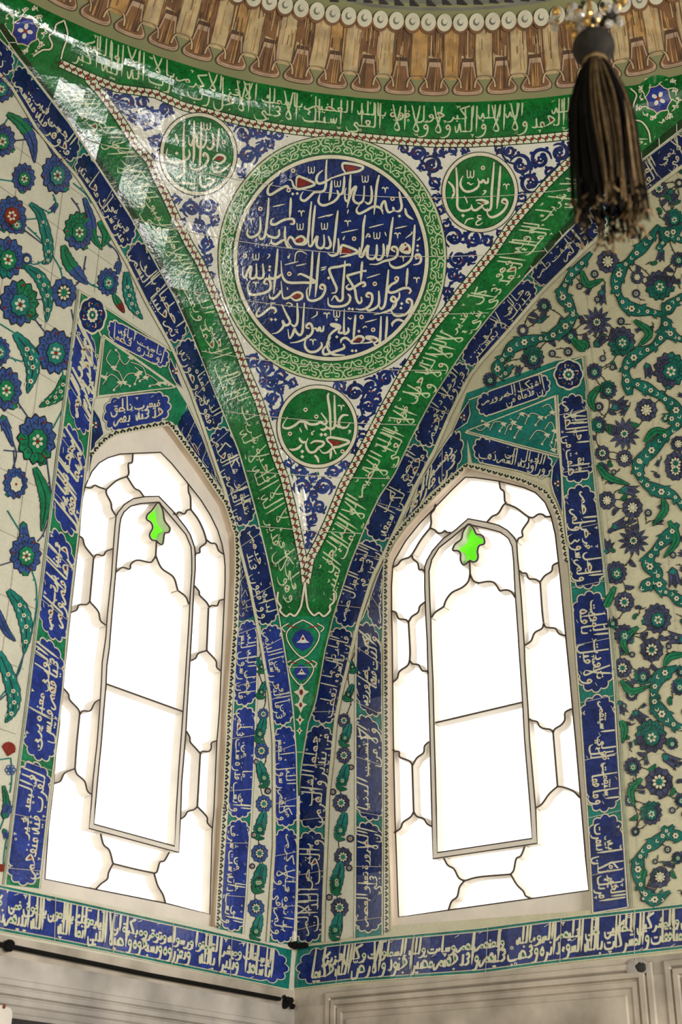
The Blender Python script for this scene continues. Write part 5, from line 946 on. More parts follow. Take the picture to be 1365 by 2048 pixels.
for P in ([(938, 800), (1165, 714)], [(931, 865), (1112, 791)], [(1112, 791), (1120, 915)], [(931, 865), (1120, 915)], [(1165, 714), (1176, 800)]): a.stroke(P, 4, 'black', 2, straight=True); a.stroke(P, 2.6, 'cream', 3, straight=True)
tag(finish('window_border', a), 'turquoise tile ground filling the head of the frame above the right window', 'tile border', 'turquoise tile borders')
rosette_tile('R', (1138, 749), 25, 26, 'dark navy rosette tile at the upper corner of the right window frame', 'navy')
rb = Ribbon('R', [(1107, 786), (957, 838)], [(1096, 742), (950, 792)]); cartouche(rb, 0, 1, 'ان اشتكت قدماه الضر من ورم', 'slanted dark navy cartouche beside the rosette above the right window', 'navy', 'cartouches beside the right window', seed=91, marks=.6)
rb = Ribbon('R', [(1100, 962), (1040, 942), (944, 922)], [(1112, 912), (1040, 895), (948, 868)]); cartouche(rb, 0, 1, 'وراودته الجبال الشم من ذهب', 'dark navy cartouche resting on the right window arch', 'navy', 'cartouches beside the right window', seed=92, marks=.6)
tracery_art('R', 'turquoise', [(933, 862), (1110, 793), (1117, 910), (1040, 890)], [[(950, 855), (962, 862), (975, 850), (965, 842)], [(980, 862), (990, 845), (1008, 848), (1000, 862)], [(1010, 870), (1020, 850), (1040, 855), (1030, 875)], [(1050, 850), (1062, 828), (1082, 835), (1072, 850)], [(1085, 815), (1098, 810), (1106, 825), (1092, 835)], [(1060, 880), (1075, 862), (1095, 870), (1085, 888)], [(1090, 860), (1102, 845), (1110, 862), (1104, 885)], [(1035, 840), (1045, 828), (1058, 832)], [(1100, 890), (1108, 900), (1113, 880)], [(1020, 838), (1028, 845), (1022, 858)]], 'turquoise triangular tile with cream scrolls between two cartouches above the right window')
leaf_tile('R', [(938, 803), (941, 828), (935, 845), (905, 866), (920, 830)], (927, 835), 'small navy corner tile with a flower squeezed between right arch and cartouche')
leaf_tile('R', [(1120, 912), (1106, 935), (1103, 965), (1108, 985), (1126, 1030), (1124, 960)], (1115, 967), 'small navy corner tile with a flower at the right shoulder of the right window')
RC0 = [(1116, 790), (1121, 890), (1126, 973), (1143, 1182), (1158, 1383), (1160, 1402), (1176, 1630), (1185, 1800), (1186, 1826)]; RC1 = [(1172, 782), (1187, 937), (1190, 970), (1211, 1156), (1227, 1340), (1235, 1483), (1246, 1648), (1256, 1800), (1258, 1814)]
rb = Ribbon('R', RC0[::-1], RC1[::-1]); ground('window_border', rb, 'turquoise border with cartouches standing along the far side of the right window')
cuts = [(1222, 1818), (1209, 1623), (1194, 1384), (1170, 1182), (1151, 970), (1144, 780)]
TX = ['امرتك الخير لكن ما ائتمرت به', 'وما استقمت فما قولي لك استقم', 'ولا تزودت قبل الموت نافلة', 'ولم اصل سوى فرض ولم اصم', 'ظلمت سنة من احيا الظلام الى']
NM = ['cut off flat at the sill', 'second above the sill', 'third above the sill', 'fourth above the sill', 'directly under the rosette']
for i in range(5): cartouche(rb, cuts[i], cuts[i+1], TX[i], 'deep blue cartouche right of the right window, '+NM[i], 'deepblue' if i < 3 else 'navy', 'cartouches beside the right window', seed=i+95, e0=i > 0)  # shade higher up put into the colour by switching to navy
for side, P, lb in (('L', [(158, 578), (140, 720), (118, 892), (55, 1400), (8, 1770)], 'left'), ('R', [(1169, 712), (1182, 860), (1194, 975), (1215, 1160), (1232, 1345), (1251, 1650), (1263, 1816)], 'right')):
    a = Art(side); a.stroke(P, 6, 'jointdark', 4); a.stroke(P, 4.2, 'cream', 5); a.stroke(P, 1.2, 'turquoise', 6); tag(finish('border_fillet', a), 'thin cream fillet between the floral panel and the %s window border' % lb, 'border', 'thin cream border fillets')
for side, P, lb, w in (('L', LA_in, 'left', 5), ('R', [(x+(2 if y < 1100 else 0), y) for x, y in RA_in], 'right', 6)):
    a = Art(side); q = along(P, 120); a.stroke(q, w+1.6, 'jointdark', 5, straight=True); a.stroke(q, w, 'cream', 6, straight=True); tag(finish('border_fillet', a), 'cream fillet tracing the inner edge of the %s arch border' % lb, 'border', 'thin cream border fillets')
# great horizontal inscription bands
def frieze(side, E0, E1, text, label, cut, seed):
    rb = Ribbon(side, E0, E1); a = Art(side); a.strip(E0, E1, 'turquoise', 1, 60, 3)
    o = tag(finish('inscription_frieze', a), label, 'inscription', 'blue inscription friezes above the marble')
    L = rb.len; Hh = rb.width(.4); f = Art(side)
    def mp(q): return [rb.at(x/L, y/Hh) for x, y in q]
    q = cart_outline(L, Hh, side == 'L', side == 'R'); q[:, 1] = Hh/2+(q[:, 1]-Hh/2)*.88; g = cart_outline(L, Hh, side == 'L', side == 'R', 2.2); g[:, 1] = Hh/2+(g[:, 1]-Hh/2)*.88
    f.poly(mp(g), 'cream', 2); f.poly(mp(q), 'cobalt' if side == 'L' else 'deepblue', 3)  # right field uses the dimmed copy of cobalt
    for i in range(1, 8): f.stroke([rb.at(i/7.6, 0), rb.at(i/7.6+.002, 1)], 1.2, 'joint', 7, straight=True)
    finish('blue_field', f, o)
    for fo in (0, 1): pass
    b = Art(side); write(b, rb, .0, 1.0, text, 'cream', 5, pen=.052, y0=.08, y1=.93, fill='leafgreen', seed=seed, pad=.35 , marks=1.1); finish('lettering', b, o)
    c = Art(side); 
    for E in (E0, E1): c.stroke(along(E, 40), 1.8, 'cream', 6, straight=True)
    finish('edge_line', c, o)
def along_wall(side, px, ds):
    q = proj[side]([px])[0].copy(); q[1 if side == 'L' else 0] += -ds if side == 'L' else ds; return project(q)
FL0 = [(578, 1979), (400, 1942), (250, 1911), (100, 1881), (-8, 1861)]; FL1 = [(584, 1899), (400, 1857), (205, 1814), (100, 1791), (-8, 1768)]
FL0.append(along_wall('L', FL0[-1], .9)); FL1.append(along_wall('L', FL1[-1], .9))
frieze('L', FL0, FL1, 'انا ارسلناك شاهدا ومبشرا ونذيرا لتؤمنوا بالله ورسوله وتعزروه وتوقروه وتسبحوه بكرة واصيلا ان الذين يبايعونك انما يبايعون الله يد الله فوق ايديهم فمن نكث فانما ينكث على نفسه ومن اوفى بما عاهد عليه الله فسيؤتيه اجرا عظيما', 'long cobalt frieze with two lines of cream script under the left window', None, 5)
FR0 = [(1375, 1897), (1100, 1928), (965, 1946), (700, 1964), (583, 1978)]; FR1 = [(1375, 1807), (1100, 1838), (965, 1856), (750, 1876), (596, 1894)]
FR0.insert(0, along_wall('R', FR0[0], .9)); FR1.insert(0, along_wall('R', FR1[0], .9))
frieze('R', FR0, FR1, 'ليدخل المؤمنين والمؤمنات جنات تجري من تحتها الانهار ويعذب المنافقين والمنافقات والمشركين والمشركات الظانين بالله ظن السوء عليهم دائرة السوء وغضب الله عليهم ولعنهم واعد لهم جهنم وساءت مصيرا ولله جنود السماوات والارض وكان الله عزيزا حكيما', 'long navy frieze with two lines of cream script under the right window', None, 6)
# ------------------------------------------------------------------ floral tile panels
def blob(c, r, n, depth, sq=1., rot=0., sharp=True, m=4):
    pts = []
    for i in range(n*m):
        a = 2*math.pi*i/(n*m)+rot; ph = (i % m)/m
        k = 1-depth*(abs(ph-.5)*2 if sharp else abs(math.cos(math.pi*ph)))
        pts.append((c[0]+r*k*math.cos(a), c[1]+r*sq*k*math.sin(a)))
    return pts
def lotus(a, c, r, sq=1.15, body='blueflower', inner='turquoise', rot=0., red=True, half=None, R=rnd):
    a.poly(blob(c, r*1.07, 13, .15, sq, rot), 'black', 3); a.poly(blob(c, r, 13, .15, sq, rot), body, 4)
    if half:
        q = [(c[0], c[1])]+[p for p in blob(c, r, 13, .15, sq, rot) if (p[0]-c[0])*math.cos(half[1])+(p[1]-c[1])*math.sin(half[1]) > .1*r]
        q = [q[0]]+sorted(q[1:], key=lambda p: (math.atan2(p[1]-c[1], p[0]-c[0])-half[1]+math.pi) % (2*math.pi))
        if len(q) > 3: a.poly(q, half[0], 5)
    for i in range(11):
        an = 2*math.pi*(i+.5)/11+rot; a.stroke([(c[0]+r*.5*math.cos(an), c[1]+r*.5*sq*math.sin(an)), (c[0]+r*.86*math.cos(an), c[1]+r*.86*sq*math.sin(an))], max(r*.035, .8), 'black', 6, straight=True)
    for i in range(11):
        an = 2*math.pi*i/11+rot; p = (c[0]+r*.74*math.cos(an), c[1]+r*.74*sq*math.sin(an)); a.stroke([(c[0]+r*.6*math.cos(an-.12), c[1]+r*.6*sq*math.sin(an-.12)), p, (c[0]+r*.6*math.cos(an+.12), c[1]+r*.6*sq*math.sin(an+.12))], max(r*.03, .6), 'black', 6, n=2)
    bx = rot*2.3; base = (c[0]+r*.92*math.cos(bx), c[1]+r*.92*sq*math.sin(bx)); a.poly(blob(base, r*.30, 5, .25, 1, bx), 'black', 2); a.poly(blob(base, r*.25, 5, .25, 1, bx), inner if inner not in ('red', 'cream') else 'turquoise', 3)
    cc = (c[0]+r*.06, c[1]+r*.1)
    a.poly(blob(cc, r*.56, 8, .14, sq, rot+.3, False), 'black', 7); a.poly(blob(cc, r*.52, 8, .14, sq, rot+.3, False), inner, 8)
    for i in range(6):
        an = 1.047*i+rot; a.disc((cc[0]+r*.2*math.cos(an), cc[1]+r*.2*sq*math.sin(an)), r*.11, r*.09, 'cream', 9, an, 7)
    a.disc(cc, r*.10, r*.10, 'red' if red else 'leafgreen', 10, n=7)
    if red:
        for i in range(3):
            an = 2.1*i+rot+.5; a.disc((c[0]+r*.80*math.cos(an), c[1]+r*.8*sq*math.sin(an)), r*.09, r*.07, 'red', 7, an, 7)
def rosette(a, c, r, body='slate', inner='turquoise', sq=1., rot=0.):
    a.poly(blob(c, r*1.06, 10, .12, sq, rot, False), 'black', 3); a.poly(blob(c, r, 10, .12, sq, rot, False), body, 4)
    for i in range(10):
        an = .628*i+rot; a.stroke([(c[0]+r*.55*math.cos(an), c[1]+r*.55*sq*math.sin(an)), (c[0]+r*.9*math.cos(an), c[1]+r*.9*sq*math.sin(an))], max(r*.04, .7), 'black', 5, straight=True)
    a.disc(c, r*.56, r*.56*sq, 'black', 5, n=14)
    for i in range(9):
        an = .698*i+rot; a.disc((c[0]+r*.36*math.cos(an), c[1]+r*.36*sq*math.sin(an)), r*.15, r*.11, 'cream', 6, an, 7)
    a.disc(c, r*.24, r*.24*sq, inner, 7, n=9)
def saz(a, P, w, cols=('turquoise',), florets=True, teeth=8, L=3):
    q = catmull(P, 8); m = len(q); d = np.gradient(q, axis=0); d /= np.maximum(np.linalg.norm(d, axis=1, keepdims=True), 1e-9); nn = np.c_[-d[:, 1], d[:, 0]]
    prof = lambda t: math.sin(math.pi*min(1, t*.92+.08))**.8
    def out(g, t0=0., t1=1.):
        A, B = [], []
        for i in range(m):
            t = i/(m-1)
            if t < t0-1e-6 or t > t1+1e-6: continue
            s = .82+.18*((t*teeth) % 1); h = w/2*prof(t)*s+g; A.append(q[i]+nn[i]*h); B.append(q[i]-nn[i]*h)
        return A, B
    def fill(A, B, mat, L):
        k = len(A); pts = [x for p in zip(A, B) for x in p]; a.put(pts, [(2*i, 2*i+1, 2*i+3, 2*i+2) for i in range(k-1)], mat, L)
    A, B = out(1.4); fill(A, B, 'black', L)
    for j, cmat in enumerate(cols): A, B = out(0, j/len(cols), (j+1)/len(cols)); fill(A, B, cmat, L+1)
    a.stroke(q[2:-2], max(w*.06, 1.), 'black', L+2, straight=True)
    if florets:
        for k in range(1, 5):
            i = int(m*(.12+.17*k)); i = min(i, m-2); c = q[i]
            for z in range(5): a.disc((c[0]+w*.09*math.cos(z*1.257), c[1]+w*.09*math.sin(z*1.257)), w*.07, w*.07, 'cream', L+3, n=6)
            a.disc(c, w*.06, w*.06, 'red', L+4, n=6)
            for s in (-1, 1): e = c+d[i]*w*.25+nn[i]*s*w*.22; a.stroke([e-d[i]*w*.1, e+nn[i]*s*w*.05, e+d[i]*w*.12], w*.05, 'cream', L+3, n=3)
def tulip(a, c, r, rot, body='slate', base='turquoise'):
    ca, sa = math.cos(rot), math.sin(rot); T = lambda P: [(c[0]+r*(x*ca-y*sa), c[1]+r*(x*sa+y*ca)) for x, y in P]
    a.poly(T([(-1.05, 0), (-.6, .5), (.1, .55), (1.2, .75), (.75, .3), (1.35, 0), (.75, -.3), (1.2, -.75), (.1, -.55), (-.6, -.5)]), 'black', 3)
    a.poly(T([(-.95, 0), (-.55, .42), (.1, .46), (1.02, .62), (.62, .25), (1.2, 0), (.62, -.25), (1.02, -.62), (.1, -.46), (-.55, -.42)]), body, 4)
    a.poly(T([(-.95, 0), (-.5, .36), (-.2, 0), (-.5, -.36)]), base, 5); a.stroke(T([(-.2, .1), (.7, .1)]), max(r*.06, .7), 'black', 5, straight=True); a.stroke(T([(-.2, -.12), (.7, -.12)]), max(r*.06, .7), 'black', 5, straight=True)
def sprig(a, P, w=2.4, mat='brownblack', thorns=True, R=rnd):
    q = catmull(P, 6); a.stroke(q, w, mat, 2, straight=True)
    if thorns:
        d = np.gradient(q, axis=0)
        for i in range(3, len(q)-2, 5):
            t = d[i]/max(np.linalg.norm(d[i]), 1e-6); n = np.array([-t[1], t[0]])*R.choice([-1, 1]); a.put([q[i]+n*w*.4-t*w, q[i]+n*w*1.8+t*w, q[i]+n*w*.4+t*w], [(0, 1, 2)], mat, 2)
def branch(a, P, w, mat='deepteal'):
    q = catmull(P, 8); n = len(q); wob = lambda t: .42+.5*abs(math.sin(t*len(P)*1.1+.6))**1.5
    f = lambda t: wob(t)*(.3+.7*min(1, 6*t, 6*(1-t)+.1))
    a.stroke(q, w+3.4, 'black', 5, straight=True, prof=lambda t: f(t)*w/(w+3.4)+3.4/(w+3.4)); a.stroke(q, w, mat, 6, straight=True, prof=f)
    d = np.gradient(q, axis=0)
    for i in range(4, n-3, 6):
        c = q[i]; t = d[i]/max(np.linalg.norm(d[i]), 1e-6); nn = np.array([-t[1], t[0]]); s = 1 if (i//6) % 2 else -1; h = w*f(i/(n-1))/2
        B = c+nn*s*h*.7; hook = [B-t*w*.22, B+nn*s*w*.24-t*w*.02, B+nn*s*w*.30+t*w*.22, B+nn*s*w*.10+t*w*.14, B+t*w*.26]
        cen = sum(hook)/5; a.poly([cen+(p-cen)*1.35 for p in hook], 'black', 5); a.poly(hook, mat, 6)
    for i in range(5, n-4, 7):
        c = q[i]; t = d[i]/max(np.linalg.norm(d[i]), 1e-6); nn = np.array([-t[1], t[0]]); k = max(.55, f(i/(n-1)))*w
        a.disc(c, k*.32, k*.32, 'black', 7, n=10)
        for z in range(6): a.disc((c[0]+k*.18*math.cos(z*1.047), c[1]+k*.18*math.sin(z*1.047)), k*.11, k*.11, 'cream', 8, n=6)
        e = c+t*w*.5; a.stroke([e-nn*w*.13, e+t*w*.16, e+nn*w*.13], w*.07, 'cream', 8, n=3)
K3 = .3663
q1 = lambda p: Z(0, 0, K3, p); q4 = lambda p: Z(0, 450, K3, p); q9 = lambda p: Z(0, 900, K3, p); q13 = lambda p: Z(0, 1300, K3, p)
def tilejoints(a, side, s0, s1, ds, z0, z1, dz, clip, mat='jointdark', w=.004):
    o = .0016*1.6
    def seg(p, q):
        k = 40
        for i in range(k):
            u0, u1 = [tuple(p[j]+(q[j]-p[j])*t for j in (0, 1)) for t in (i/k, (i+1)/k)]
            if not clip(((u0[0]+u1[0])/2, (u0[1]+u1[1])/2)): continue
            if p[0] == q[0]: c = [(u0[0]-w/2, u0[1]), (u0[0]+w/2, u0[1]), (u1[0]+w/2, u1[1]), (u1[0]-w/2, u1[1])]
            else: c = [(u0[0], u0[1]-w/2), (u1[0], u1[1]-w/2), (u1[0], u1[1]+w/2), (u0[0], u0[1]+w/2)]
            a.raw(to3(side, c, o), [(0, 1, 2, 3)], mat)
    s = s0
    while s < s1: seg((s, z0), (s, z1)); s += ds
    z = z0
    while z < z1: seg((s0, z), (s1, z)); z += dz
def continue_panel(a, side, ds, times=2):
    """the flower pattern runs on along the wall past what the photo shows"""
    base = np.array(a.v); n0, faces, mats = len(base), list(a.f), list(a.m)
    for k in range(1, times+1):
        q = base.copy(); q[:, 1 if side == 'L' else 0] += (-1 if side == 'L' else 1)*ds*k
        r = q-CAM; w_ = r@FW; x = W/2+F*(r@RT)/w_; zz_ = q[:, 2]
        lim = np.interp(zz_, zL[::-1], tL[::-1])+.45 if side == 'L' else np.interp(zz_, zRr[::-1], tR[::-1])+.45
        okv = ((x < -12) if side == 'L' else (x > W+12)) & ((-q[:, 1] if side == 'L' else q[:, 0]) > lim) & (zz_ < 8.0)
        o_ = len(a.v); a.v.extend([tuple(p) for p in q])
        for f, m_ in zip(faces, mats):
            if all(okv[i] for i in f): a.f.append(tuple(i+o_ for i in f)); a.m.append(m_)
# left panel
a = Art('L')
for f, P in ((q1, [(230, 700), (300, 870)]), (q1, [(60, 620), (10, 700)]), (q1, [(390, 1080), (435, 1150), (430, 1230)]), (q1, [(400, 1000), (470, 1060), (500, 1110)]), (q1, [(290, 1060), (305, 1110), (280, 1160), (210, 1130)]), (q1, [(130, 1200), (230, 1190)]), (q1, [(100, 1230), (230, 1330)]), (q1, [(0, 980), (70, 990)]), (q1, [(60, 770), (160, 760)]),
             (q4, [(470, 170), (445, 290), (390, 350)]), (q4, [(150, 10), (230, 90), (320, 220), (345, 300)]), (q4, [(130, 190), (190, 215), (250, 190)]), (q4, [(170, 410), (300, 400)]), (q4, [(180, 500), (250, 590), (290, 620)]), (q4, [(390, 460), (405, 560), (375, 650)]), (q4, [(440, 260), (490, 320), (545, 345)]), (q4, [(570, 80), (640, 150), (660, 240), (630, 270)]), (q4, [(0, 540), (80, 590)]), (q4, [(85, 950), (140, 1030), (180, 1090)]), (q4, [(340, 780), (355, 960), (290, 1110)]), (q4, [(40, 720), (130, 745), (250, 740)]), (q4, [(60, 1150), (90, 1250), (70, 1330)]), (q4, [(130, 1240), (20, 1230)]), (q4, [(500, 60), (560, 70), (600, 120)]),
             (q9, [(75, 0), (80, 100), (75, 270)]), (q9, [(40, 330), (120, 460)]), (q9, [(0, 630), (80, 605)]), (q9, [(175, 660), (200, 760), (185, 950), (90, 1230)]), (q9, [(255, 40), (280, 300), (240, 450), (205, 500)]), (q9, [(0, 1365), (70, 1290), (130, 1120)]), (q13, [(130, 20), (100, 130), (0, 260)]), (q13, [(60, 590), (65, 700), (55, 780)]), (q13, [(0, 980), (30, 900)]), (q13, [(40, 1000), (20, 1150), (30, 1260)]), (q13, [(-10, 600), (60, 590)])):
    sprig(a, f(P), 2.8, 'turquoise' if rnd.random() < .5 else 'slate')
for f, c, r, sq, inner, half in ((q1, (5, 480), 24, 1.2, 'turquoise', None), (q1, (10, 765), 27, 1.2, 'leafgreen', None), (q1, (130, 970), 23, 1.25, 'leafgreen', None), (q1, (310, 950), 30, 1.3, 'turquoise', None), (q1, (60, 1170), 30, 1.2, 'red', None), (q1, (430, 1260), 29, 1.3, 'leafgreen', ('leafgreen', -2.3)), (q4, (40, 180), 33, 1.25, 'leafgreen', ('turquoise', 2.8)),
        (q4, (590, 310), 21, 1.3, 'turquoise', None), (q4, (105, 425), 38, 1.2, 'turquoise', ('leafgreen', -.3)), (q4, (300, 690), 36, 1.25, 'turquoise', None), (q4, (30, 895), 32, 1.35, 'leafgreen', None), (q4, (200, 1170), 38, 1.3, 'leafgreen', ('leafgreen', 2.2)), (q4, (0, 690), 20, 1.4, 'turquoise', None), (q9, (85, 180), 24, 1.3, 'cream', None), (q9, (140, 570), 31, 1.25, 'leafgreen', None), (q9, (70, 1365), 0, 1, 'red', None), (q4, (90, -5), 20, 1, 'turquoise', None), (q4, (145, 185), 11, 1.1, 'cream', None)):
    if r: lotus(a, f([c])[0], r, sq, 'blueflower', inner, rnd.random(), True, half)
rosette(a, q4([(350, 370)])[0], 25, 'blueflower', 'leafgreen', 1.25)
for f, P, w, cols, fl in ((q1, [(40, 620), (120, 680), (175, 770), (190, 890)], 24, ('leafgreen', 'blueflower'), False), (q1, [(130, 650), (200, 690), (260, 760), (295, 850)], 15, ('blueflower',), False), (q1, [(165, 1110), (220, 1170), (255, 1290), (265, 1365)]+[(262, 1420), (230, 1440)], 22, ('turquoise',), True), (q4, [(140, 225), (220, 290), (262, 400), (255, 530)], 27, ('turquoise',), True), (q4, [(345, 110), (375, 200), (430, 270), (480, 325)], 27, ('leafgreen', 'blueflower'), False), (q4, [(690, 255), (700, 350), (725, 440), (780, 515)], 24, ('turquoise',), True), (q4, [(80, 590), (155, 690), (180, 790), (150, 920)], 34, ('turquoise',), True),
        (q4, [(355, 820), (325, 920), (215, 995)], 27, ('leafgreen',), True), (q9, [(190, 95), (240, 220), (250, 300), (228, 445)], 26, ('leafgreen',), False), (q9, [(45, 765), (115, 860), (145, 980), (132, 1115)], 30, ('turquoise',), True), (q9, [(-10, 870), (30, 980), (85, 1045)], 15, ('blueflower',), False), (q9, [(-5, 1100), (40, 1210), (75, 1330), (70, 1420), (30, 1490)], 30, ('turquoise',), True), (q1, [(460, 1080), (500, 1200), (510, 1290), (560, 1365)], 17, ('blueflower', 'leafgreen'), False), (q4, [(540, -20), (585, 50), (560, 120)], 20, ('leafgreen',), False), (q4, [(0, 1060), (40, 1120), (70, 1210)], 14, ('blueflower',), False), (q4, [(620, 380), (650, 430), (680, 480)], 14, ('leafgreen', 'red'), False), (q13, [(20, 740), (35, 830), (15, 860)], 12, ('leafgreen',), False), (q4, [(645, 270), (650, 210), (625, 240)], 10, ('blueflower',), False)):
    saz(a, f(P), w, cols, fl)
for f, c, r, rt in ((q9, (130, 430), 15, 1.5), (q13, (35, 880), 17, -1.2), (q13, (30, 1000), 10, 1.2), (q1, (300, 1130), 10, 2.2), (q4, (25, 1075), 15, 1.3)): tulip(a, f([c])[0], r, rt, 'blueflower', 'leafgreen')
c = q13([(48, 540)])[0]
a.poly([(c[0]+15*math.cos(t)*(1 if k % 2 else .88), c[1]+15*math.sin(t)*(1 if k % 2 else .88)) for k, t in enumerate(np.linspace(-2.9, .6, 19))]+[(c[0]-2, c[1]+15)], 'red', 4)
c = q13([(58, 655)])[0]; [a.ring((c[0]+6*math.cos(t), c[1]+6*math.sin(t)), 4.5, 4.5, 1.8, 'blueflower', 3, 10) for t in np.linspace(0, 5.2, 6)]
a.disc(q13([(8, 1190)])[0], 8, 8, 'red', 4)
def clipL(p):
    x, y = project((0, -p[0], p[1])); return x < yat([(q[1], q[0]) for q in LA_in], y)-3 and (y < 585 or x < np.interp(y, [583, 890, 1769], [161, 121, 11])-3 or (x > 161 and y < 583+(x-161)*.66-3)) and y < 1768 and x > -40
tilejoints(a, 'L', .1, 4.2, .36, 3.1, 8.3, .37, clipL)
continue_panel(a, 'L', .7, 3)
o = tag(finish('floral_tile_panel', a), 'cream floral tile panel with large scattered blue and turquoise blossoms left of the left window', 'tile panel', 'floral tile panels')
# right panel
a = Art('R')
r6 = lambda p: Z(865, 450, K3, p); r9 = lambda p: Z(865, 900, K3, p); r13 = lambda p: Z(865, 1300, K3, p); r3 = lambda p: Z(865, 0, K3, p); r16 = lambda p: Z(965, 1648, .29304, p)
FLO = [(r6, 960, 200, 60, 'R'), (r6, 1120, 285, 36, 'R'), (r6, 1240, 330, 75, 'L'), (r6, 900, 530, 78, 'S'), (r6, 1035, 635, 74, 'L'), (r6, 1300, 790, 88, 'L'), (r6, 885, 800, 42, 'L'), (r6, 960, 900, 48, 'L'), (r6, 1170, 1010, 60, 'R'), (r6, 1050, 1140, 82, 'S'), (r6, 930, 1245, 40, 'R'), (r6, 1050, 1275, 45, 'R'), (r6, 910, 1090, 42, 'L'), (r6, 550, 725, 60, 'L'), (r6, 495, 575, 32, 'R'), (r6, 610, 440, 38, 'L'), (r6, 315, 845, 38, 'L'), (r6, 1330, 1300, 60, 'R'), (r6, 755, 605, 40, 'L'), (r6, 1345, 190, 40, 'L'), (r6, 1345, 1195, 42, 'R'),
       (r3, 1240, 1030, 46, 'R'), (r3, 1320, 1195, 52, 'L'), (r3, 1350, 1000, 25, 'R'), (r9, 955, 275, 48, 'R'), (r9, 1095, 315, 56, 'R'), (r9, 1100, 495, 80, 'S'), (r9, 1005, 670, 58, 'L'), (r9, 1050, 830, 55, 'R'), (r9, 1230, 920, 75, 'L'), (r9, 1050, 1010, 54, 'L'), (r9, 1200, 1090, 64, 'R'), (r9, 1040, 1190, 52, 'R'), (r9, 1150, 1235, 46, 'L'), (r9, 1090, 1335, 34, 'R'), (r9, 1360, 1210, 30, 'L'), (r9, 985, 945, 30, 'L'), (r9, 1330, 110, 55, 'R'),
       (r13, 1195, 470, 84, 'L'), (r13, 1095, 635, 46, 'L'), (r13, 1240, 720, 76, 'R'), (r13, 1195, 890, 60, 'L'), (r13, 1080, 820, 32, 'R'), (r13, 1350, 200, 44, 'L'), (r13, 1245, 1240, 56, 'R'), (r13, 1360, 820, 36, 'L'), (r13, 1310, 510, 32, 'L'), (r13, 1110, 990, 24, 'L'), (r16, 1100, 510, 22, 'R'), (r16, 1335, 230, 40, 'L')]
PT = []
for f, x, y, r, k in FLO: PT.append((f([(x, y)])[0], r*K3*(1. if f is not r16 else .8), k))
for i, (c, r, k) in enumerate(PT):          # twigs join each blossom to its nearest neighbours
    near = sorted(range(len(PT)), key=lambda j: (PT[j][0][0]-c[0])**2+(PT[j][0][1]-c[1])**2)[1:3]
    for j in near:
        if j > i or near.index(j) == 0:
            e = PT[j][0]; m = ((c[0]+e[0])/2+(e[1]-c[1])*.16, (c[1]+e[1])/2-(e[0]-c[0])*.16); sprig(a, [c, m, e], 1.9)
            if math.dist(c, e) > 50:
                s = rnd.choice([-1, 1]); an = math.atan2(e[1]-c[1], e[0]-c[0])+s*.9; saz(a, [m, (m[0]+9*math.cos(an), m[1]+9*math.sin(an)), (m[0]+19*math.cos(an+.3*s), m[1]+19*math.sin(an+.3*s))], 8, ('leafgreen' if rnd.random() < .35 else 'slate',), False, 5)
BRA = ((r6, [(870, 150), (790, 240), (740, 300), (710, 380), (745, 430), (770, 490), (720, 560), (640, 610), (560, 625), (450, 660), (395, 720), (355, 780), (400, 810), (445, 765)], 27), (r6, [(1240, 0), (1160, 110), (1080, 190), (1030, 250), (1005, 330), (1040, 420), (1100, 460), (1200, 475), (1262, 490)], 26), (r6, [(1262, 490), (1310, 430), (1380, 380)], 25), (r6, [(1262, 490), (1275, 570), (1210, 660), (1120, 710), (1062, 770), (1065, 850), (1080, 930)], 27), (r6, [(1275, 570), (1320, 605), (1380, 630)], 22), (r6, [(1080, 860), (1150, 880), (1240, 930), (1320, 990), (1345, 1080), (1270, 1150), (1190, 1240), (1130, 1310), (1150, 1365)], 27), (r6, [(1345, 1080), (1290, 1050), (1260, 1070)], 20),
        (r9, [(1150, 10), (1125, 90), (1150, 170), (1230, 220), (1320, 250), (1380, 330)], 26), (r9, [(1345, 400), (1290, 470), (1215, 550), (1180, 620), (1235, 680), (1180, 730), (1140, 765)], 28), (r9, [(1235, 680), (1250, 760), (1310, 790), (1380, 850)], 24), (r13, [(1340, 90), (1240, 150), (1210, 250), (1240, 330), (1310, 400), (1380, 430)], 30), (r16, [(1310, 10), (1190, 120), (1100, 190), (1065, 280), (1080, 400), (1115, 480), (1190, 515), (1285, 460)], 27), (r16, [(1380, 90), (1290, 70), (1230, 20)], 24), (r3, [(1365, 1230), (1290, 1290), (1230, 1365)], 22), (r6, [(1240, 20), (1310, 60), (1380, 90)], 22))
for f, P, w in BRA: branch(a, f(P), w)
for c, r, k in PT:
    if k == 'R': rosette(a, c, r, 'slate', 'deepteal' if rnd.random() < .6 else 'cream', 1.05, rnd.random())
    elif k == 'S': a.poly(blob(c, r*1.08, 13, .42, 1.05), 'black', 2); a.poly(blob(c, r*1.02, 13, .42, 1.05), 'slate', 3); rosette(a, c, r*.55, 'slate', 'deepteal')
    else: lotus(a, c, r, 1.08, 'slate', 'deepteal', rnd.random()*6, False, ('deepteal', rnd.random()*6) if rnd.random() < .35 else None)
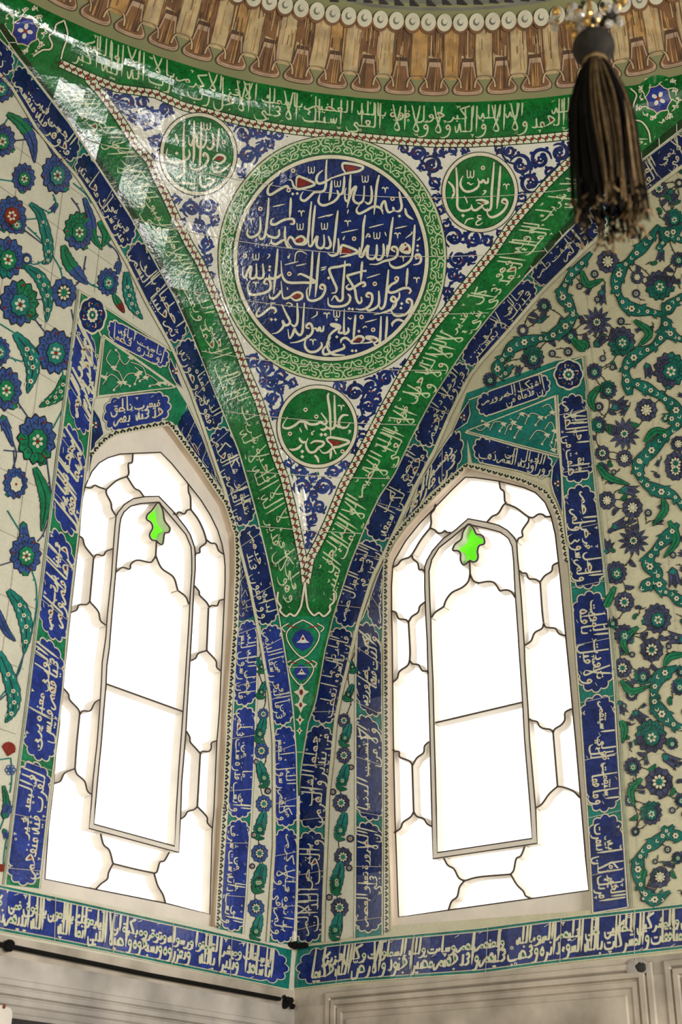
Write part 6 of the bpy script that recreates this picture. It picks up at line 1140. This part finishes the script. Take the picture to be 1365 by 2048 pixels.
for f, x, y, r, rt in ((r6, 925, 390, 40, 1.6), (r6, 915, 635, 44, -.8), (r6, 1180, 790, 40, 1.3), (r6, 470, 800, 30, -1.3), (r6, 1020, 985, 46, -.5), (r6, 1160, 110, 40, -.9), (r6, 1260, 85, 40, -1.5), (r9, 1075, 220, 46, .15), (r9, 1020, 410, 44, -.4), (r9, 1320, 690, 52, 1.4), (r9, 1340, 1030, 52, -3), (r9, 955, 535, 40, -1.2), (r9, 985, 950, 34, -2.), (r13, 1030, 310, 40, 1.2), (r13, 1130, 360, 44, .7), (r13, 1300, 600, 50, .5), (r13, 1350, 1140, 40, -.6), (r3, 1310, 1070, 44, 1.3), (r6, 600, 510, 34, -.9), (r6, 1250, 160, 34, 1.7), (r9, 935, 90, 34, .6), (r13, 1105, 240, 26, 1.8)):
    tulip(a, f([(x, y)])[0], r*K3, rt)
for f, P in ((r6, [(815, 250), (850, 325), (935, 295)]), (r6, [(1105, 520), (1185, 590), (1125, 665)]), (r6, [(915, 880), (868, 950), (890, 1020)]), (r6, [(800, 640), (835, 650), (845, 680)]), (r6, [(1160, 1185), (1220, 1125), (1300, 1135)]), (r9, [(1260, 265), (1270, 330), (1205, 415)]), (r9, [(1295, 385), (1335, 490), (1265, 590)]), (r9, [(905, 80), (960, 145), (1080, 190)]), (r9, [(1125, 965), (1045, 1040), (1072, 1120)]), (r9, [(1000, 745), (955, 840)]+[(950, 860)]), (r9, [(1380, 1115), (1300, 1130), (1265, 1185)]), (r13, [(1030, 165), (1090, 225), (1190, 195)]), (r13, [(1145, 700), (1085, 770), (1105, 855)]), (r13, [(1030, 385), (1050, 430), (1040, 510)]), (r6, [(745, 590), (800, 660), (835, 690)]), (r16, [(1085, 400), (1100, 330)]+[(1110, 300)])):
    saz(a, f(P), 15, ('leafgreen',), False, 6, 6)
def in_panel(x, y):
    i = np.argsort([q[1] for q in RA_in]); xr = np.interp(y, [RA_in[k][1] for k in i], [RA_in[k][0] for k in i])
    if y > 712: return np.interp(y, [714, 860, 975, 1160, 1345, 1650, 1816], [1170, 1186, 1198, 1219, 1236, 1255, 1267])+9 < x < 1375 and y < 1795
    return x > xr+14 and y < 786-(x-938)*.315-12
occ = [(c, r) for c, r, k in PT]+[(p, 15) for f, P, w in BRA for p in catmull(f(P), 4)]
fil = []
for _ in range(5000):
    x, y = rnd.uniform(940, 1372), rnd.uniform(330, 1800); r = rnd.uniform(6, 10.5)
    if in_panel(x, y) and all(math.dist((x, y), c) > r+o_+3.5 for c, o_ in occ): occ.append(((x, y), r)); fil.append(((x, y), r))
for (x, y), r in fil:
    k = rnd.random(); an = rnd.uniform(0, 6.28)
    sprig(a, [(x, y), (x+r*1.1*math.cos(an+.4), y+r*1.1*math.sin(an+.4)), (x+r*2.4*math.cos(an), y+r*2.4*math.sin(an))], 1.7)
    if k < .3: rosette(a, (x, y), r*.9, 'slate', 'deepteal', 1.05, an)
    elif k < .65: tulip(a, (x, y), r*1.05, an+math.pi, 'slate', 'deepteal')
    else: saz(a, [(x-r*math.cos(an), y-r*math.sin(an)), (x+r*.3*math.sin(an), y-r*.3*math.cos(an)), (x+r*1.1*math.cos(an), y+r*1.1*math.sin(an))], r*.95, ('leafgreen' if k > .88 else 'slate',), False, 5, 3)
def clipR(p):
    x, y = project((p[0], 0, p[1])); i = np.argsort([q[1] for q in RA_in]); xr = np.interp(y, [RA_in[k][1] for k in i], [RA_in[k][0] for k in i])
    if y > 712: return x > np.interp(y, [714, 860, 975, 1160, 1345, 1650, 1816], [1170, 1186, 1198, 1219, 1236, 1255, 1267]) and y < 1808 and x < 1420
    return x > xr+6 and x < 1420 and y < 786-(x-938)*.315-4+ (0 if x < 1166 else 999)
tilejoints(a, 'R', .2, 4.6, .37, 3.12, 8.3, .385, clipR, 'joint')
continue_panel(a, 'R', .86)
tag(finish('floral_tile_panel', a), 'cream floral tile panel crowded with dark slate and turquoise blossoms right of the right window', 'tile panel', 'floral tile panels')
# narrow floral strips between the borders at the corner
def strip_panel(side, E0, E1, items, label):
    a = Art(side); a.strip(E0, E1, 'panel_cream', 1, 40, 2)
    for E in (E0, E1): a.stroke(along(E, 40), 3.6, 'black', 2, straight=True); a.stroke(along(E, 40), 2.4, 'cream', 3, straight=True)
    mid = (along(E0, 30)+along(E1, 30))/2
    wv = [(p[0]+6*math.sin(i*1.15), p[1]) for i, p in enumerate(mid)]; sprig(a, wv, 1.8)
    for k, c, r in items:
        if k == 'r': rosette(a, c, r, 'slate' if side == 'R' else 'blueflower', 'turquoise', 1.1)
        elif k == 'l':
            s = 1 if int(c[1]/50) % 2 else -1
            saz(a, [(c[0]+s*8, c[1]-r*1.7), (c[0]+s*3, c[1]-r*.6), (c[0]-s*2, c[1]+r*.5), (c[0]-s*9, c[1]+r*1.1)], r*1.25, ('turquoise',), False, 5, 4)
            lotus(a, (c[0]-s*2, c[1]+r*.35), r*.72, 1.1, 'turquoise', 'leafgreen', .4, True)
            saz(a, [(c[0]-s*12, c[1]+r*.6), (c[0]-s*6, c[1]+r*1.35), (c[0]+s*8, c[1]+r*1.5)], 9, ('leafgreen',), False, 5, 4)
        else: rosette(a, c, r, 'slate', 'red', 1.)
    return tag(finish('floral_strip', a), label, 'tile panel', 'narrow floral strips at the corner')
r5 = lambda p: Z(430, 1300, K3, p); r17 = lambda p: Z(350, 1648, .29304, p)
strip_panel('L', [(516, 1252), (517, 1300), (511, 1483), (504, 1630), (498, 1710), (493, 1800), (487, 1868)], [(520, 1252), (526, 1303), (538, 1391), (545, 1483), (546, 1593), (546, 1692), (540, 1780), (533, 1882)],
   [('r', r5([(265, 350)])[0], 11), ('r', r5([(255, 550)])[0], 15), ('r', r5([(268, 840)])[0], 16), ('r', r5([(245, 1110)])[0], 17), ('r', r17([(555, 575)])[0], 17), ('l', r5([(250, 440)])[0], 15), ('l', r5([(262, 680)])[0], 16), ('l', r5([(250, 960)])[0], 17), ('l', r5([(238, 1250)])[0], 18), ('l', r17([(585, 375)])[0], 17), ('l', r17([(560, 710)])[0], 16), ('d', r5([(290, 770)])[0], 7), ('d', r5([(215, 1010)])[0], 7), ('d', r5([(225, 610)])[0], 6), ('d', r5([(205, 1180)])[0], 6), ('l', (521, 1330), 9), ('l', (525, 1380), 10)], 'narrow cream floral strip left of the corner between two cartouche borders')
strip_panel('R', [(708, 1262), (696, 1340), (686, 1384), (675, 1439), (668, 1520), (659, 1593), (655, 1703), (651, 1800), (649, 1884)], [(712, 1262), (711, 1336), (711, 1648), (710, 1800), (709, 1872)],
   [('r', r5([(705, 385)])[0], 13), ('r', r5([(705, 575)])[0], 15), ('r', r5([(690, 835)])[0], 17), ('r', r5([(700, 1130)])[0], 18), ('r', r17([(1125, 570)])[0], 18), ('l', r5([(715, 465)])[0], 14), ('l', r5([(700, 695)])[0], 16), ('l', r5([(690, 965)])[0], 17), ('l', r5([(668, 1240)])[0], 18), ('l', r17([(1110, 385)])[0], 18), ('l', r17([(1100, 700)])[0], 17), ('d', r5([(745, 640)])[0], 6), ('d', r5([(645, 775)])[0], 7), ('d', r5([(740, 1030)])[0], 8), ('d', r17([(1055, 500)])[0], 7), ('d', r17([(1190, 300)])[0], 7), ('l', (703, 1330), 9), ('l', (699, 1385), 10)], 'narrow cream floral strip right of the corner between two cartouche borders')
# ------------------------------------------------------------------ marble wainscot under the friezes
def lp(side, p, d=0.): return to2(side, proj[side](p, d))
def wall_box(art, side, s0, s1, z0, z1, d0, d1, mat, bev=.0):
    v = to3(side, [(s0, z0), (s1, z0), (s1, z1), (s0, z1)], d0)+to3(side, [(s0+bev, z0+bev), (s1-bev, z0+bev), (s1-bev, z1-bev), (s0+bev, z1-bev)], d1)
    art.raw(v, [(0, 1, 2, 3), (4, 5, 6, 7), (0, 1, 5, 4), (1, 2, 6, 5), (2, 3, 7, 6), (3, 0, 4, 7)], mat)
ZB = 2.80
for side, nm in (('L', 'wall_left'), ('R', 'wall_right')):
    b = Art(side); wall_box(b, side, -.05 if side == 'L' else .0, 9.2, 0., 2.70, -.1, .02, 'marble' if side == 'L' else 'stone'); wall_box(b, side, 0., 9.2, 2.70, ZB, -.1, .012, 'stone'); struct(finish('trim_3' if side == 'L' else 'trim_4', b))
def marble_panel(side, s0, s1, z0, z1, label):
    b = Art(side); d = .02; MM = 'marble' if side == 'L' else 'stone'
    wall_box(b, side, s0+.16, s1-.16, z0, z1-.16, d, d+.012, MM, .006)
    o = tag(finish('marble_panel', b), label, 'marble panel', 'framed marble wall panels')
    m = Art(side)
    for k, (e, h) in enumerate(((0, .012), (.045, .018), (.09, .010))):
        A = [(s0+e, z0), (s0+e, z1-e), (s1-e, z1-e), (s1-e, z0)]; i = .04
        B = [(s0+e+i, z0), (s0+e+i, z1-e-i), (s1-e-i, z1-e-i), (s1-e-i, z0)]
        v = to3(side, A, d)+to3(side, [(A[j][0]*.85+B[j][0]*.15, A[j][1]*.85+B[j][1]*.15) for j in range(4)], d+h)+to3(side, [(A[j][0]*.2+B[j][0]*.8, A[j][1]*.2+B[j][1]*.8) for j in range(4)], d+h)+to3(side, B, d)
        m.raw(v, [(4*r+j, 4*r+j+1, 4*r+5+j, 4*r+4+j) for r in range(3) for j in range(3)], MM)
    finish('moulding', m, o); return o
sL = lp('L', [(575, 2035), (0, 1930)], .02)
marble_panel('L', .12, 4.4, .5, 2.60, 'grey veined marble panel with stepped moulding under the left frieze')
s0 = lp('R', [(652, 1985)], .02)[0]; s1 = lp('R', [(1306, 1935)], .02)[0]; s2 = lp('R', [(1322, 1930)], .02)[0]
marble_panel('R', s0[0], s1[0], .5, s0[1], 'wide beige marble panel with stepped moulding under the right frieze')
marble_panel('R', s2[0]+.02, s2[0]+1.6, .5, s0[1], 'next marble panel only partly seen at the right edge of the photo')
def tube(pts, r, mat, n=8, name=None):
    v, f = [], []; P = [Vector(p) for p in pts]
    for i, p in enumerate(P):
        t = (P[min(i+1, len(P)-1)]-P[max(i-1, 0)]).normalized(); x = t.cross(Vector((.3, .2, 1))).normalized(); y = t.cross(x)
        rr = r(i/(len(P)-1)) if callable(r) else r
        for k in range(n): q = 2*math.pi*k/n; v.append(p+x*rr*math.cos(q)+y*rr*math.sin(q))
    for i in range(len(P)-1):
        for k in range(n): f.append((i*n+k, i*n+(k+1) % n, (i+1)*n+(k+1) % n, (i+1)*n+k))
    f += [tuple(range(n))[::-1], tuple(range((len(P)-1)*n, len(P)*n))]
    return [tuple(q) for q in v], f
def ball(c, r, n=18, m=12, sq=(1, 1, 1), jit=0., R=rnd):
    v = [(c[0], c[1], c[2]+r*sq[2])]; f = []
    for i in range(1, m):
        for k in range(n):
            a, b = math.pi*i/m, 2*math.pi*k/n; j = 1+R.uniform(-jit, jit); v.append((c[0]+r*sq[0]*j*math.sin(a)*math.cos(b), c[1]+r*sq[1]*j*math.sin(a)*math.sin(b), c[2]+r*sq[2]*j*math.cos(a)))
    v.append((c[0], c[1], c[2]-r*sq[2])); e = len(v)-1
    for k in range(n): f.append((0, 1+k, 1+(k+1) % n)); f.append((e, e-n+(k+1) % n, e-n+k))
    for i in range(m-2):
        for k in range(n): f.append((1+i*n+k, 1+(i+1)*n+k, 1+(i+1)*n+(k+1) % n, 1+i*n+(k+1) % n))
    return v, f
rod = lp('L', [(-8, 1887), (300, 1950), (560, 1998)], .035)
b = Art('L'); v, f = tube(to3('L', [rod[0], rod[1], rod[2]], .035), .0125, 'iron', 10); b.raw(v, f, 'iron')
o = tag(finish('iron_rod', b), 'long black iron rod running under the left frieze to the corner', 'iron rod')
b = Art('L'); e = to3('L', [lp('L', [(577, 2004)], .03)[0]], .03)[0]
for k in range(9): v, f = ball((e[0]+rnd.uniform(-.01, .02), e[1]+rnd.uniform(-.045, .03), e[2]+rnd.uniform(-.03, .025)), rnd.uniform(.012, .022), 9, 6, jit=.2); b.raw(v, f, 'iron')
v, f = tube([(e[0], e[1]-.05, e[2]+.03), (e[0]+.03, e[1]+.02, e[2]-.03)], .012, 'iron'); b.raw(v, f, 'iron'); finish('anchor', b, o)
b = Art('L'); e = to3('L', [rod[0]], .035)[0]; v, f = ball((e[0]+.005, e[1]+.08, e[2]-.0), .03, jit=.08); b.raw(v, f, 'iron'); finish('collar', b, o)
b = Art('R'); e = to3('R', lp('R', [(592, 1889)], .02), .02)[0]
v, f = tube([(e[0]-.03, e[1]-.05, e[2]+.0), (e[0]+.0, e[1]-.02, e[2]-.01), (e[0]+.1, e[1]-.01, e[2]-.015)], .017, 'iron'); b.raw(v, f, 'iron'); v, f = ball((e[0]+.01, e[1]-.02, e[2]-.008), .024, 10, 7, jit=.2); b.raw(v, f, 'iron')
tag(finish('iron_clamp', b), 'small rusty black iron clamp in the corner above the friezes', 'clamp')
b = Art('R'); g = to3('R', lp('R', [(588, 1880)], .02), .02)[0]; v, f = tube([(g[0]+.004, g[1]-.004, g[2]-.03), (g[0]+.004, g[1]-.004, g[2]+.05)], .02, 'stone', 6); b.raw(v, f, 'plaster'); v, f = tube([(.008, -.008, 3.12), (.008, -.008, 3.7), (.006, -.006, 4.05)], .009, 'stone', 6); b.raw(v, f, 'cream'); struct(finish('trim_5', b))
b = Art('R'); e = to3('R', lp('R', [(1281, 1936)], .02), .02)[0]; v, f = ball((e[0]+.01, e[1]-.014, e[2]), .034, 14, 8, (1, .4, .8), .15); b.raw(v, f, 'shadeblack'); v, f = ball((e[0]-.01, e[1]-.012, e[2]+.004), .05, 14, 8, (1.2, .2, .9), .2); b.raw(v, f, 'marble')  # black ball stands for the shade inside the hole
tag(finish('wall_hole', b), 'dark broken hole in the stone just below the right frieze', 'hole')
for x, y in ((1068, 1956), (1083, 1954), (1110, 1952)):
    b = Art('R'); e = to3('R', lp('R', [(x, y)], .012), .012)[0]; v, f = ball((e[0], e[1]-.001, e[2]), .009, 10, 6, (1, .25, 1)); b.raw(v, f, 'clothgold'); tag(finish('rust_plug', b), 'one of three small rusty plugs in the stone under the right frieze', 'plug', 'rusty plugs under the right frieze')
b = Art('L'); c = lp('L', [(2, 2040)], .05)[0]; pl = [(c[0]+.16, c[1]-.2), (c[0]-.055, c[1]-.2)]+[(c[0]-.055+.03*(1-math.cos(t)), c[1]+.03+.03*math.sin(t)) for t in np.linspace(0, 1.57, 5)]+[(c[0]+.16, c[1]+.075)]
n = len(pl); b.raw(to3('L', pl, .05)+to3('L', pl, .065), [tuple(range(n, 2*n))]+[(i, (i+1) % n, n+(i+1) % n, n+i) for i in range(n)], 'plaster'); o = tag(finish('wall_plate', b), 'corner of a white rounded plate with a red mark at the lower left', 'plate')
b = Art('L'); e = to3('L', [(c[0]+.005, c[1]+.062)], .066)[0]; v, f = ball(e, .012, 8, 5, (.2, 1, 1)); b.raw(v, f, 'red'); finish('red_mark', b, o)
b = Art('L'); p0, p1 = lp('L', [(22, 2036), (112, 2052)], .03); wall_box(b, 'L', p1[0], p0[0], p0[1]-.3, p0[1], .02, .034, 'shadeblack'); tag(finish('niche_opening', b), 'dark top edge of an opening in the marble at the lower left', 'opening')  # thin black box painted in for the shade inside the opening
# ------------------------------------------------------------------ painted drapery under the dome
def dome(ph, v, layer=1, r0=4.6, r1=4.12, z0=8.5, z1=8.93):
    t = v; r = r0+(r1-r0)*t-layer*.0016; return (AX[0]+r*math.cos(ph), AX[1]+r*math.sin(ph), z0+(z1-z0)*t-layer*.001)
class Paint(Art):
    """shapes given as (angle, height fraction) on the sloping band under the dome"""
    def put(s, pts, faces, mat, layer): s.k = (getattr(s, 'k', 0)+1) % 9; s.raw([dome(p[0], p[1], layer+.07*s.k) for p in pts], faces, mat)
beads = [(543, 4), (573, 11), (606, 18), (637, 23), (666, 30), (700, 37), (732, 40), (761, 41), (793, 44), (825, 46), (857, 47), (890, 46), (918, 47), (953, 46), (986, 44), (1017, 41), (1048, 39), (1081, 36), (1116, 30), (1244, 13), (1277, 4)]
q = on_pend(beads); PHI = np.arctan2(q[:, 1]-AX[1], q[:, 0]-AX[0]) % (2*math.pi)
VB = float(np.mean((q[:, 2]-8.5)/.43)); STEP = float(abs(np.median(np.diff(PHI[:18])))); PH0 = float(PHI[9])
def vof(px): p = on_pend([px])[0]; return (p[2]-8.5)/.43
V_low = vof((830, 190)); V_hem = vof((870, 172))
lo, hi = -34, 34
b = Paint('L'); b2 = Paint('L'); b3 = Paint('L')
def ph(i): return PH0-i*STEP if PHI[0] > PHI[-1] else PH0+i*STEP
Rr = random.Random(4)
def streaks(art, i0, i1, v0, v1, mats, n, L):
    for _ in range(n):
        x = i0+(i1-i0)*Rr.random(); va = v0+(v1-v0)*Rr.random(); l = (v1-v0)*Rr.uniform(.12, .55); w = Rr.uniform(.02, .09)
        y1 = min(v1, va+l); k = Rr.uniform(-.05, .05)
        art.put([(ph(x), va), (ph(x+w), va+.01), (ph(x+w*.8+k), y1), (ph(x+k), y1)], [(0, 1, 2, 3)], Rr.choice(mats), L)
for i in range(lo, hi):
    light = i % 2 == 0; top = VB; bot = V_hem+.06 if light else V_hem-.02
    j = [Rr.uniform(-.07, .07) for _ in range(4)]
    cols = ('clothlight', 'clothlight', 'clothgold') if light else ('clothbrown', 'clothbrown', 'clothgold')
    m = Rr.choice(cols); n = 8; pts = []
    for k in range(n+1):
        t = k/n; v = bot+(top-bot)*t; sway = .08*math.sin(t*2+i); pts += [(ph(i+sway+j[0]*(1-t)), v), (ph(i+1+sway+j[1]*(1-t)), v)]
    b.put(pts, [(2*k, 2*k+1, 2*k+3, 2*k+2) for k in range(n)], m, 1)
    if light:
        streaks(b, i+.03, i+.97, bot+.02, top-.02, ['clothgold', 'clothlight', 'clothgold', 'clothbrown', 'clothpink'], 16, 2)
    else:
        v = [(ph(i), bot), (ph(i+1), bot), (ph(i+.9), bot+(top-bot)*.45), (ph(i+.1), bot+(top-bot)*.5)]; b.put(v, [(0, 1, 2, 3)], 'clothlight' if i % 4 else 'clothgold', 2)
        streaks(b, i+.03, i+.97, bot+.02, top-.02, ['clothbrown', 'clothdark', 'clothgold', 'clothlight'], 20, 3)
    b.stroke([(ph(i+j[0]), bot), (ph(i+.08*math.sin(1+i)), (bot+top)/2), (ph(i), top)], STEP*.045, 'clothbrown', 4, n=5)
    # hem: mushroom shaped lobe under each dark fold, curl under each light one
    if not light:
        c = i+.5; d = V_hem-V_low; vl = V_low
        lobe = [(c-.34, V_hem+.24), (c-.50, V_hem+.07), (c-.74, V_hem+.0), (c-.86, vl+d*.55), (c-.74, vl+d*.14), (c-.3, vl), (c+.3, vl), (c+.74, vl+d*.14), (c+.86, vl+d*.55), (c+.74, V_hem+.0), (c+.50, V_hem+.07), (c+.34, V_hem+.24)]
        q_ = catmull(lobe, 4); cen = np.array([c, (V_hem+vl)/2])
        b2.poly([(ph(x), y) for x, y in (cen+(q_-cen)*np.array([1.07, 1.14]))], 'clothdark', 5)
        b2.poly([(ph(x), y) for x, y in q_], 'clothpink', 6)
        b2.poly([(ph(x), y) for x, y in (cen+(q_-cen)*np.array([.86, .76])+np.array([0, .02]))], 'clothbrown', 7)
        for _ in range(5): x = c+Rr.uniform(-.25, .25); b2.put([(ph(x-.04), vl+d*.5), (ph(x+.05), vl+d*.5), (ph(x+.03), V_hem+.12+Rr.random()*.25)], [(0, 1, 2)], Rr.choice(['clothdark', 'clothgold']), 8)
        b2.stroke([(ph(x), y) for x, y in [(c-.72, vl+d*.32), (c-.4, vl+d*.14), (c+.4, vl+d*.14), (c+.72, vl+d*.32)]], STEP*.05, 'clothdark', 8, n=4)
    else:
        c = i+.5; v = bot
        b2.stroke([(ph(x), y) for x, y in [(c-.62, v-.10), (c-.55, v-.02), (c-.3, v+.03), (c+.3, v+.03), (c+.55, v-.02), (c+.62, v-.10)]], STEP*.16, 'clothdark', 9, n=4); b2.stroke([(ph(x), y) for x, y in [(c-.60, v-.09), (c-.53, v-.02), (c-.3, v+.025), (c+.3, v+.025), (c+.53, v-.02), (c+.60, v-.09)]], STEP*.10, 'clothlight', 10, n=4)
RB = .047
for i in range(lo, hi):
    a0 = ph(i); rv = RB/.645*1.12; rh = RB/4.2
    def el(k, dx=0., dv=0., n=18): return [(a0+dx+rh*k*math.cos(2*math.pi*t/n), VB+dv+rv*k*math.sin(2*math.pi*t/n)) for t in range(n)]
    b3.poly(el(1.22, 0, -.02), 'clothbrown', 11); b3.poly(el(1.1), 'beadcream', 12); b3.poly(el(.46, rh*.05), 'grey', 13); b3.poly(el(.34, -rh*.06, .01), 'beadcream', 14)
o = tag(finish('painted_drapery', b), 'painted beige and brown pleated drapery circling the base of the dome', 'painted frieze')
finish('hem', b2, o); finish('ring_row', b3, o)
# grey cornice band above the drapery, its stepped shadows painted on in black
b = Art('P'); xs = [(x, 2-((x-830)/620.)**2*26) for x in range(330, 1420, 30)]
q = [(430+K3*x, K3*y) for x, y in ((650, 15), (745, 12), (835, 20), (920, 28), (1005, 35), (1088, 38), (1180, 38), (1265, 32), (1345, 30))]+[(865+K3*x, K3*y) for x, y in ((165, 32), (250, 30), (335, 22), (418, 18), (505, 12), (590, 8), (680, 0))]
b.strip([(560, -40), (640, -10), (740, 14), (830, 21), (920, 22), (1010, 16), (1100, 3), (1200, -30)], [(600, -70), (700, -40), (830, -30), (900, -30), (1000, -34), (1100, -50)], 'grey', 1, 30, 2)
o = tag(finish('stepped_cornice', b), 'grey cornice band with stepped shadows painted black above the drapery', 'cornice')
for x, y in q:
    c = Art('P'); y -= 7; c.poly([(x-9, y-9), (x-2, y-9), (x-2, y-6), (x+2, y-6), (x+2, y-2), (x+6, y-2), (x+6, y+2), (x+10, y+2), (x+10, y+6), (x-8, y+5)], 'shadeblack', 3); finish('step_shadow', c, o)
# ------------------------------------------------------------------ hanging tassel of the chandelier, nearer the camera
DT = 4.3
def at_depth(px, dist): d = rays([px])[0]; return CAM+d*(dist/(d@FW))
TP = Vector(at_depth((1188, 96), DT)); S = DT/F      # metres per pixel at the tassel
plain('yarnblack', (.006, .005, .004), .95, .3, 40, spec=.1); plain('yarnbrown', (.085, .055, .025), .95, .35, 40, spec=.1); plain('yarngold', (.22, .135, .055), .9, .35, 40); plain('knobwood', (.022, .019, .015), .9, .5, 14, spec=.12, col2=(.010, .009, .008)); plain('brass', (.55, .33, .10), .3, .3, 20, metal=.8)
m = bpy.data.materials.new('crystal'); m.use_nodes = True; pb = m.node_tree.nodes['Principled BSDF']; pb.inputs['Roughness'].default_value = .03; pb.inputs['Transmission Weight'].default_value = .8; pb.inputs['Base Color'].default_value = (.9, .85, .78, 1); MATS['crystal'] = m
root = bpy.data.objects.new('tassel', None); COL.objects.link(root); root.location = TP
tag(root, 'dark hanging tassel with a round knob and frayed brown and black fringe', 'tassel')
def part(name, shapes, mat_default=None, smooth=True, parent=root):
    a_ = Art('L')
    for v, f, mt in shapes: a_.raw(v, f, mt)
    return finish(name, a_, parent, smooth)
v, f = ball(tuple(TP), 41*S, 28, 18, (1.04, 1.04, .96)); part('knob', [(v, f, 'knobwood')])
sh = []
for k in range(5): 
    v, f = tube([TP+Vector((math.cos(t)*22*S, math.sin(t)*22*S, -(36+k*5)*S)) for t in np.linspace(0, 6.4, 20)], 3.2*S, 'brass', 6); sh.append((v, f, 'yarngold' if k % 2 else 'yarnbrown'))
v, f = tube([TP+Vector((0, 0, -34*S)), TP+Vector((0, 0, -75*S))], 20*S, 'yarnblack', 14); sh.append((v, f, 'yarnblack')); part('binding', sh)
def strand(th, r0, r1, length, mat, w, R):
    P = []; wob = R.uniform(-.2, .2); z0 = R.uniform(-52, -42)
    for k in range(9):
        t = k/8; rr = r0+(r1-r0)*(1-(1-min(1, t*2.2))**2)*.8+(r1-r0)*.2*t; a_ = th+wob*t+.05*math.sin(6*t+th*3)
        P.append(TP+Vector((rr*math.cos(a_)*S, rr*math.sin(a_)*S, (z0-(length+z0)*t)*S+0)))
    return tube(P, lambda t: w*S*(1-.5*t), mat, 5)
R = random.Random(9); groups = {}
for k in range(250):
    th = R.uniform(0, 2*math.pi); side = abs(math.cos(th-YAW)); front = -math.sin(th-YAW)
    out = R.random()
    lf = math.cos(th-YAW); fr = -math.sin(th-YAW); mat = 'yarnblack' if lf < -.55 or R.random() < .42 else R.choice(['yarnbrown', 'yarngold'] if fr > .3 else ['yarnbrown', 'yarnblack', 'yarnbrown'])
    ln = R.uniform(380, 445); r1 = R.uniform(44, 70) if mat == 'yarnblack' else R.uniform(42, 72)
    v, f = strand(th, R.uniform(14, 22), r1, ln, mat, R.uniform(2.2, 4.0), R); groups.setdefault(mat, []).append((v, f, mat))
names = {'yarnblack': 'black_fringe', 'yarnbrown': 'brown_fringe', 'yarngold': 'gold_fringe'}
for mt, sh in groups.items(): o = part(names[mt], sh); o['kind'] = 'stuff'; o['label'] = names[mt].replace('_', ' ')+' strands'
v, f = ball(tuple(TP+Vector((0, 0, -200*S))), 44*S, 16, 12, (1, 1, 3.2), .05); part('core', [(v, f, 'yarnblack')])
sh = []
for k in range(150):
    th = R.uniform(0, 6.28); r_ = R.uniform(38, 72); z = R.uniform(-448, -360); p = TP+Vector((r_*math.cos(th)*S, r_*math.sin(th)*S, z*S)); e = p+Vector((R.uniform(-10, 10)*S, R.uniform(-10, 10)*S, R.uniform(-30, -8)*S))
    v, f = tube([p, (p+e)/2+Vector((R.uniform(-4, 4)*S, 0, 0)), e], 2.6*S, 'x', 4); sh.append((v, f, R.choice(['yarngold', 'yarnbrown', 'yarnblack'])))
o = part('frayed_end', sh); o['kind'] = 'stuff'
# chandelier drop above the tassel
root2 = bpy.data.objects.new('chandelier_drop', None); COL.objects.link(root2); T2 = TP+Vector((0, 0, 90*S)); root2.location = T2
tag(root2, 'glittering brass and crystal cluster at the top edge from which the tassel hangs', 'chandelier')
v, f = tube([TP+Vector((0, 0, 34*S)), TP+Vector((0, 0, 300*S))], 5*S, 'brass', 8); part('stem', [(v, f, 'brass')], parent=root2)
sh = []; sc = []
for k in range(90):
    th = R.uniform(0, 6.28); z = R.uniform(52, 150); r_ = (20+(z-48)*.9)*R.uniform(.3, 1.0); p = TP+Vector((r_*math.cos(th)*S, r_*math.sin(th)*S, z*S)); v, f = ball(tuple(p), R.uniform(5, 10)*S, 7, 5, (1, 1, R.uniform(1, 1.7)), .12)
    (sc if k % 2 else sh).append((v, f, 'crystal' if k % 2 else R.choice(['brass', 'knobwood', 'brass'])))
part('brass_beads', sh, parent=root2, smooth=False)['kind'] = 'stuff'; part('crystal_drops', sc, parent=root2, smooth=False)['kind'] = 'stuff'
